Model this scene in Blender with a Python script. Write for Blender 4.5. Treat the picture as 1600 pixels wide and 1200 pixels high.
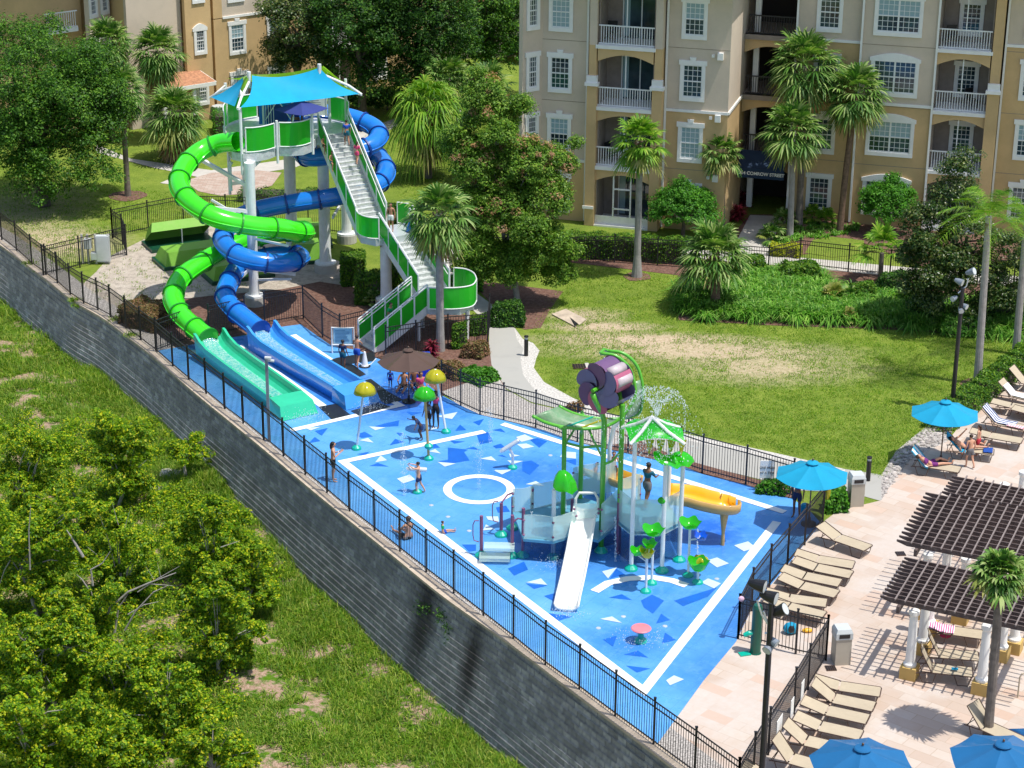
import bpy, math, random
import numpy as np
from mathutils import Vector
from mathutils.geometry import tessellate_polygon
random.seed(7); RNG = np.random.default_rng(11)
for o in list(bpy.data.objects): bpy.data.objects.remove(o)
SC = bpy.context.scene; COL = SC.collection
R = math.radians
# ---------------- camera (drone, about 32 m above the splash pad) ----------------
FP = 3300.; TH = R(21.5); ROLL = R(.47); CH = 32.3
FW = np.array([0, math.cos(TH), -math.sin(TH)]); R0 = np.array([1., 0, 0]); U0 = np.cross(R0, FW)
RT = R0*math.cos(ROLL)+U0*math.sin(ROLL); UP = np.cross(RT, FW); CAM = np.array([0, 0, CH])
cd = bpy.data.cameras.new('camera'); cam = bpy.data.objects.new('camera', cd); COL.objects.link(cam)
from mathutils import Matrix
cam.matrix_world = Matrix(((RT[0], UP[0], -FW[0], 0), (RT[1], UP[1], -FW[1], 0), (RT[2], UP[2], -FW[2], CH), (0, 0, 0, 1)))
cd.sensor_width = 36; cd.lens = FP/1600*36; cd.clip_start = 1; cd.clip_end = 2000
SC.camera = cam
# ---------------- light ----------------
SUN = Vector((.35, -.16, 1)).normalized()
w = bpy.data.worlds.new('World'); SC.world = w; w.use_nodes = True
nt = w.node_tree; bg = nt.nodes['Background']; sk = nt.nodes.new('ShaderNodeTexSky'); sk.sky_type = 'NISHITA'
sk.sun_disc = False; sk.sun_elevation = math.asin(SUN.z); sk.sun_rotation = math.atan2(SUN.x, SUN.y); sk.air_density = 1.0; sk.dust_density = 1.5
nt.links.new(sk.outputs[0], bg.inputs[0]); bg.inputs[1].default_value = .15
sl = bpy.data.lights.new('sun', 'SUN'); sl.energy = 4.05; sl.angle = R(.5); sl.color = (1, .965, .9)
so = bpy.data.objects.new('sun', sl); COL.objects.link(so); so.location = (20, 40, 60)
so.rotation_euler = SUN.to_track_quat('Z', 'Y').to_euler()
vs = SC.view_settings; vs.view_transform = 'Standard'; vs.look = 'None'; vs.gamma = 1; vs.use_curve_mapping = False; vs.exposure = .24
SC.render.engine = 'CYCLES'; SC.cycles.max_bounces = 6; SC.cycles.transparent_max_bounces = 12
SC.cycles.caustics_reflective = False; SC.cycles.caustics_refractive = False

# ---------------- picture <-> place ----------------
def ray(px, py): return FW+RT*((px-800)/FP)+UP*((600-py)/FP)
def G(px, py, z=0.):
    d = ray(px, py); p = CAM+d*((z-CH)/d[2]); return Vector((p[0], p[1], z))
def proj(p):
    d = np.array((p[0], p[1], p[2]))-CAM; k = d@FW; return 800+FP*(d@RT)/k, 600-FP*(d@UP)/k
def HT(b, py):
    lo, hi = -8, 50
    for _ in range(40):
        m = (lo+hi)/2
        if proj((b[0], b[1], m))[1] > py: lo = m
        else: hi = m
    return m
def YP(px, py, y):
    d = ray(px, py); p = CAM+d*(y/d[1]); return Vector(p)

# ---------------- naming ----------------
def tag(o, label=None, cat=None, group=None, kind=None):
    if label: o['label'] = label
    if cat: o['category'] = cat
    if group: o['group'] = group
    if kind: o['kind'] = kind
    return o
def thing(name, label, cat, loc=(0, 0, 0), rz=0, group=None):
    o = bpy.data.objects.new(name, None); COL.objects.link(o); o.location = loc; o.rotation_euler = (0, 0, rz)
    o.empty_display_size = .3
    return tag(o, label, cat, group)
def copy_tree(o, parent=None):
    c = o.copy(); COL.objects.link(c); c.parent = parent
    for ch in list(o.children): copy_tree(ch, c)
    return c
def rootloc(o):
    while o.parent: o = o.parent
    return Vector(o.location)

# ---------------- mesh builder ----------------
class MB:
    def __init__(s): s.v = []; s.f = []
    def add(s, vs, fs):
        n = len(s.v); s.v += [tuple(v) for v in vs]; s.f += [tuple(i+n for i in f) for f in fs]; return s
    def box(s, c, sz, rz=0, M=None):
        hx, hy, hz = sz[0]/2, sz[1]/2, sz[2]/2; ca, sa = math.cos(rz), math.sin(rz); vs = []
        for z in (-hz, hz):
            for x, y in ((-hx, -hy), (hx, -hy), (hx, hy), (-hx, hy)):
                vs.append((c[0]+x*ca-y*sa, c[1]+x*sa+y*ca, c[2]+z))
        return s.add(vs, [(3, 2, 1, 0), (4, 5, 6, 7), (0, 1, 5, 4), (1, 2, 6, 5), (2, 3, 7, 6), (3, 0, 4, 7)])
    def bar(s, a, b, w, h=None):
        a = Vector(a); b = Vector(b); h = h or w; d = (b-a)
        if d.length < 1e-6: return s
        d.normalize(); u = d.cross(Vector((0, 0, 1)))
        if u.length < .01: u = Vector((1, 0, 0))
        u.normalize(); n = u.cross(d); u *= w/2; n *= h/2
        vs = [a-u-n, a+u-n, a+u+n, a-u+n, b-u-n, b+u-n, b+u+n, b-u+n]
        return s.add(vs, [(0, 1, 2, 3), (7, 6, 5, 4), (0, 4, 5, 1), (1, 5, 6, 2), (2, 6, 7, 3), (3, 7, 4, 0)])
    def tube(s, pts, r, n=10, cap=True, closed=False):
        pts = [Vector(p) for p in pts]; m = len(pts); rs = r if isinstance(r, (list, tuple)) else [r]*m
        up = None; rings = []
        for i, p in enumerate(pts):
            a = pts[i-1] if i > 0 else (pts[-1] if closed else p); b = pts[i+1] if i < m-1 else (pts[0] if closed else p)
            t = (b-a).normalized()
            if up is None:
                up = t.cross(Vector((0, 0, 1)));
                if up.length < .05: up = Vector((1, 0, 0))
            up = (up-t*up.dot(t)).normalized(); w = t.cross(up)
            rings.append([p+(up*math.cos(2*math.pi*k/n)+w*math.sin(2*math.pi*k/n))*rs[i] for k in range(n)])
        vs = [v for q in rings for v in q]; fs = []
        for i in range(m if closed else m-1):
            j = (i+1) % m
            for k in range(n):
                l = (k+1) % n; fs.append((i*n+k, i*n+l, j*n+l, j*n+k))
        if cap and not closed: fs += [tuple(range(n-1, -1, -1)), tuple((m-1)*n+k for k in range(n))]
        return s.add(vs, fs)
    def lathe(s, c, prof, n=20, wob=0):
        vs = []; fs = []; m = len(prof)
        for (r, z) in prof:
            for k in range(n):
                a = 2*math.pi*k/n; q = r*(1+(wob*math.cos(a*4) if wob else 0)); vs.append((c[0]+q*math.cos(a), c[1]+q*math.sin(a), c[2]+z))
        for i in range(m-1):
            for k in range(n): fs.append((i*n+k, i*n+(k+1) % n, (i+1)*n+(k+1) % n, (i+1)*n+k))
        fs.append(tuple(range(n-1, -1, -1))); fs.append(tuple((m-1)*n+k for k in range(n)))
        return s.add(vs, fs)
    def ell(s, c, r, n=12, m=8):
        vs = [(c[0], c[1], c[2]-r[2])]; fs = []
        for i in range(1, m):
            t = math.pi*i/m
            for k in range(n):
                a = 2*math.pi*k/n; vs.append((c[0]+r[0]*math.sin(t)*math.cos(a), c[1]+r[1]*math.sin(t)*math.sin(a), c[2]-r[2]*math.cos(t)))
        vs.append((c[0], c[1], c[2]+r[2]))
        for k in range(n): fs.append((0, 1+(k+1) % n, 1+k))
        for i in range(m-2):
            for k in range(n): a = 1+i*n; fs.append((a+k, a+(k+1) % n, a+n+(k+1) % n, a+n+k))
        a = 1+(m-2)*n
        for k in range(n): fs.append((a+k, a+(k+1) % n, len(vs)-1))
        return s.add(vs, fs)
    def prism(s, poly, z0, z1):
        n = len(poly); vs = [(p[0], p[1], z0) for p in poly]+[(p[0], p[1], z1) for p in poly]
        tr = tessellate_polygon([[Vector((p[0], p[1], 0)) for p in poly]])
        fs = [tuple(t) for t in tr]+[tuple(i+n for i in t[::-1]) for t in tr]
        fs += [(i, (i+1) % n, (i+1) % n+n, i+n) for i in range(n)]
        return s.add(vs, fs)
    def slab(s, poly3, th):          # planar polygon of 3D points extruded by vector th
        n = len(poly3); P = [Vector(p) for p in poly3]; th = Vector(th)
        nn = th.normalized(); a = (P[1]-P[0]).normalized(); b = nn.cross(a)
        tr = tessellate_polygon([[Vector(((p-P[0]).dot(a), (p-P[0]).dot(b), 0)) for p in P]])
        vs = P+[p+th for p in P]
        fs = [tuple(t) for t in tr]+[tuple(i+n for i in t[::-1]) for t in tr]+[(i, (i+1) % n, (i+1) % n+n, i+n) for i in range(n)]
        return s.add(vs, fs)
    def sheet(s, poly, z):
        tr = tessellate_polygon([[Vector((p[0], p[1], 0)) for p in poly]])
        return s.add([(p[0], p[1], z) for p in poly], [tuple(t) for t in tr])
    def build(s, name, mat, parent=None, smooth=False, off=None, fix=True):
        me = bpy.data.meshes.new(name)
        if off is None: off = rootloc(parent) if parent else Vector((0, 0, 0))
        me.from_pydata([(v[0]-off[0], v[1]-off[1], v[2]-off[2]) for v in s.v], [], s.f)
        me.materials.append(mat)
        if fix:
            import bmesh
            bm = bmesh.new(); bm.from_mesh(me); bmesh.ops.recalc_face_normals(bm, faces=bm.faces); bm.to_mesh(me); bm.free()
        if smooth: me.polygons.foreach_set('use_smooth', [True]*len(me.polygons))
        o = bpy.data.objects.new(name, me); COL.objects.link(o)
        if parent: o.parent = parent
        else: o.location = off
        return o
def quads(name, V, nper, mat, parent=None, off=None, smooth=False):   # V: (N, nper, 3) fast polygon soup
    V = np.asarray(V, dtype=np.float32); N = V.shape[0]
    if off is None: off = rootloc(parent) if parent else Vector((0, 0, 0))
    co = V.reshape(-1, 3)-np.array(off, dtype=np.float32)
    me = bpy.data.meshes.new(name); me.vertices.add(N*nper); me.vertices.foreach_set('co', co.ravel())
    me.loops.add(N*nper); me.loops.foreach_set('vertex_index', np.arange(N*nper, dtype=np.int32))
    me.polygons.add(N); me.polygons.foreach_set('loop_start', np.arange(0, N*nper, nper, dtype=np.int32))
    me.update(calc_edges=True); me.validate(); me.materials.append(mat)
    o = bpy.data.objects.new(name, me); COL.objects.link(o)
    if parent: o.parent = parent
    else: o.location = off
    return o
def strips(name, S, mat, parent=None, off=None):    # S: (N, k, 2, 3) ribbons of k cross-sections, verts shared inside a ribbon
    S = np.asarray(S, dtype=np.float32); N, k = S.shape[:2]
    if off is None: off = rootloc(parent) if parent else Vector((0, 0, 0))
    co = S.reshape(-1, 3)-np.array(off, dtype=np.float32)
    base = (np.arange(N)[:, None]*k*2+np.arange(k-1)[None, :]*2).reshape(-1)
    F = np.stack([base, base+1, base+3, base+2], 1).astype(np.int32)
    me = bpy.data.meshes.new(name); me.vertices.add(len(co)); me.vertices.foreach_set('co', co.ravel())
    me.loops.add(F.size); me.loops.foreach_set('vertex_index', F.ravel())
    me.polygons.add(len(F)); me.polygons.foreach_set('loop_start', np.arange(0, F.size, 4, dtype=np.int32))
    me.update(calc_edges=True); me.validate(); me.materials.append(mat)
    o = bpy.data.objects.new(name, me); COL.objects.link(o)
    if parent: o.parent = parent
    else: o.location = off
    return o

# ---------------- materials ----------------
class NM:
    def __init__(s, name):
        s.m = bpy.data.materials.new(name); s.m.use_nodes = True; s.t = s.m.node_tree; s.b = s.t.nodes['Principled BSDF']; s.out = s.t.nodes['Material Output']
    def n(s, k, **kw):
        a = s.t.nodes.new(k)
        for q, v in kw.items(): setattr(a, q, v)
        return a
    def l(s, a, b): s.t.links.new(a, b)
    def pos(s):
        if not hasattr(s, '_p'): s._p = s.n('ShaderNodeNewGeometry').outputs['Position']
        return s._p
    def noise(s, sc, det=4, rough=.6, vec=None, dist=0):
        a = s.n('ShaderNodeTexNoise'); a.inputs['Scale'].default_value = sc; a.inputs['Detail'].default_value = det
        a.inputs['Roughness'].default_value = rough; a.inputs['Distortion'].default_value = dist
        s.l(vec or s.pos(), a.inputs['Vector']); return a.outputs['Fac']
    def rmp(s, fac, stops):
        a = s.n('ShaderNodeValToRGB'); e = a.color_ramp.elements
        while len(e) < len(stops): e.new(.5)
        for q, (p, c) in zip(e, stops): q.position = p; q.color = (*c, 1) if len(c) == 3 else c
        s.l(fac, a.inputs['Fac']); return a.outputs['Color']
    def mix(s, f, a, b, mode='MIX'):
        x = s.n('ShaderNodeMix', data_type='RGBA', blend_type=mode)
        for i, v in ((0, f), (6, a), (7, b)):
            if hasattr(v, 'is_linked') or hasattr(v, 'links'): s.l(v, x.inputs[i])
            elif i == 0: x.inputs[0].default_value = v
            else: x.inputs[i].default_value = (*v, 1)
        return x.outputs[2]
    def math(s, op, a, b=0.):
        x = s.n('ShaderNodeMath', operation=op)
        for i, v in ((0, a), (1, b)):
            if hasattr(v, 'links'): s.l(v, x.inputs[i])
            else: x.inputs[i].default_value = v
        return x.outputs[0]
    def blob(s, c, r, edge=.35, nz=None, rot=0):       # soft ellipse mask in world xy
        mp = s.n('ShaderNodeMapping', vector_type='TEXTURE'); mp.inputs['Location'].default_value = (c[0], c[1], 0)
        mp.inputs['Rotation'].default_value = (0, 0, rot); mp.inputs['Scale'].default_value = (r[0], r[1], 1000)
        s.l(s.pos(), mp.inputs[0]); ln = s.n('ShaderNodeVectorMath', operation='LENGTH'); s.l(mp.outputs[0], ln.inputs[0])
        v = ln.outputs['Value']
        if nz is not None: v = s.math('ADD', v, s.math('MULTIPLY', s.math('SUBTRACT', nz, .5), 1.3))
        mr = s.n('ShaderNodeMapRange'); mr.inputs[1].default_value = 1+edge; mr.inputs[2].default_value = 1-edge; s.l(v, mr.inputs[0]); return mr.outputs[0]
    def bump(s, h, st=.3, d=.02):
        a = s.n('ShaderNodeBump'); a.inputs['Strength'].default_value = st; a.inputs['Distance'].default_value = d; s.l(h, a.inputs['Height']); s.l(a.outputs[0], s.b.inputs['Normal'])
    def col(s, c):
        if hasattr(c, 'links'): s.l(c, s.b.inputs['Base Color'])
        else: s.b.inputs['Base Color'].default_value = (*c, 1)
    def set(s, **k):
        for q, v in k.items(): s.b.inputs[q.replace('_', ' ')].default_value = v
        return s
def sc3(c, k): return tuple(min(1, x*k) for x in c)
def simple(name, c, rough=.5, var=.12, nsc=3., metal=0, bmp=0, bsc=30, spec=.5, dirt=None):
    m = NM(name); m.set(Roughness=rough, Metallic=metal); m.b.inputs['Specular IOR Level'].default_value = spec
    col = m.rmp(m.noise(nsc, 6), [(.3, sc3(c, 1-var)), (.7, sc3(c, 1+var))])
    if dirt: col = m.mix(m.rmp(m.noise(dirt[1], 6, .7), [(.45, (0, 0, 0)), (.75, (dirt[2],)*3)]), col, dirt[0])
    m.col(col)
    if bmp: m.bump(m.noise(bsc, 4), bmp)
    return m.m
def leafmat(name, cols, trans=.3, rough=.5, spec=.22):
    m = NM(name); g = m.n('ShaderNodeNewGeometry'); n = len(cols)
    c = m.rmp(g.outputs['Random Per Island'], [(i/(n-1), q) for i, q in enumerate(cols)])
    c = m.mix(m.rmp(m.noise(.9, 3), [(.35, (.0,)*3), (.65, (1,)*3)]), c, m.mix(1., c, (1.25, 1.25, .95), 'MULTIPLY'))
    m.col(c); m.set(Roughness=rough); m.b.inputs['Specular IOR Level'].default_value = spec
    t = m.n('ShaderNodeBsdfTranslucent'); m.l(m.mix(1., c, (1.3, 1.5, .5), 'MULTIPLY'), t.inputs[0])
    x = m.n('ShaderNodeMixShader'); x.inputs[0].default_value = trans; m.l(m.b.outputs[0], x.inputs[1]); m.l(t.outputs[0], x.inputs[2]); m.l(x.outputs[0], m.out.inputs[0])
    return m.m
def plastic(name, c, rough=.22, tr=0.):
    m = NM(name); col = m.rmp(m.noise(1.5, 5), [(.3, sc3(c, .9)), (.7, sc3(c, 1.06))]); m.col(col); m.set(Roughness=rough); m.b.inputs['Coat Weight'].default_value = .3
    if tr:
        t = m.n('ShaderNodeBsdfTranslucent'); t.inputs[0].default_value = (*c, 1); x = m.n('ShaderNodeMixShader'); x.inputs[0].default_value = tr
        m.l(m.b.outputs[0], x.inputs[1]); m.l(t.outputs[0], x.inputs[2]); m.l(x.outputs[0], m.out.inputs[0])
    return m.m
def frosted(name, c, alpha):
    m = NM(name); m.col(c); m.set(Roughness=.35, Alpha=alpha); return m.m

M = {}
M['white'] = simple('white_powder_coat', (.78, .79, .78), .35, .05, 2, dirt=((.5, .48, .42), 3, .35))
M['trim'] = simple('white_stucco_trim', (.80, .79, .75), .7, .05)
M['taupe'] = simple('taupe_stucco', (.62, .515, .40), .9, .05, .7, bmp=.25, bsc=14, dirt=((.40, .35, .28), .5, .45))
M['gold'] = simple('gold_stucco', (.60, .41, .20), .9, .07, .7, bmp=.25, bsc=14, dirt=((.38, .27, .13), .5, .5))
M['paint_line'] = simple('white_floor_paint', (.80, .81, .79), .6, .06, 2)
M['tri_pale'] = simple('pale_floor_paint', (.50, .62, .72), .5, .06, 2)
M['tri_blue'] = simple('deep_blue_floor_paint', (.010, .12, .52), .4, .12, 2)
M['mat_black'] = simple('black_rubber_mat', (.012, .014, .018), .45, .4, 4, bmp=.3)
M['metal_dark'] = simple('dark_bronze_aluminium', (.024, .023, .026), .45, .3, 3, metal=.2)
M['green_tube'] = plastic('bright_green_fibreglass', (.055, .72, .015), .2)
M['green_flange'] = simple('green_flange', (.02, .26, .02), .4)
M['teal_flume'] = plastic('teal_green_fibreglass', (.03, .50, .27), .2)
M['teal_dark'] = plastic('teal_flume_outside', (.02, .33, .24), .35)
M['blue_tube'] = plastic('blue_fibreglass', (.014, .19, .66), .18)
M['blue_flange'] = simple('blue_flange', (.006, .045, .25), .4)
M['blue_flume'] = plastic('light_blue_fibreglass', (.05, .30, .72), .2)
M['panel_green'] = plastic('green_guard_panel', (.03, .58, .03), .3, .45)
M['post_green'] = plastic('lime_green_post', (.10, .42, .03), .3)
M['fab_blue'] = plastic('blue_shade_fabric', (.0, .40, .70), .85, .2)
M['fab_lime'] = plastic('lime_shade_fabric', (.30, .62, .01), .85, .25)
M['fab_navy'] = plastic('navy_umbrella_fabric', (.03, .045, .22), .85, .1)
M['fab_cyan'] = plastic('turquoise_umbrella_fabric', (.0, .33, .55), .85, .15)
M['fab_deep'] = plastic('deep_blue_umbrella_fabric', (.003, .13, .33), .85, .1)
M['fab_brown'] = plastic('brown_umbrella_fabric', (.085, .048, .035), .85, .05)
M['lid_green'] = simple('olive_green_lid', (.17, .40, .03), .5, .15, 2, dirt=((.18, .2, .08), 2, .4))
M['lid_dark'] = simple('dark_green_tub', (.006, .06, .03), .4)
M['walkgrey'] = simple('grey_path_concrete', (.38, .37, .335), .9, .1, 1.2, bmp=.2, bsc=20, dirt=((.25, .24, .21), 1.2, .4)); M['shellb'] = simple('white_shell_border', (.50, .475, .43), .95, .45, 14, bmp=.6, bsc=20); M['concrete'] = simple('pale_concrete', (.50, .47, .42), .9, .1, 1.2, bmp=.2, bsc=20, dirt=((.3, .28, .25), 1.4, .5))
M['coping'] = simple('tan_coping', (.50, .41, .31), .9, .18, 2.5, bmp=.3, dirt=((.22, .18, .14), 2, .6))
M['gravel'] = simple('grey_pebbles', (.38, .35, .32), .9, .75, 16, bmp=.8, bsc=22)
M['mulch'] = simple('brown_mulch', (.13, .062, .042), .95, .6, 9, bmp=.8, bsc=18, dirt=((.30, .2, .15), 5, .6))
M['steel'] = simple('galvanised_steel', (.62, .66, .68), .35, .1, 2, metal=.35)
M['stairtread'] = simple('worn_aluminium_tread', (.60, .62, .62), .5, .16, 5, metal=.2, dirt=((.3, .3, .3), 6, .7))
M['utility'] = simple('grey_utility_cabinet', (.52, .55, .55), .5, .05)
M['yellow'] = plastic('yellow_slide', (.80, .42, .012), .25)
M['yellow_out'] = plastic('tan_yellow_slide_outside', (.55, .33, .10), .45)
M['white_slide'] = plastic('white_slide', (.80, .80, .76), .3)
M['purple'] = plastic('plum_purple_wheel', (.14, .065, .16), .5)
M['purple2'] = plastic('grey_violet_blade', (.15, .13, .27), .5); M['rosy'] = plastic('rose_blade', (.42, .10, .18), .5)
M['pink'] = plastic('pink_disc', (.75, .22, .26), .4)
M['purplepost'] = simple('purple_post', (.22, .08, .16), .35)
M['teal_foot'] = plastic('teal_footplate', (.0, .42, .30), .3)
M['cup_green'] = plastic('green_flower_cup', (.03, .50, .01), .15, .25)
M['cup_yellow'] = plastic('olive_yellow_cup', (.50, .46, .01), .15, .25)
M['cup_blue'] = plastic('blue_cup', (.01, .10, .65), .2)
M['frost'] = frosted('frosted_panel', (.62, .80, .74), .46)
M['net'] = frosted('dark_netting', (.01, .06, .18), .32); M['deckblue'] = simple('wet_deck', (.10, .30, .42), .3)
M['sling'] = simple('tan_sling_fabric', (.45, .375, .265), .8, .06, 4, bmp=.2, bsc=60)
M['bronze'] = simple('brown_tube_frame', (.10, .06, .045), .4, .1, metal=.3)
M['wood'] = simple('weathered_brown_timber', (.085, .06, .055), .8, .3, 5, bmp=.3, dirt=((.25, .2, .18), 6, .5))
M['base_gold'] = simple('mustard_plinth', (.55, .37, .12), .8, .06)
M['bin'] = simple('beige_bin_plastic', (.42, .38, .31), .5, .05)
M['black'] = simple('black_plastic', (.012, .012, .014), .4)
M['lampgrey'] = simple('grey_lamp_housing', (.20, .23, .27), .4)
M['tile'] = simple('terracotta_roof_tiles', (.40, .19, .10), .8, .35, 6, bmp=.5, bsc=10)
M['roofeave'] = simple('tile_roof', (.30, .16, .10), .8, .2)
M['glass'] = NM('window_glass').m; g_ = NM('window_glass_dark')
g_.col(g_.rmp(g_.noise(.5, 3), [(.35, (.010, .022, .032)), (.65, (.05, .09, .11))])); g_.set(Roughness=.05); g_.b.inputs['Specular IOR Level'].default_value = .9; M['glass'] = g_.m
g_ = NM('window_glass_blind'); wv = g_.n('ShaderNodeTexWave', bands_direction='Z'); wv.inputs['Scale'].default_value = 7; g_.l(g_.pos(), wv.inputs[0])
g_.col(g_.rmp(wv.outputs[1], [(.3, (.22, .34, .38)), (.7, (.34, .47, .50))])); g_.set(Roughness=.12); M['blind'] = g_.m
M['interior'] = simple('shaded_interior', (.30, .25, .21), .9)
M['int_dark'] = simple('dark_recess_shade', (.03, .025, .022), .9)
M['trunk'] = simple('grey_palm_bark', (.17, .14, .115), .95, .3, 5, bmp=.6, bsc=12)
M['trunk_pale'] = simple('pale_palm_bark', (.30, .28, .26), .9, .2, 4, bmp=.4, bsc=12)
M['boots'] = simple('brown_frond_stubs', (.16, .10, .065), .95, .4, 8)
M['bark'] = simple('tree_bark', (.10, .08, .065), .95, .3, 6, bmp=.6)
M['bark_pale'] = simple('bleached_bark', (.33, .30, .27), .9, .25, 5, bmp=.4)
LM = {}
LM['oak'] = leafmat('oak_leaf', [(.015, .05, .006), (.03, .10, .010), (.065, .17, .016), (.15, .28, .03)])
LM['dark'] = leafmat('dark_leaf', [(.008, .035, .008), (.02, .07, .012), (.045, .13, .018), (.11, .22, .03)])
LM['magn'] = leafmat('magnolia_leaf', [(.010, .035, .008), (.025, .07, .012), (.06, .11, .02), (.20, .22, .08)], rough=.35, spec=.4)
LM['scrub'] = leafmat('yellow_green_leaf', [(.03, .09, .005), (.09, .205, .007), (.21, .35, .010), (.54, .50, .02)], .4)
LM['bush'] = leafmat('bright_bush_leaf', [(.02, .09, .01), (.04, .16, .012), (.07, .23, .02), (.12, .30, .03)])
LM['hedge'] = leafmat('hedge_leaf', [(.015, .06, .006), (.04, .12, .010), (.09, .20, .016), (.18, .28, .03)])
LM['red'] = leafmat('reddish_leaf', [(.05, .06, .02), (.16, .09, .05), (.28, .15, .09), (.12, .16, .04)])
LM['myrtle'] = leafmat('myrtle_leaf', [(.03, .08, .010), (.07, .16, .016), (.13, .26, .025), (.22, .30, .05)])
LM['pinkleaf'] = leafmat('pink_new_growth', [(.28, .14, .08), (.38, .22, .14), (.22, .15, .06)])
LM['palm'] = leafmat('palm_frond', [(.03, .09, .02), (.07, .17, .03), (.15, .26, .06), (.34, .40, .18)], .25)
LM['palm_b'] = leafmat('bright_palm_frond', [(.05, .13, .012), (.09, .22, .015), (.16, .32, .03), (.30, .38, .07)], .3)
LM['palm_y'] = leafmat('yellowing_palm_frond', [(.10, .15, .03), (.22, .24, .06), (.36, .33, .13), (.16, .20, .05)], .2)
LM['dead'] = leafmat('dead_frond', [(.16, .10, .055), (.25, .17, .10), (.33, .24, .15)], .1)
LM['grass'] = leafmat('lawn_blade', [(.07, .17, .008), (.11, .23, .012), (.18, .30, .02), (.30, .36, .06)], .3)
LM['weed'] = leafmat('weed_blade', [(.055, .14, .009), (.105, .215, .015), (.18, .29, .026), (.36, .38, .08)], .3)
LM['liri'] = leafmat('strap_leaf', [(.035, .13, .015), (.08, .24, .025), (.16, .34, .05), (.30, .46, .12)], .3)
LM['yelhedge'] = leafmat('golden_hedge_leaf', [(.25, .30, .01), (.42, .42, .02), (.30, .36, .02)])
LM['cord'] = leafmat('burgundy_leaf', [(.10, .008, .02), (.22, .02, .05), (.32, .06, .10)])
# ======================= SETTING =======================
FENCE = [(3,375),(26,393),(50,415),(72,431),(90,444),(110,462),(131,476),(153,486),(173,497),(197,515),(220,533),(244,551),(270,574),(295,595),(322,616),(351,640),(380,662),(412,688),(443,713),(477,742),(511,770),(546,800),(585,830),(625,862),(666,894),(709,927),(755,963),(802,1000),(852,1041),(905,1079),(961,1121),(1021,1165),(1085,1212),(1152,1262)]
FW_ = [G(*p) for p in FENCE]
COPE = [(-60,345),(0,382),(66,432),(116,472),(131,484),(156,491),(187,517),(240,557),(307,617),(400,692),(500,777),(600,857),(700,940),(800,1007),(900,1085),(1000,1160),(1050,1197),(1130,1262),(1250,1370)]
CW = [G(*p) for p in COPE]
def resample(P, step):
    out = [Vector(P[0])]; acc = 0
    for a, b in zip(P, P[1:]):
        L = (b-a).length; t = step-acc
        while t <= L: out.append(a+(b-a)*(t/L)); t += step
        acc = L-(t-step)
    out.append(Vector(P[-1])); return out
WL = resample(CW, .45)
for i in range(14): WL = [WL[0]]+[(WL[k-1]+WL[k]*2+WL[k+1])/4 for k in range(1, len(WL)-1)]+[WL[-1]]
def nrm2(P, i):
    a = P[max(i-1, 0)]; b = P[min(i+1, len(P)-1)]; d = (b-a).normalized(); return Vector((d.y, -d.x, 0))   # to the camera/left side?
OUT = [nrm2(WL, i) for i in range(len(WL))]
if OUT[10].x > 0: OUT = [-o for o in OUT]
for _ in range(30): OUT = [((OUT[max(i-1, 0)]+OUT[i]*2+OUT[min(i+1, len(OUT)-1)])/4).normalized() for i in range(len(OUT))]

# grass ground: one sheet out to the horizon, cut off by the retaining wall
m = NM('lawn_ground'); nz = m.noise(.55, 5, .65); nf = m.noise(3.2, 6, .7); fine = m.noise(22, 4, .7)
g1 = m.rmp(nz, [(.3, (.075, .155, .010)), (.5, (.14, .225, .015)), (.7, (.23, .30, .035))])
g1 = m.mix(m.rmp(fine, [(.35, (0,)*3), (.7, (.55,)*3)]), g1, (.30, .33, .09))
g1 = m.mix(m.rmp(nf, [(.5, (0,)*3), (.75, (.45,)*3)]), g1, (.05, .10, .012))
soil = m.rmp(m.noise(6, 5), [(.3, (.42, .30, .19)), (.6, (.62, .49, .35))])
for (px, py, rx, ry, ed, k) in ((1090,548,5.2,1.1,.6,.85),(1010,530,4.2,.8,.5,.9),(1195,575,3.4,1.5,.7,.75),(940,510,2.4,.6,.45,.9),(915,492,1.6,.8,.5,.7),(80,380,3.,2.2,.6,.8),(40,340,2.5,5,.6,.5)):
    c = G(px, py); mk = m.blob(c, (rx, ry), ed, nf); g1 = m.mix(m.math('MULTIPLY', mk, k), g1, soil)
m.col(g1); m.set(Roughness=.95); m.b.inputs['Specular IOR Level'].default_value = .15; m.bump(m.math('ADD', fine, nf), .9, .06); M['lawn'] = m.m
far = [Vector((-140, CW[0].y+115, 0)), Vector((-420, 520, 0)), Vector((520, 520, 0)), Vector((420, 20, 0)), Vector((40, 15, 0))]
lawn_poly = [p+OUT[min(i, len(OUT)-1)]*-.12 for i, p in enumerate(WL)]
o = MB().sheet(far[::-1]+lawn_poly[::1] if False else lawn_poly+far[::-1], -.012).build('lawn', M['lawn']); tag(o, kind='structure')

o = MB().sheet([Vector((-600, -200, 0)), Vector((600, -200, 0)), Vector((600, 700, 0)), Vector((-600, 700, 0))], -4.9).build('far_ground', M['lawn']); tag(o, kind='structure')
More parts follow.
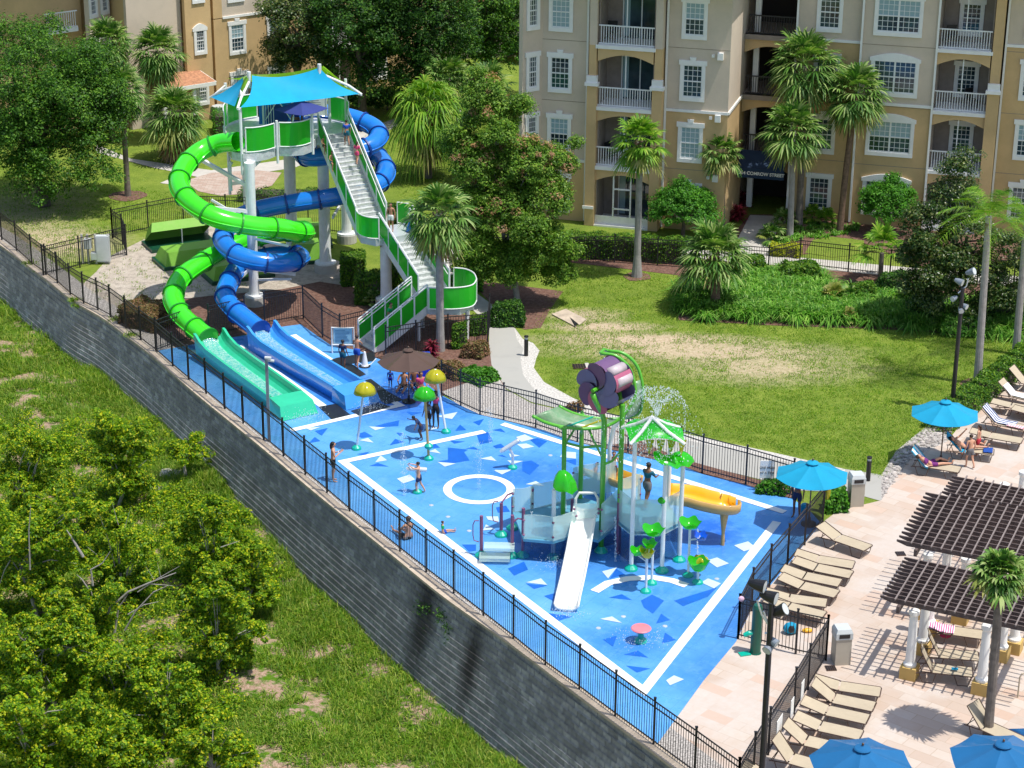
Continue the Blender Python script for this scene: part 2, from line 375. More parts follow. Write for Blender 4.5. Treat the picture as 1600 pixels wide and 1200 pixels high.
# lower scrub ground at the wall's foot
zb = np.interp([p.y for p in WL], [40, 52, 62, 70, 78, 88, 105], [-3.85, -3.5, -3.4, -3.15, -2.4, -2.4, -2.5])
m = NM('scrub_soil'); nf = m.noise(1.6, 7, .7); fine = m.noise(9, 5, .7)
c1 = m.rmp(fine, [(.3, (.30, .185, .12)), (.6, (.50, .35, .26)), (.8, (.62, .5, .42))])
c2 = m.rmp(m.noise(5, 5, .7), [(.3, (.04, .11, .008)), (.6, (.10, .21, .012)), (.8, (.24, .32, .04))])
cc = m.mix(m.rmp(nf, [(.46, (0,)*3), (.56, (1,)*3)]), c1, c2)
m.col(cc); m.set(Roughness=.95); m.b.inputs['Specular IOR Level'].default_value = .1; m.bump(fine, 1., .1); M['scrub'] = m.m
mb = MB(); nr = 60; D = Vector((-.86, -.51, 0)); rows = []
def lowz(i, d, x, y):
    return zb[i]-.02*d*0+.14*math.sin(x*1.3+y*.7)*min(1, d)+.1*math.sin(x*.5-y*.9+2)*min(1, d)-.5*min(1, max(0, d-8)/20)
LOW = []
for i, p in enumerate(WL):
    for j in range(nr):
        d = -.5+(j/(nr-1))**1.8*60; q = p+D*d; LOW.append((q.x, q.y, lowz(i, max(d, 0), q.x, q.y)))
fs = [(i*nr+j, (i+1)*nr+j, (i+1)*nr+j+1, i*nr+j+1) for i in range(len(WL)-1) for j in range(nr-1)]
o = MB().add(LOW, fs).build('scrub_ground', M['scrub'], smooth=True); tag(o, kind='structure')
def lowpt(px, py):            # point on the lower ground seen at a pixel
    z = -3.
    for _ in range(12):
        q = G(px, py, z); i = min(range(len(WL)), key=lambda k: abs((q-WL[k]).x*D.y-(q-WL[k]).y*D.x)); d = (q-WL[i]).dot(D); z = lowz(i, max(d, 0), q.x, q.y)
    return Vector((q.x, q.y, z))
LOWA = np.array(LOW).reshape(len(WL), nr, 3)

# ---- retaining wall: stepped-back courses of split-face blocks, coping on top
m = NM('split_face_block'); uv = m.n('ShaderNodeUVMap'); br = m.n('ShaderNodeTexBrick'); m.l(uv.outputs[0], br.inputs['Vector'])
br.inputs['Scale'].default_value = 1; br.inputs['Brick Width'].default_value = .45; br.inputs['Row Height'].default_value = .2; br.inputs['Mortar Size'].default_value = .011
br.inputs['Color1'].default_value = (.43, .42, .39, 1); br.inputs['Color2'].default_value = (.88, .87, .82, 1); br.inputs['Mortar'].default_value = (.10, .11, .11, 1); br.inputs['Bias'].default_value = -.1
c = m.mix(m.rmp(m.noise(1.1, 6, .7), [(.42, (0,)*3), (.62, (.6,)*3)]), br.outputs[0], (.27, .26, .245)); c = m.mix(m.rmp(m.noise(3.4, 7, .8), [(.45, (0,)*3), (.6, (.6,)*3)]), c, (.25, .245, .225))
c = m.mix(m.rmp(m.noise(9, 5, .7), [(.4, (0,)*3), (.75, (.5,)*3)]), c, (.55, .55, .53))
nzw = m.noise(1.8, 5, .7)
for (px, py, r, zc) in ((662,985,(.55,.7),0),(703,990,(.3,.4),0),(735,1045,(.35,.45),0)):
    b = G(px, py, -1.6); mk = m.blob(b, (r[0], r[1]), .6, m.noise(4.5, 6, .8, dist=1.5)); c = m.mix(m.math('MULTIPLY', mk, .8), c, (.045, .035, .028))
m.col(c); m.set(Roughness=.95); m.b.inputs['Specular IOR Level'].default_value = .15; m.bump(m.noise(16, 6, .85), 1., .12); M['block'] = m.m
wall = thing('retaining_wall', 'long curving grey split-face block retaining wall below the splash pad', 'retaining wall', WL[0])
V = []; F = []; UVs = []; nc = 22; SET = .056; ch = .2
n = len(WL)
for i, p in enumerate(WL):
    for c_ in range(nc):
        z1 = -.03-c_*ch; z0 = z1-ch; off = SET*c_+.0
        q = p+OUT[i]*off
        V += [(q.x, q.y, z1), (q.x, q.y, z0)]
s = 0; S = [0]
for a, b in zip(WL, WL[1:]): s += (b-a).length; S.append(s)
for i in range(n-1):
    for c_ in range(nc):
        a = (i*nc+c_)*2; b = ((i+1)*nc+c_)*2
        F.append((a, a+1, b+1, b)); x0, x1 = S[i]+(c_ % 2)*.225*0, S[i+1]; UVs += [(x0, -c_*ch), (x0, -c_*ch-ch), (x1, -c_*ch-ch), (x1, -c_*ch)]
        if c_ < nc-1: F.append((a+1, a+2, b+2, b+1)); UVs += [(x0, -c_*ch-.1)]*2+[(x1, -c_*ch-.1)]*2
mb = MB().add(V, F); o = mb.build('block_face', M['block'], wall, fix=False)
l = o.data.uv_layers.new(name='UVMap'); l.data.foreach_set('uv', np.array(UVs, dtype=np.float32).ravel())
mb = MB(); V = []; F = []
for i, p in enumerate(WL):
    a = p+OUT[i]*.05; b = p-OUT[i]*.30; V += [(a.x, a.y, -.03), (a.x, a.y, .06), (b.x, b.y, .06), (b.x, b.y, -.03)]
for i in range(n-1):
    for k in range(4): F.append((i*4+k, i*4+(k+1) % 4, i*4+4+(k+1) % 4, i*4+4+k))
MB().add(V, F).build('coping', M['coping'], wall)

def sheet(name, px, z, mat, world=None, parent=None):
    P = world if world else [G(*p) for p in px]
    o = MB().sheet(P, z).build(name, M[mat] if isinstance(mat, str) else mat, parent)
    if not parent: tag(o, kind='structure')
    return o
# gravel strip between coping and fence
inner = [p-OUT[i]*.30 for i, p in enumerate(WL)]
outer = [p-OUT[i]*1.25 for i, p in enumerate(WL)]
V = [(q.x, q.y, .0098) for pr in zip(inner, outer) for q in pr]
o = MB().add(V, [(2*i, 2*i+1, 2*i+3, 2*i+2) for i in range(n-1)]).build('gravel_strip', M['gravel']); tag(o, kind='structure')

# splash pad floor
m = NM('blue_pad_surface'); a = m.noise(.35, 4); b = m.noise(2.2, 6, .7); f = m.noise(45, 3)
c = m.rmp(a, [(.35, (.072, .29, .66)), (.6, (.105, .35, .71)), (.75, (.15, .41, .74))])
wet = m.rmp(b, [(.52, (0,)*3), (.60, (.45,)*3)])
spots = None
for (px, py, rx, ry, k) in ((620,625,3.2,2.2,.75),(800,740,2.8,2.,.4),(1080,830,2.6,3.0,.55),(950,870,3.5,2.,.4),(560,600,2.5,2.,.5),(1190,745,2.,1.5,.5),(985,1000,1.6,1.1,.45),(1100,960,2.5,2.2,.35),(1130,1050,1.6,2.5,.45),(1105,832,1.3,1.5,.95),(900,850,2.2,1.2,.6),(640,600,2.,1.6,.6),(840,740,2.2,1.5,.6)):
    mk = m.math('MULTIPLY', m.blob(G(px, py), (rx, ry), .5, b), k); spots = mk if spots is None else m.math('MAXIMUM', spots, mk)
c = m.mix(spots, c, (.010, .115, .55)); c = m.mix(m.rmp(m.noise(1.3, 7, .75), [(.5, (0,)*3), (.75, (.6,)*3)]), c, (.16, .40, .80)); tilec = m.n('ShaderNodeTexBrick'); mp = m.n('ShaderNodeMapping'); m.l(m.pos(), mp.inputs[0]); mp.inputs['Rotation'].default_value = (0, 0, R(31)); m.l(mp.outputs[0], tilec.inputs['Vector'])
tilec.offset = 0; tilec.inputs['Scale'].default_value = 1; tilec.inputs['Brick Width'].default_value = .61; tilec.inputs['Row Height'].default_value = .61; tilec.inputs['Mortar Size'].default_value = .008
c = m.mix(m.math('MULTIPLY', tilec.outputs['Fac'], .35), c, (.02, .12, .42))
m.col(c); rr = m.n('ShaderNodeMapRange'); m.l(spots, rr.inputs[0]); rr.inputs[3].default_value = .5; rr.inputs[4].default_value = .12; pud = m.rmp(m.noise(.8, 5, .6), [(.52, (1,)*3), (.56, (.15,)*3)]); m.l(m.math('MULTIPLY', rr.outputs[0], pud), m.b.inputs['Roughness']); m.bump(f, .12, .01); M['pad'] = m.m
padpx = [(247,548),(289,541),(348,530),(395,522),(439,511),(470,507),(517,540),(560,548),(589,560),(640,580),(690,618),(720,634),(750,648),(787,657),(850,673),(902,692),(1062,727),(1097,741),(1165,758),(1238,780),(1262,795),(1283,818),(1257,850),(1230,884),(1202,917),(1173,955),(1150,1003),(1100,1063),(1060,1118)]
lo = [p-OUT[0]*0 for p in FW_]
left = [FW_[i]+Vector((.12, .08, 0)) for i in range(len(FENCE)) if 244 <= FENCE[i][0] <= 1021]
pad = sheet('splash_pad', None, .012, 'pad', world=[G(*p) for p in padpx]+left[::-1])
Z1, Z2 = .016, .023
def off(px, ox, oy, s): return [(ox+x/s, oy+y/s) for x, y in px]
A = lambda *p: off(p, 500, 500, 4.); B3 = lambda *p: off(p, 700, 700, 3.2); C3 = lambda *p: off(p, 220, 360, 3.2)
pale = [A((305,668),(410,675),(345,692)),A((245,755),(300,740),(335,770)),A((380,850),(420,880),(345,892)),A((480,995),(560,970),(595,1000),(520,1025)),A((725,605),(860,578),(825,622)),A((690,690),(710,665),(745,680)),A((1225,735),(1280,718),(1335,745),(1260,765)),A((1230,780),(1290,775),(1340,795),(1270,808)),A((1180,838),(1250,850),(1190,862)),A((1170,880),(1270,885),(1200,905)),A((735,890),(850,900),(780,920)),A((1000,870),(1070,855),(1105,885)),A((1090,940),(1190,945),(1140,965)),A((680,825),(720,810),(755,838)),A((1520,825),(1600,830),(1600,870),(1500,860)),A((1285,1030),(1350,1010),(1400,1040)),
 B3((230,115),(320,110),(270,135)),B3((770,620),(845,600),(800,655)),B3((1295,565),(1345,550),(1405,580),(1345,600)),B3((1265,675),(1300,655),(1365,680),(1330,705)),B3((760,858),(820,845),(870,878)),B3((390,675),(465,655),(497,688)),B3((175,415),(190,385),(235,410)),B3((1090,1165),(1130,1140),(1180,1160),(1110,1190)),B3((1430,490),(1500,470),(1540,500),(1480,520)),B3((190,345),(250,345),(255,372),(200,362)), C3((240,600),(310,603),(300,625),(250,618)), C3((820,990),(900,985),(850,1003))]
deep = [A((340,665),(495,628),(490,665),(370,672)),A((225,720),(280,700),(330,730),(260,740)),A((230,840),(310,825),(280,850)),A((308,915),(360,895),(430,918)),A((435,785),(470,745),(530,765)),A((475,705),(520,710),(500,728)),A((540,575),(640,580),(570,598)),A((955,640),(1025,620),(995,662)),A((845,695),(875,655),(915,690)),A((1075,690),(1130,680),(1160,705)),A((980,720),(1050,700),(1080,760),(1000,780)),A((1310,750),(1360,740),(1420,760),(1370,800)),A((815,830),(890,812),(935,880),(780,905),(740,885),(850,870)),A((1265,890),(1320,880),(1370,910),(1310,970),(1265,945)),A((810,755),(905,762),(840,775)),A((660,790),(720,775),(750,800),(690,805)),A((910,805),(960,795),(1000,815)),A((1530,880),(1600,870),(1600,910)),A((0,690),(45,680),(10,722)),A((1080,790),(1130,775),(1160,800),(1100,805)),A((1110,850),(1140,845),(1170,862)),
 B3((810,655),(840,605),(885,635)),B3((1130,765),(1345,700),(1300,745),(1175,793)),B3((805,750),(870,733),(920,763)),B3((965,765),(1020,735),(1080,765),(1025,830),(980,800)),B3((1040,880),(1065,830),(1110,862)),B3((775,960),(845,940),(825,995)),B3((1070,978),(1085,925),(1140,962)),B3((880,1035),(950,1015),(1000,1050)),B3((890,1090),(1010,1105),(945,1125)),B3((390,680),(495,690),(430,707)),B3((480,742),(545,725),(540,775)),B3((500,828),(622,845),(545,868)),B3((300,605),(380,570),(400,610),(330,640)),B3((70,485),(140,485),(140,515),(105,520)),B3((240,300),(290,290),(310,320),(250,325)), C3((220,575),(300,580),(280,600)), C3((250,620),(330,630),(300,645)), C3((870,1005),(935,990),(905,1028)), C3((840,1065),(870,1035),(898,1055)), B3((0,0),(100,10),(60,35),(100,60),(0,80))]
def quadsheet(name, polys, z, mat):
    mb = MB()
    for k, p in enumerate(polys): mb.sheet([G(*q) for q in p], z+.00012*k)
    return mb.build(name, M[mat], pad)
o = quadsheet('pale_triangle_marking', pale, Z2, 'tri_pale'); o = quadsheet('deep_blue_triangle_marking', deep, Z1, 'tri_blue')
def line(mb, P, wd, z=Z2+.004):
    P = [G(*p) if len(p) == 2 else Vector(p) for p in P]; L = []; Rr = []
    for i, p in enumerate(P):
        d1 = (p-P[i-1]).normalized() if i else (P[1]-p).normalized(); d2 = (P[i+1]-p).normalized() if i < len(P)-1 else d1
        nn = Vector((-(d1+d2).y, (d1+d2).x, 0)).normalized(); k = 1/max(.4, nn.dot(Vector((-d1.y, d1.x, 0)))); L.append(p+nn*wd/2*k); Rr.append(p-nn*wd/2*k)
    mb.add([(q.x, q.y, z) for q in L+Rr], [(i, i+1, i+1+len(P), i+len(P)) for i in range(len(P)-1)])
mb = MB(); line(mb, [(757,675),(536,722),(1006,1080),(1214,816)], .32); mb.build('white_court_line', M['paint_line'], pad)
mb = MB(); line(mb, [(785,663),(1226,801)], .32); mb.build('white_court_line', M['paint_line'], pad)
mb = MB(); line(mb, [(373,541),(507,637)], .34); line(mb, [(457,524),(518,565)], .34); mb.build('white_lane_line', M['paint_line'], pad)
mb = MB(); line(mb, [(455,673),(625,634),(614,628)], .3); mb.build('white_lane_line', M['paint_line'], pad)
c0 = G(748.5, 765); mb = MB(); N = 64
mb.add([(c0.x+r*math.cos(k*2*math.pi/N), c0.y+r*math.sin(k*2*math.pi/N), Z2) for r in (1.02, 1.33) for k in range(N)], [(k, (k+1) % N, (k+1) % N+N, k+N) for k in range(N)]); mb.build('white_ring_marking', M['paint_line'], pad)
mb = MB(); line(mb, [(929,925),(950,912),(981,905),(1019,903),(1050,908),(1073,916)], .34); mb.build('white_arc_marking', M['paint_line'], pad)
for q in (C3((890,885),(975,870),(1050,925),(955,948)),C3((1050,905),(1190,865),(1250,885),(1090,930)),C3((1150,820),(1220,800),(1310,850),(1225,872)),C3((1085,762),(1150,745),(1225,800),(1165,818)),C3((955,700),(1050,668),(1125,722),(1060,747)),C3((910,665),(980,640),(1170,608),(1172,655),(1030,672),(960,698))):
    MB().prism([G(*p) for p in q], .02, .034).build('black_rubber_mat', M['mat_black'], pad)

for k, (px, py) in enumerate(((674,790),(700,808),(733,830),(935,982),(974,964),(1039,979),(640,745),(860,712),(1120,905),(900,905))):
    g = G(px, py); nz = thing('floor_nozzle', 'small round metal spray nozzle flush with the blue pad', 'nozzle', g, 0, 'spray nozzles set in the splash pad'); MB().lathe((g.x, g.y, .013), [(.085, 0), (.08, .012), (.03, .02), (.0, .02)], 12).build('nozzle_cap', M['steel'], nz)
# pool deck pavers
m = NM('travertine_pavers'); br = m.n('ShaderNodeTexBrick'); mp = m.n('ShaderNodeMapping'); m.l(m.pos(), mp.inputs[0]); mp.inputs['Rotation'].default_value = (0, 0, R(38)); m.l(mp.outputs[0], br.inputs['Vector'])
br.inputs['Scale'].default_value = 1; br.inputs['Brick Width'].default_value = .92; br.inputs['Row Height'].default_value = .46; br.inputs['Mortar Size'].default_value = .012; br.inputs['Bias'].default_value = .1
br.inputs['Color1'].default_value = (.46, .35, .275, 1); br.inputs['Color2'].default_value = (.55, .47, .40, 1); br.inputs['Mortar'].default_value = (.42, .32, .24, 1)
c = m.mix(m.rmp(m.noise(.35, 4), [(.45, (0,)*3), (.6, (.8,)*3)]), br.outputs[0], (.55, .49, .44)); c = m.mix(m.rmp(m.noise(5, 6, .7), [(.4, (0,)*3), (.8, (.5,)*3)]), c, (.50, .38, .29))
vo = m.n('ShaderNodeTexWhiteNoise', noise_dimensions='3D'); sn = m.n('ShaderNodeVectorMath', operation='SNAP'); m.l(mp.outputs[0], sn.inputs[0]); sn.inputs[1].default_value = (.92, .46, 10); m.l(sn.outputs[0], vo.inputs[0])
c = m.mix(m.rmp(vo.outputs[0], [(.7, (0,)*3), (.95, (.55,)*3)]), c, (.52, .34, .24))
m.col(c); m.set(Roughness=.75); m.bump(m.noise(20, 4), .15, .01); M['paver'] = m.m
deckpx = [(1060,1118),(1100,1063),(1150,1003),(1173,955),(1202,917),(1230,884),(1257,850),(1283,818),(1310,798),(1377,782),(1398,748),(1425,716),(1480,690),(1560,590),(1640,560)]
deckw = [G(*p) for p in deckpx]+[Vector((60, 75, 0)), Vector((60, 15, 0)), Vector((12, 25, 0))]+[FW_[33]+Vector((.12, .1, 0)), FW_[32]+Vector((.12, .08, 0)), FW_[31]+Vector((.12, .08, 0))]
sheet('pool_deck', None, .008, 'paver', world=deckw)
# walks, beds, yards
walk = [(765,495),(764,540),(768,570),(790,606),(830,628),(880,640),(940,662),(1010,693),(1062,716),(1130,735),(1200,752),(1245,766),(1330,770),(1377,783),(1378,742),(1320,733),(1221,710),(1062,676),(950,645),(895,622),(850,597),(834,575),(838,560),(843,548),(833,536),(817,530),(805,513),(790,502)]
sheet('concrete_walk', walk, .004, 'walkgrey'); sheet('shell_border', [(803,512),(817,530),(833,536),(843,548),(838,560),(834,575),(850,597),(895,622),(950,645),(1062,676),(1221,710),(1320,733),(1320,741),(1221,720),(1062,686),(945,656),(880,634),(835,610),(817,585),(813,560),(818,545),(808,532)], .0062, 'shellb')
sheet('concrete_walk_upper', [(765,495),(790,502),(775,480),(740,455),(722,430),(735,395),(700,380),(690,400),(698,430),(715,462),(745,490)], .002, 'concrete')
sheet('sidewalk', [(880,374),(1000,384),(1200,398),(1420,418),(1640,436),(1640,452),(1420,434),(1200,413),(1000,398),(880,388)], .004, 'concrete')
sheet('entry_walk', [(1150,378),(1172,336),(1222,338),(1200,400),(1150,398)], .007, 'concrete')
sheet('far_sidewalk', [(150,238),(240,262),(290,272),(330,282),(460,262),(560,222),(640,190),(720,176),(720,168),(630,180),(545,212),(455,248),(330,266),(205,248),(150,226)], .004, 'concrete')
m = NM('brick_circle'); br = m.n('ShaderNodeTexBrick'); m.l(m.pos(), br.inputs['Vector']); br.inputs['Scale'].default_value = 1; br.inputs['Brick Width'].default_value = .4; br.inputs['Row Height'].default_value = .2
br.inputs['Color1'].default_value = (.40, .27, .21, 1); br.inputs['Color2'].default_value = (.50, .40, .33, 1); br.inputs['Mortar'].default_value = (.33, .27, .22, 1); m.col(br.outputs[0]); m.set(Roughness=.9); M['brickp'] = m.m
sheet('brick_plaza', [(288,283),(330,270),(400,266),(440,270),(425,290),(380,303),(345,306),(310,299)], .008, 'brickp')
sheet('walk_to_plaza', [(250,286),(262,281),(300,284),(296,292)], .006, 'concrete')
m = NM('sandy_shell'); nf = m.noise(2.5, 7, .75); c = m.rmp(nf, [(.3, (.26, .22, .18)), (.5, (.54, .46, .37)), (.7, (.64, .57, .48))]); gm = m.noise(1.3, 6, .8)
c = m.mix(m.rmp(gm, [(.62, (0,)*3), (.68, (.7,)*3)]), c, (.13, .16, .06)); m.col(c); m.set(Roughness=1.); m.bump(m.noise(14, 5, .8), 1., .08); M['sand'] = m.m
sheet('sandy_yard', [(112,460),(150,425),(172,400),(225,374),(330,352),(545,412),(640,470),(560,450),(500,440),(440,452),(330,462),(262,470),(205,505)], .003, 'sand')
sheet('mulch_bed', [(205,505),(262,470),(330,462),(440,452),(500,440),(560,450),(640,470),(760,500),(768,570),(790,606),(690,618),(640,580),(589,560),(560,548),(517,540),(470,507),(439,511),(348,530),(250,552)], .005, 'mulch')
sheet('mulch_bed_by_path', [(690,395),(760,440),(880,455),(862,480),(845,512),(820,515),(790,500),(745,450)], .003, 'mulch')
sheet('mulch_bed_back', [(850,405),(1060,430),(1060,500),(1200,508),(1400,515),(1600,530),(1640,560),(1640,452),(1420,434),(1200,413),(1000,398),(850,388)], .003, 'mulch')
sheet('mulch_bed_building', [(860,362),(930,372),(1150,376),(1150,360),(1172,335),(1240,335),(1440,345),(1640,370),(1640,400),(1450,420),(1330,372),(1290,392),(1240,400),(1190,398),(1150,384),(1000,378),(860,372)], .005, 'mulch')
sheet('strip_by_fence', [(840,680),(902,697),(1062,735),(1097,749),(1165,766),(1238,786),(1245,766),(1130,735),(1062,716),(1010,693),(940,662),(880,645)], .0055, 'mulch')
sheet('fence_gravel', [(690,612),(730,598),(768,572),(790,608),(830,630),(880,642),(940,664),(1000,693),(902,696),(837,672),(787,658),(750,650),(720,636)], .0066, 'gravel')
sheet('pebble_bed', [(1377,742),(1377,783),(1425,716),(1480,690),(1500,640),(1470,650),(1430,680),(1400,705)], .005, 'gravel')
sheet('grass_oval', [(1258,395),(1270,375),(1300,370),(1350,376),(1350,398),(1300,402)], .009, 'lawn')
for (px, py, rx) in ((995,432,.7),(1527,600,.75),(200,306,1.),(1312,364,.8),(1248,354,.8)):
    c = G(px, py); sheet('mulch_ring', None, .010, 'mulch', world=[Vector((c.x+rx*math.cos(k*.52)*random.uniform(.85, 1.1), c.y+rx*math.sin(k*.52)*random.uniform(.85, 1.1), 0)) for k in range(12)])

# ======================= FENCES =======================
def fence(name, P, label, h=1.5, gap=.112, group='black metal picket fences', picks=True):
    P = [Vector(p) for p in P]; t = thing(name, label, 'fence', P[0], group=group)
    for i, p in enumerate(P):
        MB().box((p.x, p.y, p.z+h/2+.04), (.065, .065, h+.08)).box((p.x, p.y, p.z+h+.09), (.085, .085, .03)).build('post', M['metal_dark'], t)
    for a, b in zip(P, P[1:]):
        mb = MB(); d = b-a; L = d.length; n = max(2, int(L/gap))
        for z in (.16, h-.22, h-.03): mb.bar(a+Vector((0, 0, z)), b+Vector((0, 0, z)), .03, .034)
        for k in range(1, n): q = a+d*(k/n); mb.bar(q+Vector((0, 0, .08)), q+Vector((0, 0, h-.03)), .019)
        mb.build('picket_panel', M['metal_dark'], t)
    return t
def even(P, step):
    out = []
    for a, b in zip(P, P[1:]):
        n = max(1, round((b-a).length/step)); out += [a+(b-a)*(k/n) for k in range(n)]
    return out+[P[-1]]
fence('picket_fence', [G(-22, 356)]+FW_, 'long black picket fence running on top of the grey retaining wall')
E_ = lambda *p: even([G(*q) for q in p], 1.85)
fence('picket_fence', E_((690,620),(720,634),(750,648),(787,656),(837,668),(902,690),(1062,727),(1097,739),(1165,757),(1238,779)), 'dark picket fence between the splash pad and the curving concrete path')
fence('picket_fence', E_((1285,817),(1257,852),(1230,884),(1202,917),(1174,955),(1153,998)), 'dark picket fence between the splash pad and the first row of tan loungers')
fence('picket_fence', E_((1153,998),(1200,1010),(1243,1022),(1290,1032)), 'short picket fence section in front of the green floor-mounted spout')
fence('picket_fence', E_((1290,1032),(1262,1078),(1240,1116),(1200,1180),(1152,1262)), 'dark picket fence with white notices between the pavers and the second row of loungers')
fence('picket_fence', E_((245,551),(298,531)), 'short picket fence stub in front of the green tube slide', gap=.12)
fence('picket_fence', E_((327,528),(383,515)), 'short picket fence stub between the green and blue tube slides')
fence('picket_fence', E_((414,508),(474,498),(504,527),(532,544),(590,530)), 'picket fence around the mulch bed behind the blue flume')
fence('picket_fence', E_((603,562),(650,555),(700,545),(762,540),(765,512)), 'picket fence beside the last flight of white stairs')
fence('picket_fence', E_((68,432),(125,418),(198,399),(192,382),(176,372)), 'picket fence with utility boxes at the corner of the sandy yard')
fence('picket_fence', E_((176,372),(232,360),(287,349),(420,352),(545,368)), 'picket fence behind the green lids in the sandy yard')
fence('picket_fence', E_((690,412),(890,411),(960,410),(1027,415),(1100,420),(1200,428),(1249,416),(1325,425),(1390,432),(1470,440),(1640,455)), 'long black picket fence along the hedge in front of the tan building', h=1.35)
# ======================= BUILDINGS =======================
def mesh_text(to):
    bpy.context.view_layer.update(); me = bpy.data.meshes.new_from_object(to.evaluated_get(bpy.context.evaluated_depsgraph_get())); n = to.name; o = bpy.data.objects.new('lettering_mesh', me); COL.objects.link(o); o.parent = to.parent; o.location = to.location; o.rotation_euler = to.rotation_euler; bpy.data.objects.remove(to); o.name = n; return o
class Frame:
    def __init__(s, o, ang): a = R(ang); s.O = Vector((o[0], o[1], 0)); s.U = Vector((math.cos(a), math.sin(a), 0)); s.N = Vector((math.sin(a), -math.cos(a), 0)); s.a = a
    def p(s, u, n, z): q = s.O+s.U*u+s.N*n; return Vector((q.x, q.y, z))
    def box(s, mb, u0, u1, n0, n1, z0, z1): return mb.box(s.p((u0+u1)/2, (n0+n1)/2, (z0+z1)/2), (u1-u0, abs(n1-n0), z1-z0), s.a)
def wall(fr, parent, u0, u1, n, z0, z1, mat, th=.3): return fr.box(MB(), u0, u1, n-th, n, z0, z1).build('wall', M[mat], parent)
def band(fr, parent, u0, u1, n, z, h=.14): return fr.box(MB(), u0, u1, n+.002, n+.07, z-h/2, z+h/2).build('trim_band', M['trim'], parent)
def window(fr, parent, uc, z0, w, h, n, kind='key', dbl=False, blind=0, grid=True):
    # outer trim w x h standing on z0
    mb = MB(); t = .16; ht = .26
    a, b = uc-w/2, uc+w/2; sb = .2
    fr.box(mb, a+.07, b-.07, n+.003, n+.085, z0, z0+sb)
    fr.box(mb, a+.07, a+.07+t, n+.003, n+.08, z0+sb, z0+h-ht); fr.box(mb, b-.07-t, b-.07, n+.003, n+.08, z0+sb, z0+h-ht)
    if kind == 'arch':
        N = 12; top = [fr.p(a+(b-a)*k/N, n+.003, z0+h-.13+.26*math.sin(math.pi*k/N)) for k in range(N+1)]
        mb.slab([fr.p(a, n+.003, z0+h-ht-.05)]+[fr.p(b, n+.003, z0+h-ht-.05)]+top[::-1], fr.N*.09)
    else:
        fr.box(mb, a, b, n+.003, n+.095, z0+h-ht, z0+h-.02)
        if kind == 'key': mb.slab([fr.p(uc-.13, n+.003, z0+h-.02), fr.p(uc+.13, n+.003, z0+h-.02), fr.p(uc+.17, n+.003, z0+h+.14), fr.p(uc-.17, n+.003, z0+h+.14)], fr.N*.1)
    wn = mb.build('window', M['trim'], parent)
    g0, g1, zz0, zz1 = a+.07+t, b-.07-t, z0+sb, z0+h-ht
    zm = (zz0+zz1)/2
    if blind: fr.box(MB(), g0, g1, n+.003, n+.016, zm, zz1).build('pane', M['blind'], wn); fr.box(MB(), g0, g1, n+.003, n+.014, zz0, zm).build('pane', M['glass' if blind == 1 else 'blind'], wn)
    else: fr.box(MB(), g0, g1, n+.003, n+.016, zz0, zz1).build('pane', M['glass'], wn)
    mb = MB(); cols = 2 if dbl else 1
    for c in range(cols):
        x0 = g0+(g1-g0)*c/cols; x1 = g0+(g1-g0)*(c+1)/cols; f = .045
        fr.box(mb, x0, x0+f, n+.017, n+.05, zz0, zz1); fr.box(mb, x1-f, x1, n+.017, n+.05, zz0, zz1)
        fr.box(mb, x0, x1, n+.017, n+.052, zz0, zz0+.07); fr.box(mb, x0, x1, n+.017, n+.052, zz1-.05, zz1); fr.box(mb, x0, x1, n+.017, n+.056, zm-.03, zm+.03)
        if grid:
            for k in (1, 2, 3): xx = x0+(x1-x0)*k/4; fr.box(mb, xx-.012, xx+.012, n+.017, n+.034, zz0, zz1)
            for z in (zz0*.67+zm*.33, zz0*.33+zm*.67, zm*.67+zz1*.33, zm*.33+zz1*.67): fr.box(mb, x0, x1, n+.017, n+.032, z-.012, z+.012)
    mb.build('sash', M['white'], wn); return wn
def railing(fr, parent, u0, u1, n, z0, h=.98, mat='white', gap=.125):
    mb = MB(); fr.box(mb, u0, u1, n-.04, n+.03, z0+h-.06, z0+h); fr.box(mb, u0, u1, n-.03, n+.02, z0+.02, z0+.07)
    k = int((u1-u0)/gap)
    for i in range(1, k): x = u0+(u1-u0)*i/k; fr.box(mb, x-.017, x+.017, n-.022, n+.012, z0+.07, z0+h-.06)
    mb.build('railing', M[mat], parent)
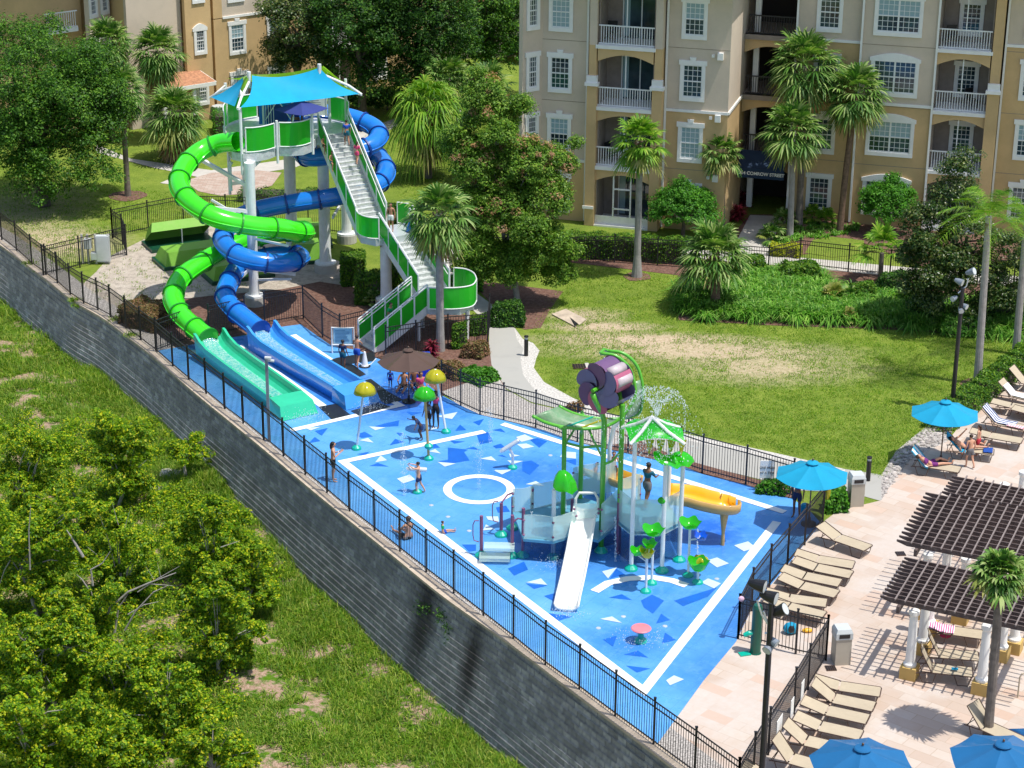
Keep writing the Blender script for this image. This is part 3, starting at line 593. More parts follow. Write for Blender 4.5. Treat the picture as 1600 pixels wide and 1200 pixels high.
def balcony(fr, P, u0, u1, n, zf, first=False, arch=True, wallmat='gold', door='slide', depth=1.9, top=2.62, mul=True):
    mb = MB(); fr.box(mb, u0, u1, n-depth, n-.05, zf-.2, zf); mb.build('balcony_floor', M['trim'], P)
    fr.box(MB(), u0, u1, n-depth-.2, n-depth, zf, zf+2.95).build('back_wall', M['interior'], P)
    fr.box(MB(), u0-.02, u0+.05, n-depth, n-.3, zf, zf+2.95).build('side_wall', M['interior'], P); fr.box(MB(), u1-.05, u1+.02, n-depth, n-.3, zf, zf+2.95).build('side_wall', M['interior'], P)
    fr.box(MB(), u0-.1, u1+.1, n-.0, n+.09, zf-.2, zf-.02).build('ledge', M['trim'], P)
    if door == 'slide':
        d = fr.box(MB(), u0+.85, u1-.1, n-depth+.003, n-depth+.03, zf+.02, zf+2.2).build('sliding_door', M['glass'], P)
        mb = MB()
        for x in (u0+.85, (u0+u1+.75)/2, u1-.1): fr.box(mb, x-.03, x+.03, n-depth+.032, n-depth+.07, zf, zf+2.22)
        fr.box(mb, u0+.85, u1-.1, n-depth+.032, n-depth+.07, zf+2.2, zf+2.27); mb.build('frame', M['white'], d)
        fr.box(MB(), u0+.9, u0+1.2, n-depth+.031, n-depth+.034, zf+.1, zf+2.2).build('curtain', M['blind'], d)
    else: window(fr, P, (u0+u1)/2+.1, zf+.3, 1.35, 1.9, n-depth, 'flat')
    N = 16; zt = zf+2.95; zs = zf+top-(.32 if arch else 0)
    if arch:
        poly = [fr.p(u0, n, zt), fr.p(u1, n, zt)]+[fr.p(u1-(u1-u0)*k/N, n, zs+.36*math.sin(math.pi*k/N)) for k in range(N+1)]
        MB().slab(poly, fr.N*-.25).build('arch_spandrel', M[wallmat], P)
    if first:
        mb = MB(); z9 = zf+2.2
        fr.box(mb, u0, u1, n-.2, n-.14, zf, zf+.42); d = mb.build('screen_kickplate', M['trim'], P)
        mb = MB()
        for x in (u0+.95, u0+1.85): fr.box(mb, x-.035, x+.035, n-.2, n-.12, zf+.42, zs+.3)
        fr.box(mb, u0+.95, u0+1.85, n-.2, n-.12, zf+1.85, zf+1.92); fr.box(mb, u0+.95, u0+1.85, n-.2, n-.12, zf+.8, zf+.87); mb.build('screen_door_frame', M['white'], d)
    else:
        railing(fr, P, u0, u1, n-.12, zf)
        if mul: fr.box(MB(), (u0+u1)/2-.025, (u0+u1)/2+.025, n-.17, n-.12, zf+.98, zf+(2.9 if arch else 2.9)).build('mullion', M['white'], P)
FA = Frame(G(928, 352), -15.5)
BA = thing('apartment_building', 'four-storey tan and taupe apartment building with white railed balconies and an entry awning', 'building', FA.O)
FZ = [.1, 3.2, 6.3, 9.45]; TOP = 12.6
def wins(uc, w, h, n, zs, kinds, **k):
    for i, (z, kd) in enumerate(zip(zs, kinds)): window(FA, BA, uc, z, w, h, n, kd, blind=k.get('bl', [0]*9)[i], dbl=k.get('dbl', False))
# left section with chamfered bay
wall(FA, BA, -3.0, -.5, -.5, 3.22, TOP, 'taupe'); wall(FA, BA, -3.0, -.5, -.5, 0, 3.22, 'gold'); band(FA, BA, -3.0, -.5, -.5, 3.22)
FB = Frame(FA.p(-3.0, -.5, 0), -15.5+180-50); FB = Frame(FA.p(-3.0, -.5, 0)+Vector((0, 0, 0)), -15.5+52)
cb = FB  # bay side: runs back-left from the corner
fl = Frame(FA.p(-3.0, -.5, 0)-FB.U*1.25, -15.5+52)
for z0, z1, mt in ((3.22, TOP, 'taupe'), (0, 3.22, 'gold')): fl.box(MB(), 0, 1.25, -.3, 0, z0, z1).build('wall', M[mt], BA)
for i in range(4): window(fl, BA, .62, .55+3.13*i, .95, 2.05, 0, 'flat')
wins(-2.05, 1.4, 2.08, -.5, [.42, 3.57, 6.72, 9.85], ['key']*4, bl=[0, 1, 0, 2])
wall(FA, BA, -4.2, -3.0, -3.2, 0, TOP, 'taupe')
# balcony stack
for i, z in enumerate(FZ): balcony(FA, BA, 0, 2.85, 0, z, first=(i == 0), arch=(i < 3), top=2.62)
for u0, u1 in ((-.5, 0), (2.85, 3.35)):
    wall(FA, BA, u0, u1, .12, 0, 7.35, 'gold', 2.2); wall(FA, BA, u0+.06, u1-.06, .0, 7.35, 9.4, 'gold', 2.1); wall(FA, BA, u0+.06, u1-.06, 0, 9.4, TOP, 'taupe', 2.1)
    mb = MB(); FA.box(mb, u0-.1, u1+.1, -.1, .25, 7.35, 7.52); FA.box(mb, u0-.02, u1+.02, -.1, .17, 7.52, 7.85); mb.build('pillar_capital', M['trim'], BA)
FA.box(MB(), -.6, -.03, .12, .17, .9, 1.05).build('trim_band', M['trim'], BA)
# right section of the block
wall(FA, BA, 3.4, 6.6, -.6, 6.22, TOP, 'taupe'); wall(FA, BA, 3.4, 6.6, -.6, 0, 6.22, 'gold'); band(FA, BA, 3.4, 6.6, -.6, 6.24)
wins(4.75, 1.42, 2.1, -.6, [.45, 3.58, 6.75, 9.88], ['key']*4, bl=[0, 2, 0, 1])
for z in (8.95, 5.8, 2.7): FA.box(MB(), 5.98, 6.26, -.6, -.42, z, z+.36).build('vent_box', M['trim'], BA); FA.box(MB(), 5.68, 5.82, -.6, -.5, z+.1, z+.25).build('vent_box', M['trim'], BA)
# lit return wall
for z0, z1, mt in ((6.22, TOP, 'taupe'), (0, 6.22, 'gold')): FA.box(MB(), 6.3, 6.6, -5.6, -.9, z0, z1).build('wall', M[mt], BA)
FA.box(MB(), 6.6, 6.67, -4.5, -.6, 6.17, 6.31).build('trim_band', M['trim'], BA)
# recessed stair and breezeway
FA.box(MB(), 6.6, 9.25, -8.2, -8.0, 0, TOP).build('back_wall', M['int_dark'], BA)  # near-black wall colour stands in for the shade deep in the recess
for i, z in enumerate(FZ):
    if i: FA.box(MB(), 6.6, 9.25, -8, -4.6, z-.25, z).build('landing_floor', M['interior'], BA)
    if i:
        N = 14; u0, u1 = 6.62, 9.24; n = -4.7; poly = [FA.p(u0, n, z), FA.p(u1, n, z)]+[FA.p(u1-(u1-u0)*k/N, n, z-.95+.36*math.sin(math.pi*k/N)) for k in range(N+1)]
        MB().slab(poly, FA.N*-.25).build('arch_spandrel', M['gold'], BA)
        railing(FA, BA, 6.75, 9.2, -4.85, z, mat='metal_dark')
    FA.box(MB(), 7.0, 7.28, -5.6, -5.3, z, z+2.85).build('column', M['trim'], BA)
aw = MB(); a0 = [FA.p(6.75, -4.4, 3.45), FA.p(9.2, -4.4, 3.45), FA.p(9.2, -3.35, 2.75), FA.p(6.75, -3.35, 2.75)]
aw.slab(a0, (0, 0, -.03)); FA.box(aw, 6.75, 9.2, -3.36, -3.33, 2.25, 2.76)
awn = aw.build('entry_awning', simple('navy_awning', (.008, .03, .075), .8), BA)
tc = bpy.data.curves.new('awning_lettering', 'FONT'); tc.body = '7654 COMROW STREET'; tc.size = .235; tc.extrude = .006; tc.align_x = 'CENTER'; tc.align_y = 'CENTER'; tc.offset = .006
to = bpy.data.objects.new('awning_lettering', tc); COL.objects.link(to); to.parent = awn; q = FA.p(7.98, -3.31, 2.5)-rootloc(awn); to.location = q
to.rotation_euler = (R(90), 0, FA.a); tc.materials.append(M['white']); mesh_text(to)
# first right section
wall(FA, BA, 9.25, 12.62, -4.5, 9.42, TOP, 'taupe'); wall(FA, BA, 9.25, 12.62, -4.5, 0, 9.42, 'gold'); band(FA, BA, 9.25, 12.6, -4.5, 9.44)
wins(10.9, 1.45, 2.1, -4.5, [.4, 3.53, 6.7, 9.85], ['flat', 'key', 'key', 'flat'], bl=[0, 0, 0, 0])
# second
wall(FA, BA, 12.62, 16.3, -4.3, 6.4, TOP, 'taupe'); wall(FA, BA, 12.62, 16.3, -4.3, 0, 6.4, 'gold'); band(FA, BA, 12.62, 16.3, -4.3, 6.42)
wins(14.35, 2.55, 2.1, -4.3, [.55, 3.72, 6.82, 9.9], ['arch', 'arch', 'arch', 'flat'], dbl=True, bl=[0, 1, 0, 1])
for i, z in enumerate(FZ): balcony(FA, BA, 16.4, 19.0, -4.3, z, first=(i == 0), arch=(i < 3), door='win')
for u0, u1 in ((19.0, 19.6),):
    wall(FA, BA, u0, u1, -4.15, 0, 7.35, 'gold', 2.2); wall(FA, BA, u0+.06, u1-.06, -4.3, 7.35, TOP, 'gold', 2.1)
    mb = MB(); FA.box(mb, u0-.08, u1+.05, -4.3, -4.02, 7.35, 7.52); FA.box(mb, u0, u1, -4.3, -4.1, 7.52, 7.85); mb.build('pillar_capital', M['trim'], BA)
wall(FA, BA, 19.62, 26, -4.7, 9.7, TOP, 'taupe'); wall(FA, BA, 19.62, 26, -4.7, 0, 9.7, 'gold'); band(FA, BA, 19.62, 26, -4.7, 9.72)
wins(21.15, 1.45, 2.1, -4.7, [.7, 3.95, 7.0, 10.1], ['key']*4, bl=[0, 1, 0, 0])
for u, n in ((3.42, -.5), (-.62, -.4), (12.6, -4.2), (16.35, -4.2), (19.68, -4.6), (9.3, -4.4)): FA.box(MB(), u-.05, u+.05, n-.06, n+.04, .1, TOP).build('downspout', M['trim'], BA)
mb = MB()
for z in (9.42, 6.3, 3.2):
    for u0, u1, n in ((-3, -.5, -.5), (3.4, 6.6, -.6), (9.3, 12.6, -4.5), (12.65, 16.3, -4.3), (19.7, 26, -4.7)): FA.box(mb, u0, u1, n+.001, n+.008, z-.015, z+.015)
mb.build('control_joint', simple('dark_joint_line', (.30, .24, .17), .9), BA)  # thin brown strips mark the stucco joints at each floor
# body, eaves and roof
mb = MB(); FA.box(mb, -4.4, 6.5, -18, -2.4, 0, TOP-.02); FA.box(mb, 6.5, 26, -18, -8.25, 0, TOP-.02); FA.box(mb, 9.3, 16.3, -8.3, -4.8, 0, TOP-.03); FA.box(mb, 19.65, 26, -8.3, -5.1, 0, TOP-.03); mb.build('building_core', M['taupe'], BA)
mb = MB(); FA.box(mb, -5, 7.3, -18.5, .8, TOP, TOP+.25); FA.box(mb, 6.6, 26.5, -18.5, -3.7, TOP+.003, TOP+.24); mb.build('eave', M['trim'], BA)
mb = MB()
P = [FA.p(-5, .8, TOP+.25), FA.p(7.3, .8, TOP+.25), FA.p(7.3, -18.5, TOP+.25), FA.p(-5, -18.5, TOP+.25), FA.p(-1, -8, TOP+3), FA.p(4, -8, TOP+3)]
mb.add(P, [(0, 1, 5, 4), (1, 2, 5), (2, 3, 4, 5), (3, 0, 4), (3, 2, 1, 0)]); mb.build('roof', M['roofeave'], BA)

for k, (u, n, z, lb) in enumerate(((.45, -1.0, 9.45, 'dark chair on the top balcony of the left stack'), (17.0, -5.2, 9.45, 'dark armchair on the top balcony of the right stack'), (18.2, -5.3, 6.3, 'dark chair on the third-floor balcony of the right stack'), (.55, -1.1, 3.2, 'dark chair on the second-floor balcony of the left stack'))):
    c = FA.p(u, n, z); t = thing('balcony_chair', lb, 'chair', c, FA.a+.4*k); MB().box((0, 0, .42), (.5, .5, .06)).build('seat', M['black'], t, off=(0, 0, 0)); MB().box((0, .23, .7), (.5, .05, .55)).build('backrest', M['black'], t, off=(0, 0, 0))
    for sx in (-.22, .22):
        for sy in (-.22, .22): MB().box((sx, sy, .2), (.04, .04, .4)).build('leg', M['black'], t, off=(0, 0, 0))
# left building
FL = Frame((-18.16, 126.3), 38)
BL = thing('apartment_building', 'far ochre and taupe apartment building behind the palms at upper left, terracotta porch roof', 'building', FL.O)
def w2(uc, z0, w, h, n=0, kind='key', **k): return window(FL, BL, uc, z0, w, h, n, kind, **k)
wall(FL, BL, 0, 5.8, 0, 0, 5.95, 'gold'); wall(FL, BL, .62, 5.8, 0, 6.0, 13, 'taupe'); wall(FL, BL, 0, .62, .0, 6.0, 13, 'gold'); band(FL, BL, .62, 5.8, 0, 6.0)
for z in (.55, 3.65, 6.85): w2(1.6, z, 1.32, 2.08, blind=(1 if z < 6 else 0)); w2(4.3, z, 1.32, 2.08, blind=(0 if z < 3 else 1))
wall(FL, BL, -2.1, -.35, .3, 0, 13, 'gold'); wall(FL, BL, -.35, 0, -.25, 0, 13, 'gold')
for z in (.95, 4.05, 7.15): w2(-1.15, z, 1.0, 1.75, .3, 'arch')
wall(FL, BL, -5.7, -2.1, -.2, 6.2, 13, 'taupe'); wall(FL, BL, -5.7, -2.1, -.2, 0, 6.2, 'taupe')
f2 = Frame(FL.p(-7.6, -1.2, 0), 38+28); 
for z0, z1 in ((0, 13),): f2.box(MB(), 0, 2.15, -.3, 0, z0, z1).build('wall', M['taupe'], BL)
for z in (.4, 3.55, 6.7): window(f2, BL, .45, z, .95, 2.05, 0, 'flat'); window(f2, BL, 1.6, z, .95, 2.05, 0, 'flat')
wall(FL, BL, -14.5, -7.6, -2.2, 0, 13, 'gold')
for z in (3.2, 6.3): railing(FL, BL, -10.3, -8.2, -1.5, z, gap=.14); FL.box(MB(), -10.3, -8.2, -2.2, -1.45, z-.25, z).build('balcony_floor', M['trim'], BL)
for i, z in enumerate(FZ[:4]): balcony(FL, BL, 7.2, 10., 0, z, first=(i == 0), arch=(i < 3))
wall(FL, BL, 5.8, 7.2, .1, 0, 13, 'gold', 2.2); wall(FL, BL, 10., 10.7, .1, 0, 13, 'gold', 2.2); wall(FL, BL, 10.7, 16, -.3, 0, 13, 'gold')
for z in (.55, 3.65, 6.85): w2(12.2, z, 1.32, 2.08, -.3)
# tiled porch
mb = MB(); P = [FL.p(-4.6, 1.7, 2.55), FL.p(-1.0, 1.7, 2.55), FL.p(-1.3, .35, 3.0), FL.p(-4.6, -.15, 3.1)]; mb.slab(P, (0, 0, .12)); pr = mb.build('porch_roof', M['tile'], BL)
mb = MB(); mb.bar(P[0], P[1], .1, .22); mb.bar(P[1], P[2], .1, .2); mb.build('fascia', M['trim'], pr)
mb = MB(); FL.box(mb, -2.5, -2.3, 1.4, 1.6, 0, 2.5); FL.box(mb, -4.5, -4.3, 1.4, 1.6, 0, 2.5); mb.build('porch_post', M['trim'], BL)
mb = MB(); FL.box(mb, -14.5, 5.8, -14, -2.5, 0, 12.95); FL.box(mb, 5.8, 16, -14, -2.3, 0, 12.96); FL.box(mb, .1, 5.7, -2.6, -.35, 0, 12.9); FL.box(mb, -5.6, -.1, -2.6, -.55, 0, 12.9); FL.box(mb, 10.8, 15.9, -2.6, -.65, 0, 12.9); mb.build('building_core', M['gold'], BL)
FL.box(MB(), -15, 16.5, -14.5, 1.0, 13, 13.3).build('roof', M['roofeave'], BL)
# another low pink building glimpsed behind the dark trees
FR = Frame(G(640, 95), 12); BR = thing('low_building', 'pinkish building glimpsed through the dark trees at the top', 'building', FR.O)
wall(FR, BR, -6, 9, 0, 0, 4, 'interior'); window(FR, BR, 5, 1, 1.4, 1.6, 0, 'flat'); FR.box(MB(), -6.4, 9.4, -8, .5, 4, 4.3).build('roof', M['tile'], BR)
# air conditioners
for k, (px, py, lb) in enumerate(((343, 186, 'grey air-conditioning unit left of two others behind the slide tower'), (362, 182, 'dark-sided air-conditioning unit in the middle behind the slide tower'), (392, 184, 'pale air-conditioning unit nearest the blue slide entrance'))):
    b = G(px, py); t = thing('air_conditioner', lb, 'air conditioner', b, R(38), 'air conditioners by the far building')
    MB().box((0, 0, .4), (.8, .8, .75)).build('casing', M['lampgrey'], t, off=(0, 0, 0)); MB().lathe((0, 0, .78), [(.42, 0), (.42, .05), (.3, .06), (.28, .02)], 16).build('fan_grille', M['utility'], t, off=(0, 0, 0))
# ======================= SLIDE TOWER =======================
T = thing('slide_tower', 'tall white steel slide tower with green guard panels, stairs and blue shade canopy', 'slide tower', (-10.9, 95.5, 0))
def col(px, py, top, r, z=None):
    b = G(px, py); mb = MB(); h = top; mb.tube([(b.x, b.y, .5), (b.x, b.y, h)], r, 18); mb.lathe((b.x, b.y, 0), [(r*1.9, .42), (r*1.9, .5), (r*1.1, .52), (r, 1.0)], 18)
    o = mb.build('column', M['white'], T, smooth=False); MB().lathe((b.x, b.y, 0), [(r*2, 0), (r*2, .42)], 18).build('footing', M['concrete'], o); return b
PZ = 7.0
c1 = col(398, 476, 6.75, .23); c2 = col(457, 402, 6.75, .28); c3 = col(509, 424, 6.75, .27); c4 = col(386, 337, 6.75, .17); c5 = col(542, 378, 3.3, .25); c6 = col(604, 480, 2.95, .26)
# platform
plat = [(-12.75, 92.6), (-12.2, 92.2), (-11.6, 92.3), (-11.1, 92.75), (-10.8, 93.3), (-10.2, 93.25), (-9.6, 93.5), (-9.25, 94.1), (-9.15, 95.2), (-7.75, 96.3), (-7.7, 97.6), (-8.6, 98.4), (-9.6, 98.9), (-12.0, 99.0), (-13.4, 98.6), (-13.75, 97.2), (-13.3, 94.4)]
MB().prism(plat, 6.62, 6.72).build('platform_underside', M['steel'], T)
mb = MB(); mb.prism(plat, 6.722, 7.0); mb.build('platform_deck', M['stairtread'], T)
def guard(P, zb=7.08, h=1.12, n=8, back=False):
    P = [Vector((p[0], p[1], 0)) for p in P]; S_ = []
    for a, b in zip(P, P[1:]):
        S_ += [a+(b-a)*k/3 for k in range(3)]
    S_.append(P[-1])
    for _ in range(2): S_ = [S_[0]]+[(S_[i-1]+S_[i]*2+S_[i+1])/4 for i in range(1, len(S_)-1)]+[S_[-1]]
    V = []; m_ = len(S_)
    for p in S_: V += [(p.x, p.y, zb), (p.x, p.y, zb+h)]
    o = MB().add(V, [(2*i, 2*i+2, 2*i+3, 2*i+1) for i in range(m_-1)]).build('guard_panel', M['panel_green'], T)
    mb = MB(); mb.tube([(p.x, p.y, zb+h) for p in S_], .03, 6); mb.tube([(p.x, p.y, zb) for p in S_], .03, 6)
    for p in (S_[0], S_[-1]): mb.tube([(p.x, p.y, zb-.05), (p.x, p.y, zb+h)], .03, 6)
    mb.build('panel_frame', M['white'], o); return o
guard([(-12.05, 92.25), (-11.6, 92.3), (-11.1, 92.7), (-10.85, 93.1)]); guard([(-10.65, 93.25), (-10.2, 93.2), (-9.6, 93.45), (-9.3, 94.0)])
guard([(-13.3, 94.6), (-13.6, 96.2), (-13.5, 97.4), (-12.9, 98.3), (-12.3, 98.7)]); guard([(-8.75, 98.3), (-8.2, 98.0), (-7.8, 97.4), (-7.75, 96.6)])
# fascia posts
for (x, y, z0, z1) in ((-10.75, 93.2, 6.3, 8.3), (-9.22, 94.1, 6.5, 8.35)):
    MB().tube([(x, y, z0), (x, y, z1)], .06, 8).build('guard_post', M['white'], T)
def px_post(px, py0, y, z0, z1, r=.07): p = YP(px, py0, y); return MB().tube([(p.x, p.y, z0), (p.x, p.y, z1)], r, 10).build('canopy_post', M['white'], T)
bl = YP(355, 200, 97.0); px_post(355, 200, 97., 3.7, 9.1); px_post(377, 220, 92.3, 6.0, 9.1); px_post(515, 180, 97.0, 6.7, 9.2); px_post(541, 180, 97.6, 6.7, 9.2)
# canopy
FLc, FRc = G(371, 168, 9.15), G(565, 146, 9.05); BLc = G(328, 151, 8.75); BRc = Vector((-7.4, 97.6, 8.6)); P1 = G(389, 116, 10.35); P2 = G(499, 103, 10.5); P1.y = P1.y
P1 = YP(389, 117, 94.2); P2 = YP(499, 104, 95.2)
def sailq(name, mat, A_, B_, C_, D_, sag=.35, n=8, par=None):   # A-B top edge, D-C bottom edge
    V = []
    for i in range(n+1):
        for j in range(n+1):
            u, v = i/n, j/n; a = A_.lerp(B_, u); d = D_.lerp(C_, u); p = a.lerp(d, v)
            p = p+Vector((0, 0, -sag*4*u*(1-u)*(.5-.35*v)-sag*1.2*v*(1-v))); mid = (A_+B_+C_+D_)/4
            p = p+(Vector((mid.x, mid.y, p.z))-p)*(.16*4*u*(1-u)*v**2)+(Vector((mid.x, mid.y, p.z))-p)*(.08*4*v*(1-v)*abs(2*u-1)**3)
            V.append(p)
    F = [(i*(n+1)+j, (i+1)*(n+1)+j, (i+1)*(n+1)+j+1, i*(n+1)+j+1) for i in range(n) for j in range(n)]
    return MB().add(V, F).build(name, M[mat], T, smooth=True)
sailq('shade_sail', 'fab_blue', P1+Vector((.15, -.05, -.02)), P2+Vector((0, 0, -.05)), FRc, FLc+Vector((.12, 0, 0)), .45)
sailq('shade_sail', 'fab_lime', P1+Vector((0, .1, .0)), P2+Vector((.1, .1, .0)), BRc, BLc+Vector((.3, 2.5, .3)), .25)
sailq('shade_sail', 'fab_lime', P2+Vector((.1, .1, 0)), P2+Vector((.15, .2, .0)), BRc, FRc+Vector((0, .1, .02)), .25)
sailq('shade_sail', 'fab_blue', P1+Vector((-.3, .1, -.15)), P1+Vector((-.25, .05, -.2)), FLc+Vector((-.15, .2, 0)), BLc, .35)
sailq('shade_sail', 'fab_lime', P1+Vector((-.15, .05, -.1)), P1+Vector((0, .0, -.05)), FLc.lerp(P1, .45)+Vector((.02, 0, -.05)), BLc.lerp(P1, .5)+Vector((.35, 0, 0)), .05)
mb = MB()
for p, pk in ((FLc, P1), (BLc, P1), (FRc, P2), (BRc, P2)): MB().tube([p+Vector((0, 0, -.05)), p.lerp(pk, .3)+Vector((0, 0, -.02)), pk+Vector((0, 0, -.3))], .06, 8).build('canopy_strut', M['white'], T)
MB().tube([P1+Vector((0, 0, -.6)), P1+Vector((0, 0, .15))], .09, 8).build('peak_post', M['white'], T); MB().tube([P2+Vector((0, 0, -.6)), P2+Vector((0, 0, .12))], .09, 8).build('peak_post', M['white'], T)
for a, b in ((bl, BLc), (YP(377, 220, 92.3), FLc), (YP(515, 180, 97.), FRc), (YP(541, 180, 97.6), BRc)): MB().tube([(a.x, a.y, 9.0), (b.x, b.y, b.z-.08)], .04, 6).build('canopy_brace', M['white'], T)
# rules board, slide gate
s = MB(); a = YP(476, 185, 98.2); b = YP(511, 185, 98.3); s.slab([(a.x, a.y, 7.25), (b.x, b.y, 7.25), (b.x, b.y, 8.35), (a.x, a.y, 8.35)], (0, .03, 0)); sb = s.build('rules_board', simple('board_white', (.7, .72, .72), .5), T)
mb = MB(); mb.bar((a.x, a.y-.01, 7.2), (a.x, a.y-.01, 8.4), .05); mb.bar((b.x, b.y-.01, 7.2), (b.x, b.y-.01, 8.4), .05); mb.bar((a.x, a.y-.01, 8.38), (b.x, b.y-.01, 8.38), .05); mb.build('board_frame', M['white'], sb)
mb = MB(); random.seed(3)
for k in range(9): x0 = a.x+.12; x1 = a.x+.12+(b.x-a.x-.25)*random.uniform(.55, 1); mb.box(((x0+x1)/2, a.y-.006, 8.2-k*.1), (x1-x0, .006, .03))
mb.build('board_text_lines', simple('grey_print', (.2, .22, .26), .6), sb)
mb = MB(); ga = YP(412, 195, 96.8); gb = YP(458, 195, 96.9)
for q in (ga, gb): mb.tube([(q.x, q.y, 7), (q.x, q.y, 8.35)], .05, 8)
mb.tube([(ga.x, ga.y, 8.25), (gb.x, gb.y, 8.35)], .035, 6); mb.tube([(ga.x+.1, ga.y, 7.4), (ga.x+.6, ga.y, 8.2)], .025, 6); mb.tube([(gb.x-.1, gb.y, 7.4), (gb.x-.6, gb.y, 8.2)], .025, 6)
for k in range(1, 5): mb.tube([(ga.x+.12*k, ga.y, 7.1), (ga.x+.12*k, ga.y, 8.2)], .015, 5)
mb.build('start_gate', M['white'], T)
# hooded entry of the blue tube
mb = MB(); ex, ey = -11.2, 97.3
for k in range(13): pass
ring = [Vector((ex+.62*math.cos(a), ey, 7.45+.62*math.sin(a))) for a in np.linspace(-.3, math.pi+.3, 16)]
mb.tube(ring, .07, 8); mb.slab([(ex-.85, ey+.05, 7.05), (ex+.85, ey+.05, 7.05), (ex+.85, ey+.05, 8.25), (ex-.85, ey+.05, 8.25)]+[], (0, .04, 0)); mb.build('tube_entry', M['blue_tube'], T)
MB().tube([(ex, ey+.04, 7.5), (ex, ey-.0, 7.5)], .56, 20).build('tube_mouth', M['blue_flange'], T)
# stairs
def flight(A0, A1, z0, z1, nst, wdt, panels=True, rails=True):   # A0 top mid, A1 bottom mid
    A0 = Vector((*A0, z0)); A1 = Vector((*A1, z1)); d = A1-A0; h = Vector((d.x, d.y, 0)).normalized(); s = Vector((-h.y, h.x, 0)); hw = wdt/2
    mb = MB(); L = Vector((d.x, d.y, 0)).length; ang = math.atan2(h.y, h.x); run = L/nst
    for k in range(nst): c = A0+d*((k+.5)/nst); mb.box((c.x, c.y, z0+(z1-z0)*(k+1)/nst-.02), (run*1.06, wdt-.06, .045), ang)
    for k in range(nst): c = A0+d*(k/nst); mb.box((c.x, c.y, z0+(z1-z0)*(k+.5)/nst-.03), (.012, wdt-.08, abs(z1-z0)/nst*.72), ang)
    f = mb.build('stair_flight', M['stairtread'], T)
    for sd in (-1, 1):
        o_ = s*sd*hw; mb = MB(); mb.bar(A0+o_+Vector((0, 0, -.1)), A1+o_+Vector((0, 0, -.1)), .06, .34); mb.build('stringer', M['white'], T)
        np_ = 4
        if panels:
            for k in range(np_):
                a = A0+d*((k+.03)/np_)+o_*1.03; b = A0+d*((k+.97)/np_)+o_*1.03
                V = [a+Vector((0, 0, .12)), b+Vector((0, 0, .12)), b+Vector((0, 0, .98)), a+Vector((0, 0, .98))]
                p = MB().slab(V, s*sd*.02).build('guard_panel', M['panel_green'], T)
                mb = MB(); mb.tube(V+[V[0]], .028, 6); mb.build('panel_frame', M['white'], p)
        mb = MB()
        for k in range(np_+1): q = A0+d*(k/np_)+o_*1.05; mb.tube([q+Vector((0, 0, -.25)), q+Vector((0, 0, 1.08))], .04, 8)
        i_ = o_*.97; mb.tube([A0+o_*1.04+Vector((0, 0, 1.1)), A1+o_*1.04+Vector((0, 0, 1.1))], .03, 6)
        mb.tube([A0+i_*.97+Vector((0, 0, .86)), A1+i_*.97+Vector((0, 0, .86))], .022, 6); mb.build('handrail', M['white'], T)
flight((-8.4, 95.75), (-6.5, 92.7), 7.0, 3.45, 20, 1.5)
L1 = [(-7.15, 92.4), (-6.9, 91.4), (-6.2, 90.95), (-5.5, 91.3), (-4.6, 92.0), (-4.55, 93.0), (-5.1, 93.5), (-5.7, 93.2)]
MB().prism(L1, 3.1, 3.4).build('landing_deck', M['steel'], T)
flight((-5.4, 91.95), (-3.5, 88.8), 3.4, 1.55, 12, 1.5)
def guard2(P, zb): return guard(P, zb, .98)
guard2([(-7.2, 92.5), (-7.05, 91.6), (-6.5, 91.0), (-6.05, 91.0)], 3.45); guard2([(-5.35, 93.45), (-4.8, 93.3), (-4.5, 92.7), (-4.55, 92.1)], 3.45)
L2 = [(-4.2, 88.9), (-4.3, 87.6), (-3.6, 87.0), (-2.3, 87.0), (-1.7, 87.8), (-1.75, 89.0), (-2.4, 89.7), (-3.1, 89.3)]
MB().prism(L2, 1.25, 1.5).build('landing_deck', M['steel'], T)
guard2([(-2.65, 89.7), (-2.1, 89.6), (-1.7, 89.0), (-1.6, 88.2)], 1.55); guard2([(-1.6, 88.1), (-1.7, 87.3), (-2.3, 86.95), (-3.1, 86.9)], 1.55); guard2([(-3.2, 86.9), (-3.5, 86.9), (-3.65, 86.95)], 1.55)
flight((-4.1, 87.7), (-6.35, 86.1), 1.5, .05, 9, 1.25)
mb = MB()
for x, y in ((-4.1, 87.1), (-2.0, 87.4), (-2.0, 89.3), (-4.0, 88.8)): MB().tube([(x, y, 0), (x, y, 1.3)], .08, 8).build('landing_post', M['white'], T)

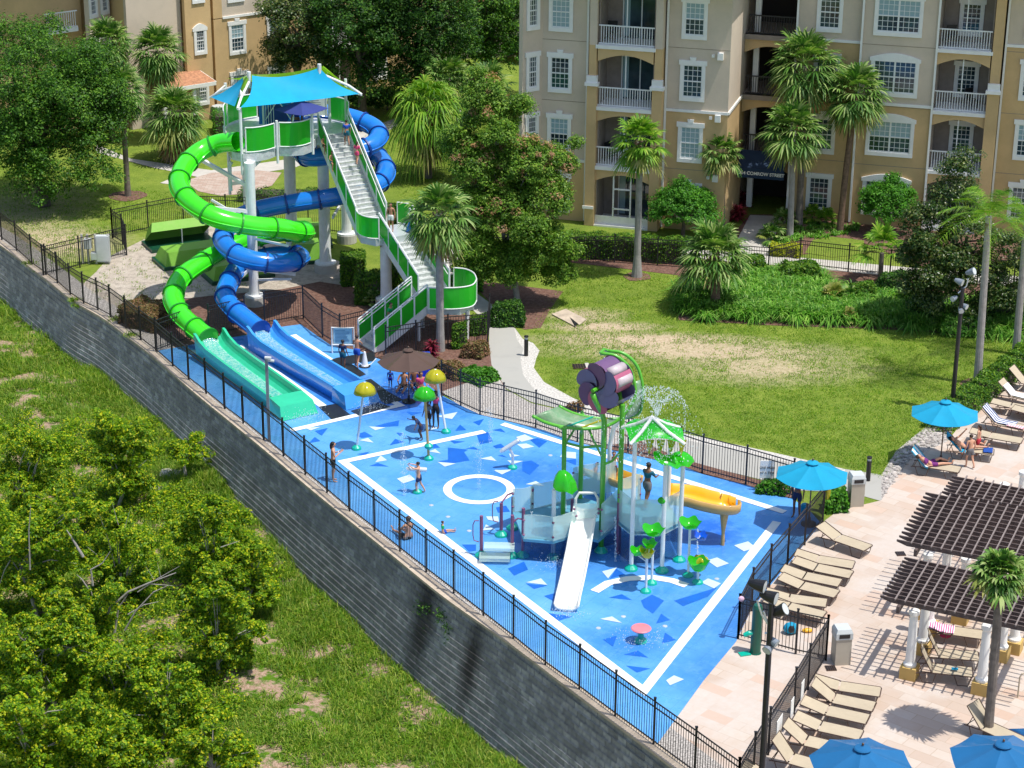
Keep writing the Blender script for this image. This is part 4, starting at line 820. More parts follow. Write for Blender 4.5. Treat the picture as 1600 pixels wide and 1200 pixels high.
# ---------- tube slides ----------
def cr(P, n=6):
    P = [Vector(p) for p in P]; Q = [P[0]*2-P[1]]+P+[P[-1]*2-P[-2]]; out = []
    for i in range(1, len(Q)-2):
        for k in range(n):
            t = k/n; a, b, c, d = Q[i-1], Q[i], Q[i+1], Q[i+2]
            out.append(.5*((2*b)+(-a+c)*t+(2*a-5*b+4*c-d)*t*t+(-a+3*b-3*c+d)*t**3))
    out.append(P[-1]); return out
def arclen(P, step):
    out = [P[0]]; acc = 0
    for a, b in zip(P, P[1:]):
        L = (b-a).length; t = step-acc
        while t <= L: out.append(a+(b-a)*(t/L)); t += step
        acc = L-(t-step)
    return out
def slide(P, r, mat, fmat, t, seg=1.55):
    C = arclen(cr(P, 8), .155); per = int(seg/.155); k = 0
    while k < len(C)-1:
        e = min(len(C)-1, k+per)
        if len(C)-1-e < 4: e = len(C)-1
        MB().tube(C[k:e+1], r, 22, cap=False).build('tube_section', M[mat], t, smooth=True)
        mb = MB(); q = C[e]; p = C[e-1]; dd = (q-p).normalized()*.035
        mb.tube([q-dd*1.3, q-dd*1.3, q+dd*.9, q+dd*.9], [r, r+.065, r+.065, r], 22, cap=False); mb.build('flange', M[fmat], t)
        k = e
    # moulded seam ridges along both sides
    mb = MB()
    for sgn in (-1, 1):
        S_ = []
        for i, q in enumerate(C):
            d = (C[min(i+1, len(C)-1)]-C[max(i-1, 0)]).normalized(); s = d.cross(Vector((0, 0, 1))).normalized(); S_.append(q+s*sgn*(r+.01)+Vector((0, 0, -.05)))
        mb.tube(S_, .03, 5, cap=True)
    mb.build('seam_ridge', M[mat], t); return C
def px3(L): return [G(*q) for q in L]
gp = px3([(372,221,7.5),(340,225,7.2),(308,240,6.85),(285,266,6.45),(281,292,6.1),(300,318,5.7),(340,341,5.25),(395,353,4.8),(440,357,4.45),(462,362,4.1)])
gp += [Vector(v) for v in ((-9.35, 90.9, 3.75), (-10.1, 92.4, 3.35), (-11.7, 93.1, 2.85), (-13.2, 92.5, 2.4), (-14.3, 91.0, 2.1))]
gp += px3([(280,438,1.8),(271,465,1.5),(283,492,1.15),(304,512,.95),(327,530,.75)])
GS = thing('green_tube_slide', 'bright green spiral tube slide ending in a teal open flume', 'water slide', (gp[-1].x, gp[-1].y, 0))
slide(gp, .44, 'green_tube', 'green_flange', GS)
bp = [Vector((-10.75, 97.6, 7.35)), Vector((-10.4, 98.6, 7.25))]+px3([(500,176,7.1),(555,186,6.85),(590,204,6.5),(583,225,6.25),(545,238,6.0),(490,246,5.75)])+[Vector((-10.1, 97.6, 5.6)), Vector((-9.4, 99.3, 5.4)), Vector((-8., 99.9, 5.2))]
bp += px3([(590,245,5.0),(603,268,4.8),(590,288,4.55),(557,300,4.3),(515,309,4.1),(440,320,3.8),(390,332,3.55),(357,352,3.3),(349,375,3.05),(365,395,2.8),(400,408,2.55),(440,411,2.35),(464,406,2.2)])
bp += [Vector(v) for v in ((-9.9, 92.7, 2.05), (-11.2, 93.1, 1.9), (-12.5, 92.3, 1.72))]+px3([(357,443,1.5),(352,464,1.3),(367,485,1.05),(388,502,.9),(408,518,.75)])
BS = thing('blue_tube_slide', 'deep blue spiral tube slide winding round the tower into a blue open flume', 'water slide', (bp[-1].x, bp[-1].y, 0))
slide(bp, .44, 'blue_tube', 'blue_flange', BS)
def flume(P0, P1, t, mi, mo, wd=.62, h=.55):
    P0 = Vector((P0[0], P0[1], 0)); P1 = Vector((P1[0], P1[1], 0)); d = (P1-P0); L = d.length; d.normalize(); s = Vector((-d.y, d.x, 0))
    def prof(w, zb, zt, fl):   # rounded U
        pts = [(-w-fl, zt-.28), (-w-fl, zt), (-w, zt)]+[(-w*math.cos(a), zb+(zt-zb)*(1-math.sin(a))**1.6) for a in np.linspace(.25, math.pi-.25, 9)]+[(w, zt), (w+fl, zt), (w+fl, zt-.28)]
        return pts
    st = [(0, .72, 1.15, wd), (.15, .55, 1.12, wd), (.5, .42, .95, wd), (1.2, .33, .80, wd), (3., .25, .74, wd), (L-1.1, .16, .66, wd), (L-.95, .14, .66, wd)]
    V = []; n = None
    for (x, zb, zt, w_) in st:
        pr = prof(w_, zb, zt, .11); n = len(pr); V += [P0+d*x+s*a+Vector((0, 0, z)) for a, z in pr]
    F = [(i*n+k, (i+1)*n+k, (i+1)*n+k+1, i*n+k+1) for i in range(len(st)-1) for k in range(n-1)]
    o = MB().add(V, F).build('flume_trough', M[mi], t, smooth=False)
    mb = MB()
    for sd in (-1, 1):
        V = []
        for (x, zb, zt, w_) in st: V += [P0+d*x+s*sd*(w_+.10)+Vector((0, 0, zt-.02)), P0+d*x+s*sd*(w_+.02)+Vector((0, 0, .03))]
        mb.add(V, [(2*i, 2*i+1, 2*i+3, 2*i+2) for i in range(len(st)-1)])
    mb.build('flume_side', M[mo], t, fix=False)
    e = P0+d*(L-.95); q = P0+d*L; w_ = wd+.12
    V = [e+s*w_+Vector((0, 0, .64)), e-s*w_+Vector((0, 0, .64)), q+s*w_+Vector((0, 0, .55)), q-s*w_+Vector((0, 0, .55)), q+d*.25+s*w_*1.12+Vector((0, 0, .03)), q+d*.25-s*w_*1.12+Vector((0, 0, .03)), e+s*w_*1.05+Vector((0, 0, .03)), e-s*w_*1.05+Vector((0, 0, .03))]
    MB().add(V, [(0, 1, 3, 2), (2, 3, 5, 4), (0, 2, 4, 6), (1, 7, 5, 3), (0, 6, 7, 1)]).build('splash_end', M[mi], t)
    zz = MB(); V = []
    for (x, zb, zt, w_) in st: V += [P0+d*x+s*w_*.5+Vector((0, 0, zb+.07)), P0+d*x-s*w_*.5+Vector((0, 0, zb+.07))]
    zz.add(V, [(2*i, 2*i+1, 2*i+3, 2*i+2) for i in range(len(st)-1)]); zz.build('running_water', M['water'], t)
m = NM('running_water'); m.col(m.rmp(m.noise(7, 6, .8, dist=1.), [(.4, (.04, .45, .55)), (.62, (.75, .85, .85))])); m.set(Roughness=.08, Alpha=.45); m.bump(m.noise(12, 4), .6, .03); M['water'] = m.m
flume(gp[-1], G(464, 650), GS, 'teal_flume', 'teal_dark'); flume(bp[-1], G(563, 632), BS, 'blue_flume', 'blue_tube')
# support arms of the tower
mb = MB()
def arm(a, b, r=.07): MB().bar(a, b, r*2, r*2.4).build('support_arm', M['white'], T)
C1 = lambda z: (c1.x, c1.y, z)
for z, px in ((5.6, (312, 248, 6.1)), (4.45, (302, 322, 5.2))): arm(C1(z), G(*px))
arm(C1(3.9), G(330, 312, 5.0), .04); arm(C1(3.9), G(452, 372, 3.75)); arm(C1(3.2), G(450, 384, 3.5), .04); arm(C1(1.75), G(462, 428, 1.6)); arm(C1(1.2), G(455, 436, 1.5), .04); arm(C1(2.7), G(352, 400, 2.4), .05); arm(C1(1.9), G(372, 438, 1.3), .05)
arm((c5.x, c5.y, 2.4), G(520, 340, 3.1), .05); arm((c3.x, c3.y, 5.4), G(575, 245, 5.2), .06); arm((c3.x, c3.y, 4.0), G(585, 300, 4.1), .06)
arm((c4.x, c4.y, 6.2), (bl.x, bl.y, 5.3)); arm((bl.x, bl.y, 4.2), (c1.x, c1.y, 5.9), .07); arm((c4.x, c4.y, 6.65), (c1.x, c1.y, 6.62), .1); arm((c2.x, c2.y, 6.5), (c3.x, c3.y, 6.5), .12); arm((c2.x, c2.y, 6.5), (c1.x, c1.y, 6.52), .12)
MB().tube([(-13., 93.5, 4.9), (-13., 93.5, 6.1), (-12.9, 93.5, 6.25)], .09, 10).build('vent_pipe', M['white'], T)
# green pump lids
def lid(hp, L, W, H, rz, lb, opened=False):
    t = thing('pump_lid', lb, 'pit lid', hp, rz, 'green lids over the slide pump pits')
    MB().box((0, 0, .09), (L+.25, W+.25, .18)).build('tub_rim', M['lid_dark'], t, off=(0, 0, 0))
    z0 = .18; a, b = L/2, W/2
    V = [(-a, -b, 0), (a, -b, 0), (a, b, 0), (-a, b, 0), (-a+.22, -b+.28, H), (a-.22, -b+.28, H), (a-.22, b-.28, H), (-a+.22, b-.28, H)]
    if opened:
        c, s_ = math.cos(R(33)), math.sin(R(33)); V = [(x, b+(y-b)*c+z*s_, z*c-(y-b)*s_) for x, y, z in V]
    V = [(x, y, z+z0) for x, y, z in V]
    MB().add(V, [(0, 1, 5, 4), (1, 2, 6, 5), (2, 3, 7, 6), (3, 0, 4, 7), (4, 5, 6, 7)]).build('lid', M['lid_green'], t, off=(0, 0, 0))
    if opened:
        MB().box((0, 0, .184), (L, W, .01)).build('pit_opening', M['lid_dark'], t, off=(0, 0, 0)); MB().tube([(0, -b+.2, .1), (0, -b+.2, .95)], .03, 6).build('prop_rod', M['steel'], t, off=(0, 0, 0))
    return t
lid(G(280, 382), 3.1, 1.45, .55, R(27), 'green pit lid propped open, nearest the back fence', True)
lid(G(300, 408), 3.2, 1.7, .6, R(27), 'closed green pit lid under the green tube slide, second from the fence')
lid(G(372, 432), 2.9, 1.4, .6, R(27), 'closed green pit lid behind the lower blue slide loop')
lid(G(468, 362), 1.6, .9, .5, R(8), 'small green pit lid beside the rear tower column')
lid(G(478, 405), 1.7, 1.5, .75, R(8), 'dark green pit lid right of the tower column')
lid(G(490, 382), 1.6, 1.2, .9, R(8), 'tall green pit lid in front of the back fence at right')
# ======================= PLAY STRUCTURE =======================
PS = thing('play_structure', 'large splash play structure with tipping wheel, green roof, frosted panels and two slides', 'play structure', G(965, 830))
def post(px, py, top, r, mat, foot=True, lean=0, cap=None):
    b = G(px, py); z = HT(b, top); o = MB().tube([(b.x, b.y, .05), (b.x+lean, b.y, z)], r, 10).build('post', M[mat], PS, smooth=False)
    if foot: MB().lathe((b.x, b.y, .02), [(.24, 0), (.22, .06), (.1, .16), (.08, .2)], 14).build('footplate', M['teal_foot'], o)
    return Vector((b.x, b.y, z))
pA = post(879, 838, 668, .085, 'post_green', False); pB = post(906, 812, 675, .085, 'post_green', False)
bC = G(939, 862); bD = G(966, 866)
MB().tube([(bC.x, bC.y, .05), (bC.x, bC.y, 4.9), (bC.x-.08, bC.y-.02, 5.2), (bC.x-.35, bC.y-.1, 5.75), (bC.x-.42, bC.y-.1, 5.95)], [.095]*5, 12).build('wheel_post', M['post_green'], PS, smooth=True)
MB().lathe((bC.x, bC.y, .02), [(.24, 0), (.22, .06), (.1, .2)], 14).build('footplate', M['teal_foot'], PS)
MB().tube([(bD.x, bD.y, .05), (bD.x, bD.y, 2.0)], .09, 12).build('post', M['purplepost'], PS); MB().tube([(bD.x, bD.y, 2.0), (bD.x, bD.y, 5.6)], .09, 12).build('post', M['post_green'], PS)
w1 = post(986, 890, 690, .075, 'white'); w2_ = post(1034, 893, 722, .075, 'white'); w3 = post(1061, 876, 712, .075, 'white'); w4 = post(1042, 838, 662, .07, 'white', False); fl_ = post(864, 872, 765, .075, 'white')
for q in ((752,869,806),(800,870,805),(817,869,794),(783,837,786),(801,826,777),(831,824,761),(893,838,780),(997,826,747)): post(*q, .06, 'purplepost')
# deck hexagon (upper) and lower deck
def P2_(px, py, z): return G(px, py, z)
hexg = [P2_(966,812,1.35), P2_(986,828,1.35), P2_(1034,829,1.35), P2_(1061,815,1.35), P2_(1050,792,1.35), P2_(1000,778,1.35), P2_(968,788,1.35)]
MB().prism(hexg, 1.2, 1.3).build('upper_deck', M['deckblue'], PS)
lowd = [P2_(818,842,.85), P2_(864,846,.85), P2_(900,835,.85), P2_(935,838,1.), P2_(966,812,1.), P2_(968,790,1.), P2_(905,775,.85), P2_(832,795,.85), P2_(801,800,.85)]
MB().prism(lowd, .75, .85).build('lower_deck', M['deckblue'], PS)
def panel(a, b, z0, z1, name='frosted_panel', mat='frost', bow=0.):
    a = Vector(a); b = Vector(b); n = 8; s = Vector((-(b-a).y, (b-a).x, 0)).normalized(); L = [a.lerp(b, k/n)+s*bow*math.sin(math.pi*k/n) for k in range(n+1)]
    V = [v for p in L for v in ((p.x, p.y, z0), (p.x, p.y, z1), (p.x+s.x*.02, p.y+s.y*.02, z0), (p.x+s.x*.02, p.y+s.y*.02, z1))]
    F = []
    for i in range(n): o = i*4; F += [(o, o+1, o+5, o+4), (o+2, o+6, o+7, o+3), (o, o+4, o+6, o+2), (o+1, o+3, o+7, o+5)]
    o = MB().add(V, F).build(name, M[mat], PS)
    if mat == 'frost':
        mb = MB()
        for q in (a, b):
            for z in (z0+.2, z1-.2): mb.ell((q.x, q.y, z), (.05, .05, .04), 8, 5)
        mb.build('bolt', M['purplepost'], o)
    return o
hx = hexg
for i, (z1) in zip((0, 1, 2), (2.4, 2.4, 2.4)): panel(hx[i], hx[i+1], 1.15, z1+.1)
panel(hx[5], hx[6], 1.3, 2.3); panel(hx[6], hx[0], 1.2, 2.4)
for i in range(4): panel(hx[i], hx[i+1], .1, 1.12, 'under_netting', 'net')
ld = lowd
panel(ld[0], ld[1], .8, 1.75, bow=.1); panel(ld[1], ld[2], .8, 1.75); panel(ld[8], ld[7], .85, 1.75, bow=-.1); panel(ld[7], ld[6], .85, 1.8, bow=-.15); panel(G(895,775,.9), G(905,772,.9), .85, 2.0); panel(G(939,838,1.), G(966,812,1.), 1.0, 2.2); panel(G(906,775,.9), G(962,768,.9), .9, 2.1)
panel(ld[0], ld[1], .1, .74, 'under_netting', 'net', .1); panel(ld[1], ld[2], .1, .74, 'under_netting', 'net'); panel(ld[2], ld[4], .1, .74, 'under_netting', 'net')
# steps
mb = MB(); e = G(772, 880)
ax = math.atan2((G(800,870)-G(752,869)).y, (G(800,870)-G(752,869)).x)
for k, (px, py) in enumerate(((773, 868), (780, 852))): q = G(px, py, .25+.3*k); mb.box((q.x, q.y, (.25+.3*k)-.06), (1.05, .5, .12), ax)
mb.build('step', M['frost'], PS)
mb = MB(); q = G(773, 876, 0); mb.box((q.x, q.y+.05, .12), (1.1, .6, .22), ax); mb.build('step_base', M['net'], PS)
mb = MB()
for a, b, z in (((752, 806), (783, 786), 0), ((800, 805), (817, 794), 0)):
    pass
for (px, py) in ((748, 869), (778, 838)):
    b = G(px, py); mb.tube([(b.x, b.y, .55), (b.x-.16, b.y, .6), (b.x-.2, b.y, .8), (b.x-.2, b.y, 1.2), (b.x-.14, b.y, 1.35), (b.x, b.y, 1.35)], .02, 6)
for a, b in (((784, 837), (801, 826)), ((800, 870), (817, 869))):
    a = G(*a); b = G(*b); mb.tube([(a.x, a.y, 1.3), a.lerp(b, .5)+Vector((0, 0, 1.45)), (b.x, b.y, 1.4)], .03, 6)
mb.build('grab_rail', M['purplepost'], PS)
# white slide
def chute(C, wd, side, mat, name, matout=None, taper=0):
    V = []; n = 9; C = [Vector(c) for c in C]
    wd0 = wd
    for i, c in enumerate(C):
        d = (C[min(i+1, len(C)-1)]-C[max(i-1, 0)]); s = Vector((-d.y, d.x, 0)).normalized(); q = len(C)-1-i; wd = wd0*(math.sqrt(max(.02, 1-(1-q/taper)**2)) if q < taper else 1)
        for k in range(n):
            a = math.pi*k/(n-1); V.append(c+s*wd*math.cos(a)+Vector((0, 0, side*(1-math.sin(a)**.55))))
    F = [(i*n+k, (i+1)*n+k, (i+1)*n+k+1, i*n+k+1) for i in range(len(C)-1) for k in range(n-1)]
    o = MB().add(V, F).build(name, M[mat], PS, smooth=True); md = o.modifiers.new('solid', 'SOLIDIFY'); md.thickness = .06; md.offset = 1
    if matout: o.data.materials.append(M[matout]); md.material_offset = 1; md.material_offset_rim = 0
    return o
chute([G(915, 795, 1.62), G(914, 803, 1.5), G(911, 822, 1.22), G(903, 868, .66), G(895, 907, .3), G(888, 937, .14), G(885, 952, .12)], .37, .2, 'white_slide', 'white_slide')
mb = MB(); a, b = G(899, 800, 1.5), G(934, 800, 1.5); mb.tube([(a.x, a.y, 1.4), (a.x, a.y, 2.0), (a.x+.12, a.y+.05, 2.2), (b.x-.12, b.y+.05, 2.2), (b.x, b.y, 2.0), (b.x, b.y, 1.4)], .05, 8); mb.build('slide_hood', M['white_slide'], PS)
panel(G(897, 812, 1.4), G(935, 812, 1.4), 1.45, 2.0, 'slide_entry_panel')
# yellow slides
yc = cr([G(1046, 783, 1.4), G(1075, 786, 1.35), G(1105, 794, 1.25), G(1132, 799, 1.18), G(1150, 798, 1.12)], 5)
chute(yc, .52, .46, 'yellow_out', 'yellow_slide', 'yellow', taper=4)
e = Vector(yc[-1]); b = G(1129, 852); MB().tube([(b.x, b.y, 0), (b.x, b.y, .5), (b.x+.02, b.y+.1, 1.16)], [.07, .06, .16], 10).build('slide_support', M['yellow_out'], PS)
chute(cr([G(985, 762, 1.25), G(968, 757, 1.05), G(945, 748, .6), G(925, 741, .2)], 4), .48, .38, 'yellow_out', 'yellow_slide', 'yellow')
# roof with white ribs
ap = YP(1019, 653, w1.y+.25); zc = 4.45
cn = [YP(985, 694, w1.y-.25), YP(1070, 694, w1.y-.1), YP(1062, 668, w1.y+1.0), YP(1012, 660, w1.y+1.5), YP(972, 668, w1.y+.8)]
for i in range(5):
    a, b = cn[i], cn[(i+1) % 5]; n = 6; V = []
    for k in range(n+1):
        for j in range(n+1):
            v = j/n; e = a.lerp(b, k/n)+Vector((0, 0, .22*math.sin(math.pi*k/n))); V.append(ap.lerp(e, v)+Vector((0, 0, -.1*math.sin(math.pi*v))))
    MB().add(V, [(k*(n+1)+j, (k+1)*(n+1)+j, (k+1)*(n+1)+j+1, k*(n+1)+j+1) for k in range(n) for j in range(n)]).build('roof_panel', M['panel_green'], PS, smooth=True)
    MB().tube([ap+Vector((0, 0, .03)), ap.lerp(a, .5)+Vector((0, 0, -.04)), a], .06, 8).build('roof_rib', M['white'], PS)
random.seed(5)
mb = MB()
for k in range(4):
    q = cn[0].lerp(cn[1], .3+.2*k)+Vector((0, .6, -.1)); mb.slab([q, q+Vector((.3, 0, 0)), q+Vector((.12, 0, -.6))], (0, .02, 0))
mb.build('hanging_pennant', M['cup_yellow'], PS)
# tipping wheel: curved-blade drum
hubA = Vector((bC.x-.42, bC.y-.1, 5.95)); ax_ = Vector((.80, .60, 0)).normalized(); hb = HT((hubA.x, hubA.y), 608)
hub = YP(934, 607, bC.y); Rw = .90; Lw = .92
ax_ = Vector((.62, .78, 0)).normalized(); sd = ax_.cross(Vector((0, 0, 1)))
wh = MB().tube([hub+ax_*.1, hub+ax_*(Lw-.1)], .3, 18).build('tipping_wheel', M['purple'], PS)
def wq(r, a, x): return hub+ax_*x+sd*r*math.cos(a)+Vector((0, 0, r*math.sin(a)))
for k in range(6):
    a0 = k*math.pi/3+.3; n = 12; mt = ('purple', 'purple2', 'purple', 'rosy', 'purple2', 'purple2')[k]
    for e, x0 in ((0, 0.), (1, Lw)):
        V = []; x = x0+(-.02 if e == 0 else .02)
        for i in range(n+1):
            t = i/n; r1 = Rw*(.12+.88*math.sin(t*math.pi/2)); aa = a0+t*1.5; ab = aa+(1.05-.55*t)*math.sin(math.pi*min(1, .12+t*.88))*1.45+.02; lift = .05*(1-t)*(1 if e else -1); V += [wq(r1, aa, x+lift*1.6), wq(min(Rw, r1*1.04), ab, x)]
        MB().add(V, [(2*i, 2*i+2, 2*i+3, 2*i+1) for i in range(n)]).build('end_plate', M[mt], wh, smooth=True)
    V = []
    for i in range(n+1): t = i/n; r1 = Rw*(.3+.68*math.sin(t*math.pi/2)); aa = a0+t*1.5; V += [wq(r1, aa, 0.), wq(r1, aa, Lw)]
    MB().add(V, [(2*i, 2*i+2, 2*i+3, 2*i+1) for i in range(n)]).build('wheel_blade', M['rosy' if k % 2 else 'purple'], wh, smooth=True)
for k, a in ((0, 1.0), (1, .45)): MB().tube([wq(.72, math.pi-a if sd.x < 0 else a, .12), wq(.72, math.pi-a if sd.x < 0 else a, Lw-.05)], .19, 14).build('water_canister', simple('pale_mauve_drum', (.50, .42, .44), .4), wh, smooth=True)
MB().tube([hub+ax_*-.3, hub+ax_*(Lw+.3)], .07, 8).build('axle', M['post_green'], wh)
MB().tube([(bD.x, bD.y, 5.3), hub+ax_*(Lw+.2)], .08, 8).build('wheel_post', M['post_green'], PS)
# curved water track: two rails and a trough
wv = Vector((.98, .95, 0))
trk = [(838,650),(858,660),(885,667),(915,670),(945,668),(968,659),(985,643),(998,620),(1001,597),(992,573),(972,556),(948,552)]
y0 = pA.y-.1; fr_ = [YP(px-6 if k < 8 else px-10, py, y0+.10*k) for k, (px, py) in enumerate(trk)]; fr_ = cr(fr_, 4)
bk = [p+wv*(.95-.68*min(1, max(0, (i/len(fr_)-.42)/.2))) for i, p in enumerate(fr_)]
MB().tube(fr_, .06, 8).build('track_rail', M['post_green'], PS, smooth=True); MB().tube(bk, .06, 8).build('track_rail', M['post_green'], PS, smooth=True)
MB().tube([fr_[-1], fr_[-1].lerp(bk[-1], .5)+Vector((0, 0, .1)), bk[-1]], .06, 8).build('track_rail', M['post_green'], PS)
g2 = simple('track_membrane', (.16, .30, .16), .3, .1, 2, dirt=((.5, .5, .4), 3, .5))
V = [q for a, b in zip(fr_, bk) for q in (a+(b-a)*.06, b-(b-a)*.06)][:2*int(len(fr_)*.74)]
o = MB().add(V, [(2*i, 2*i+2, 2*i+3, 2*i+1) for i in range(len(V)//2-1)]).build('water_trough', g2, PS, smooth=True); md = o.modifiers.new('solid', 'SOLIDIFY'); md.thickness = .03
i_ = 12; mb = MB(); mb.bar(fr_[i_]+Vector((0, 0, .04)), bk[i_]+Vector((0, 0, .04)), .06); mb.build('cross_strip', M['cup_yellow'], PS); mb = MB(); mb.bar(fr_[i_-3]+Vector((0, 0, .04)), bk[i_-3]+Vector((0, 0, .04)), .05); mb.build('cross_strip', M['teal_foot'], PS)
mb = MB()
for a, b in ((Vector((pA.x, pA.y, 3.6)), Vector((bC.x, bC.y, 4.0))), (Vector((pB.x, pB.y, 4.2)), Vector((bC.x, bC.y, 3.5))), (Vector((bC.x, bC.y, 3.3)), Vector((bD.x, bD.y, 3.9))), (Vector((pA.x, pA.y, 3.5)), Vector((pB.x, pB.y, 4.2)))): mb.tube([a, a.lerp(b, .5)+Vector((0, 0, -.12)), b], .045, 6)
mb.tube([(pA.x, pA.y, pA.z-.1), fr_[7]], .06, 6); mb.tube([(pB.x, pB.y, pB.z-.1), bk[7]], .06, 6); mb.build('brace', M['post_green'], PS)
m = YP(948, 560, y0+1.4); MB().tube([m, m+Vector((.05, .1, -.75))], .12, 10).build('feed_pipe', M['steel'], PS)
a, b = G(950, 800), G(965, 800)
MB().tube([(a.x, a.y, .1), (a.x, a.y, 2.6), (a.x+.12, a.y, 3.3), (a.x+.45, a.y, 3.8), (a.x+.75, a.y, 3.95)], .08, 10).build('curved_pipe', M['white'], PS, smooth=True)
# green cups high on posts
def cup(c, r, mat, parent, h=.3, tilt=0, up=True, name='flower_cup'):
    n = 30; V = []; F = []
    pr = [(.06, 0), (.45, .12), (.8, .5), (1., 1.)] if up else [(1., 0), (.85, .45), (.5, .85), (.05, 1.)]
    for (a, z) in pr:
        for k in range(n):
            t = 2*math.pi*k/n; w_ = 1+.10*math.cos(5*t)*a*a; V.append((c[0]+r*a*w_*math.cos(t), c[1]+r*a*w_*math.sin(t), c[2]+h*z+(.05*math.cos(5*t+1) if a > .75 else 0)+math.cos(t)*r*a*tilt))
    for i in range(3):
        for k in range(n): F.append((i*n+k, i*n+(k+1) % n, (i+1)*n+(k+1) % n, (i+1)*n+k))
    if up: F.append(tuple(range(n-1, -1, -1)))
    else: F.append(tuple(3*n+k for k in range(n)))
    return MB().add(V, F).build(name, M[mat], parent, smooth=True)
q = YP(1064, 722, w3.y); cup(q, .42, 'cup_green', PS, .38, up=False)
q = YP(1043, 724, w2_.y); cup(q, .5, 'cup_green', PS, .12, tilt=-.35)
q = YP(882, 762, fl_.y); cup((q.x, q.y, q.z), .42, 'cup_green', PS, .65, tilt=-.25, up=False, name='pitcher_cup'); q = YP(1034, 782, w2_.y); MB().ell(q, (.14, .14, .12)).build('ball_joint', M['cup_green'], PS, smooth=True)
MB().tube([fl_, fl_+Vector((.15, 0, .35)), fl_+Vector((.5, 0, .45))], .05, 6).build('pitcher_arm', M['white'], PS)
# free-standing flower cups
def flower(px, py, top, r, mat, lb, up=True, h=.28, extra=None):
    b = G(px, py); z = HT(b, top)-h*.5; t = thing('water_flower', lb, 'water flower', b, 0, 'cups on stalks beside the play structure')
    MB().tube([(b.x, b.y, 0), (b.x, b.y, z)], .045, 8).build('stalk', M['white'], t); MB().lathe((b.x, b.y, .02), [(.2, 0), (.17, .06), (.06, .14)], 14).build('footplate', M['teal_foot'], t)
    cup((b.x, b.y, z), r, mat, t, h, up=up); return t, b, z
flower(1018, 912, 831, .38, 'cup_green', 'tallest green cup on a white stalk in front of the frosted tower panels')
t, b, z = flower(1009, 925, 866, .26, 'cup_yellow', 'olive-yellow cup on a white stalk, lower front one of the left cluster')
cup((b.x-.3, b.y+.1, z+.05), .27, 'cup_green', t, .22); cup((b.x+.1, b.y+.25, z+.25), .26, 'cup_green', t, .22); MB().tube([(b.x-.3, b.y+.1, z+.06), (b.x, b.y, z-.15), (b.x+.1, b.y+.25, z+.26)], .03, 6).build('arm', M['white'], t)
t, b, z = flower(1075, 900, 820, .38, 'cup_green', 'green cup on a stalk with small blue and olive cups on side arms')
cup((b.x+.38, b.y, z-.42), .25, 'cup_blue', t, .2); cup((b.x+.4, b.y-.05, z-1.15), .25, 'cup_yellow', t, .18, up=False); mb = MB(); mb.tube([(b.x, b.y, z-.42), (b.x+.4, b.y, z-.36)], .03, 6); mb.tube([(b.x, b.y, z-1.2), (b.x+.4, b.y, z-1.1)], .03, 6); mb.build('arm', M['white'], t)
flower(1090, 911, 884, .37, 'cup_green', 'lowest green cup close to the ground beside the right cup cluster', h=.4)
# mushrooms
def mush(px, py, tx, ty, mat, lb, polem='steel', ball=False):
    b = G(px, py); z = HT(b, ty+6); top = YP(tx, ty, b.y+.0); t = thing('mushroom_sprayer', lb, 'water umbrella', b, 0, 'umbrella-shaped sprayers on poles')
    MB().tube([(b.x, b.y, 0), (top.x, top.y, top.z)], .05, 10).build('pole', M[polem], t); MB().lathe((b.x, b.y, .02), [(.2, 0), (.18, .08), (.07, .16)], 14).build('footplate', M['teal_foot'], t)
    n = 48; V = [(top.x, top.y, top.z)]; F = []
    pr = [(.15, -.01), (.5, -.09), (.82, -.25), (1, -.46)]
    for (a, zz) in pr:
        for k in range(n): an = 2*math.pi*k/n; w_ = 1+.035*abs(math.sin(an*4)); V.append((top.x+.44*a*w_*math.cos(an), top.y+.44*a*w_*math.sin(an), top.z+zz+.03*abs(math.sin(an*4))*a))
    for k in range(n): F.append((0, 1+k, 1+(k+1) % n))
    for i in range(3):
        for k in range(n): F.append((1+i*n+k, 1+(i+1)*n+k, 1+(i+1)*n+(k+1) % n, 1+i*n+(k+1) % n))
    o = MB().add(V, F).build('canopy', M[mat], t, smooth=True); md = o.modifiers.new('solid', 'SOLIDIFY'); md.thickness = .02
    if ball: MB().lathe((b.x, b.y, .55), [(.05, -.14), (.16, -.05), (.17, .04), (.08, .12)], 14).build('valve_ball', M['teal_foot'], t)
mush(557, 702, 570, 597, 'cup_yellow', 'yellow mushroom sprayer nearest the blue flume'); mush(670, 718, 663, 604, 'cup_green', 'green mushroom sprayer with a teal valve ball on its orange-tan pole', 'yellow_out', True); mush(697, 676, 680, 577, 'cup_yellow', 'yellow mushroom sprayer with a white pole, beside the dark fence', 'white')
# cannons
def cannon(px, py, ty, lb, ang, L=.5, bend=.1):
    b = G(px, py); z = HT(b, ty); t = thing('water_cannon', lb, 'water cannon', b, 0, 'water cannons on the pad')
    MB().lathe((b.x, b.y, .02), [(.19, 0), (.17, .07), (.07, .14)], 14).build('footplate', M['teal_foot'], t); MB().tube([(b.x, b.y, 0), (b.x, b.y, z*.6), (b.x-bend, b.y, z*.9), (b.x-bend, b.y, z)], .055, 8).build('stand', M['steel'], t)
    d = Vector((math.cos(ang), math.sin(ang)*.3, math.sin(ang)))*L; c = Vector((b.x-bend, b.y, z)); MB().tube([c-d, c-d*.7, c+d*.9, c+d], [.05, .09, .09, .075], 12).build('barrel', M['steel'], t)
cannon(652, 770, 733, 'pale water cannon being held by a boy near the white line', -.05, .38, .02); cannon(801, 732, 697, 'curved grey water cannon standing alone near the white triangles', .55, .42, .12)
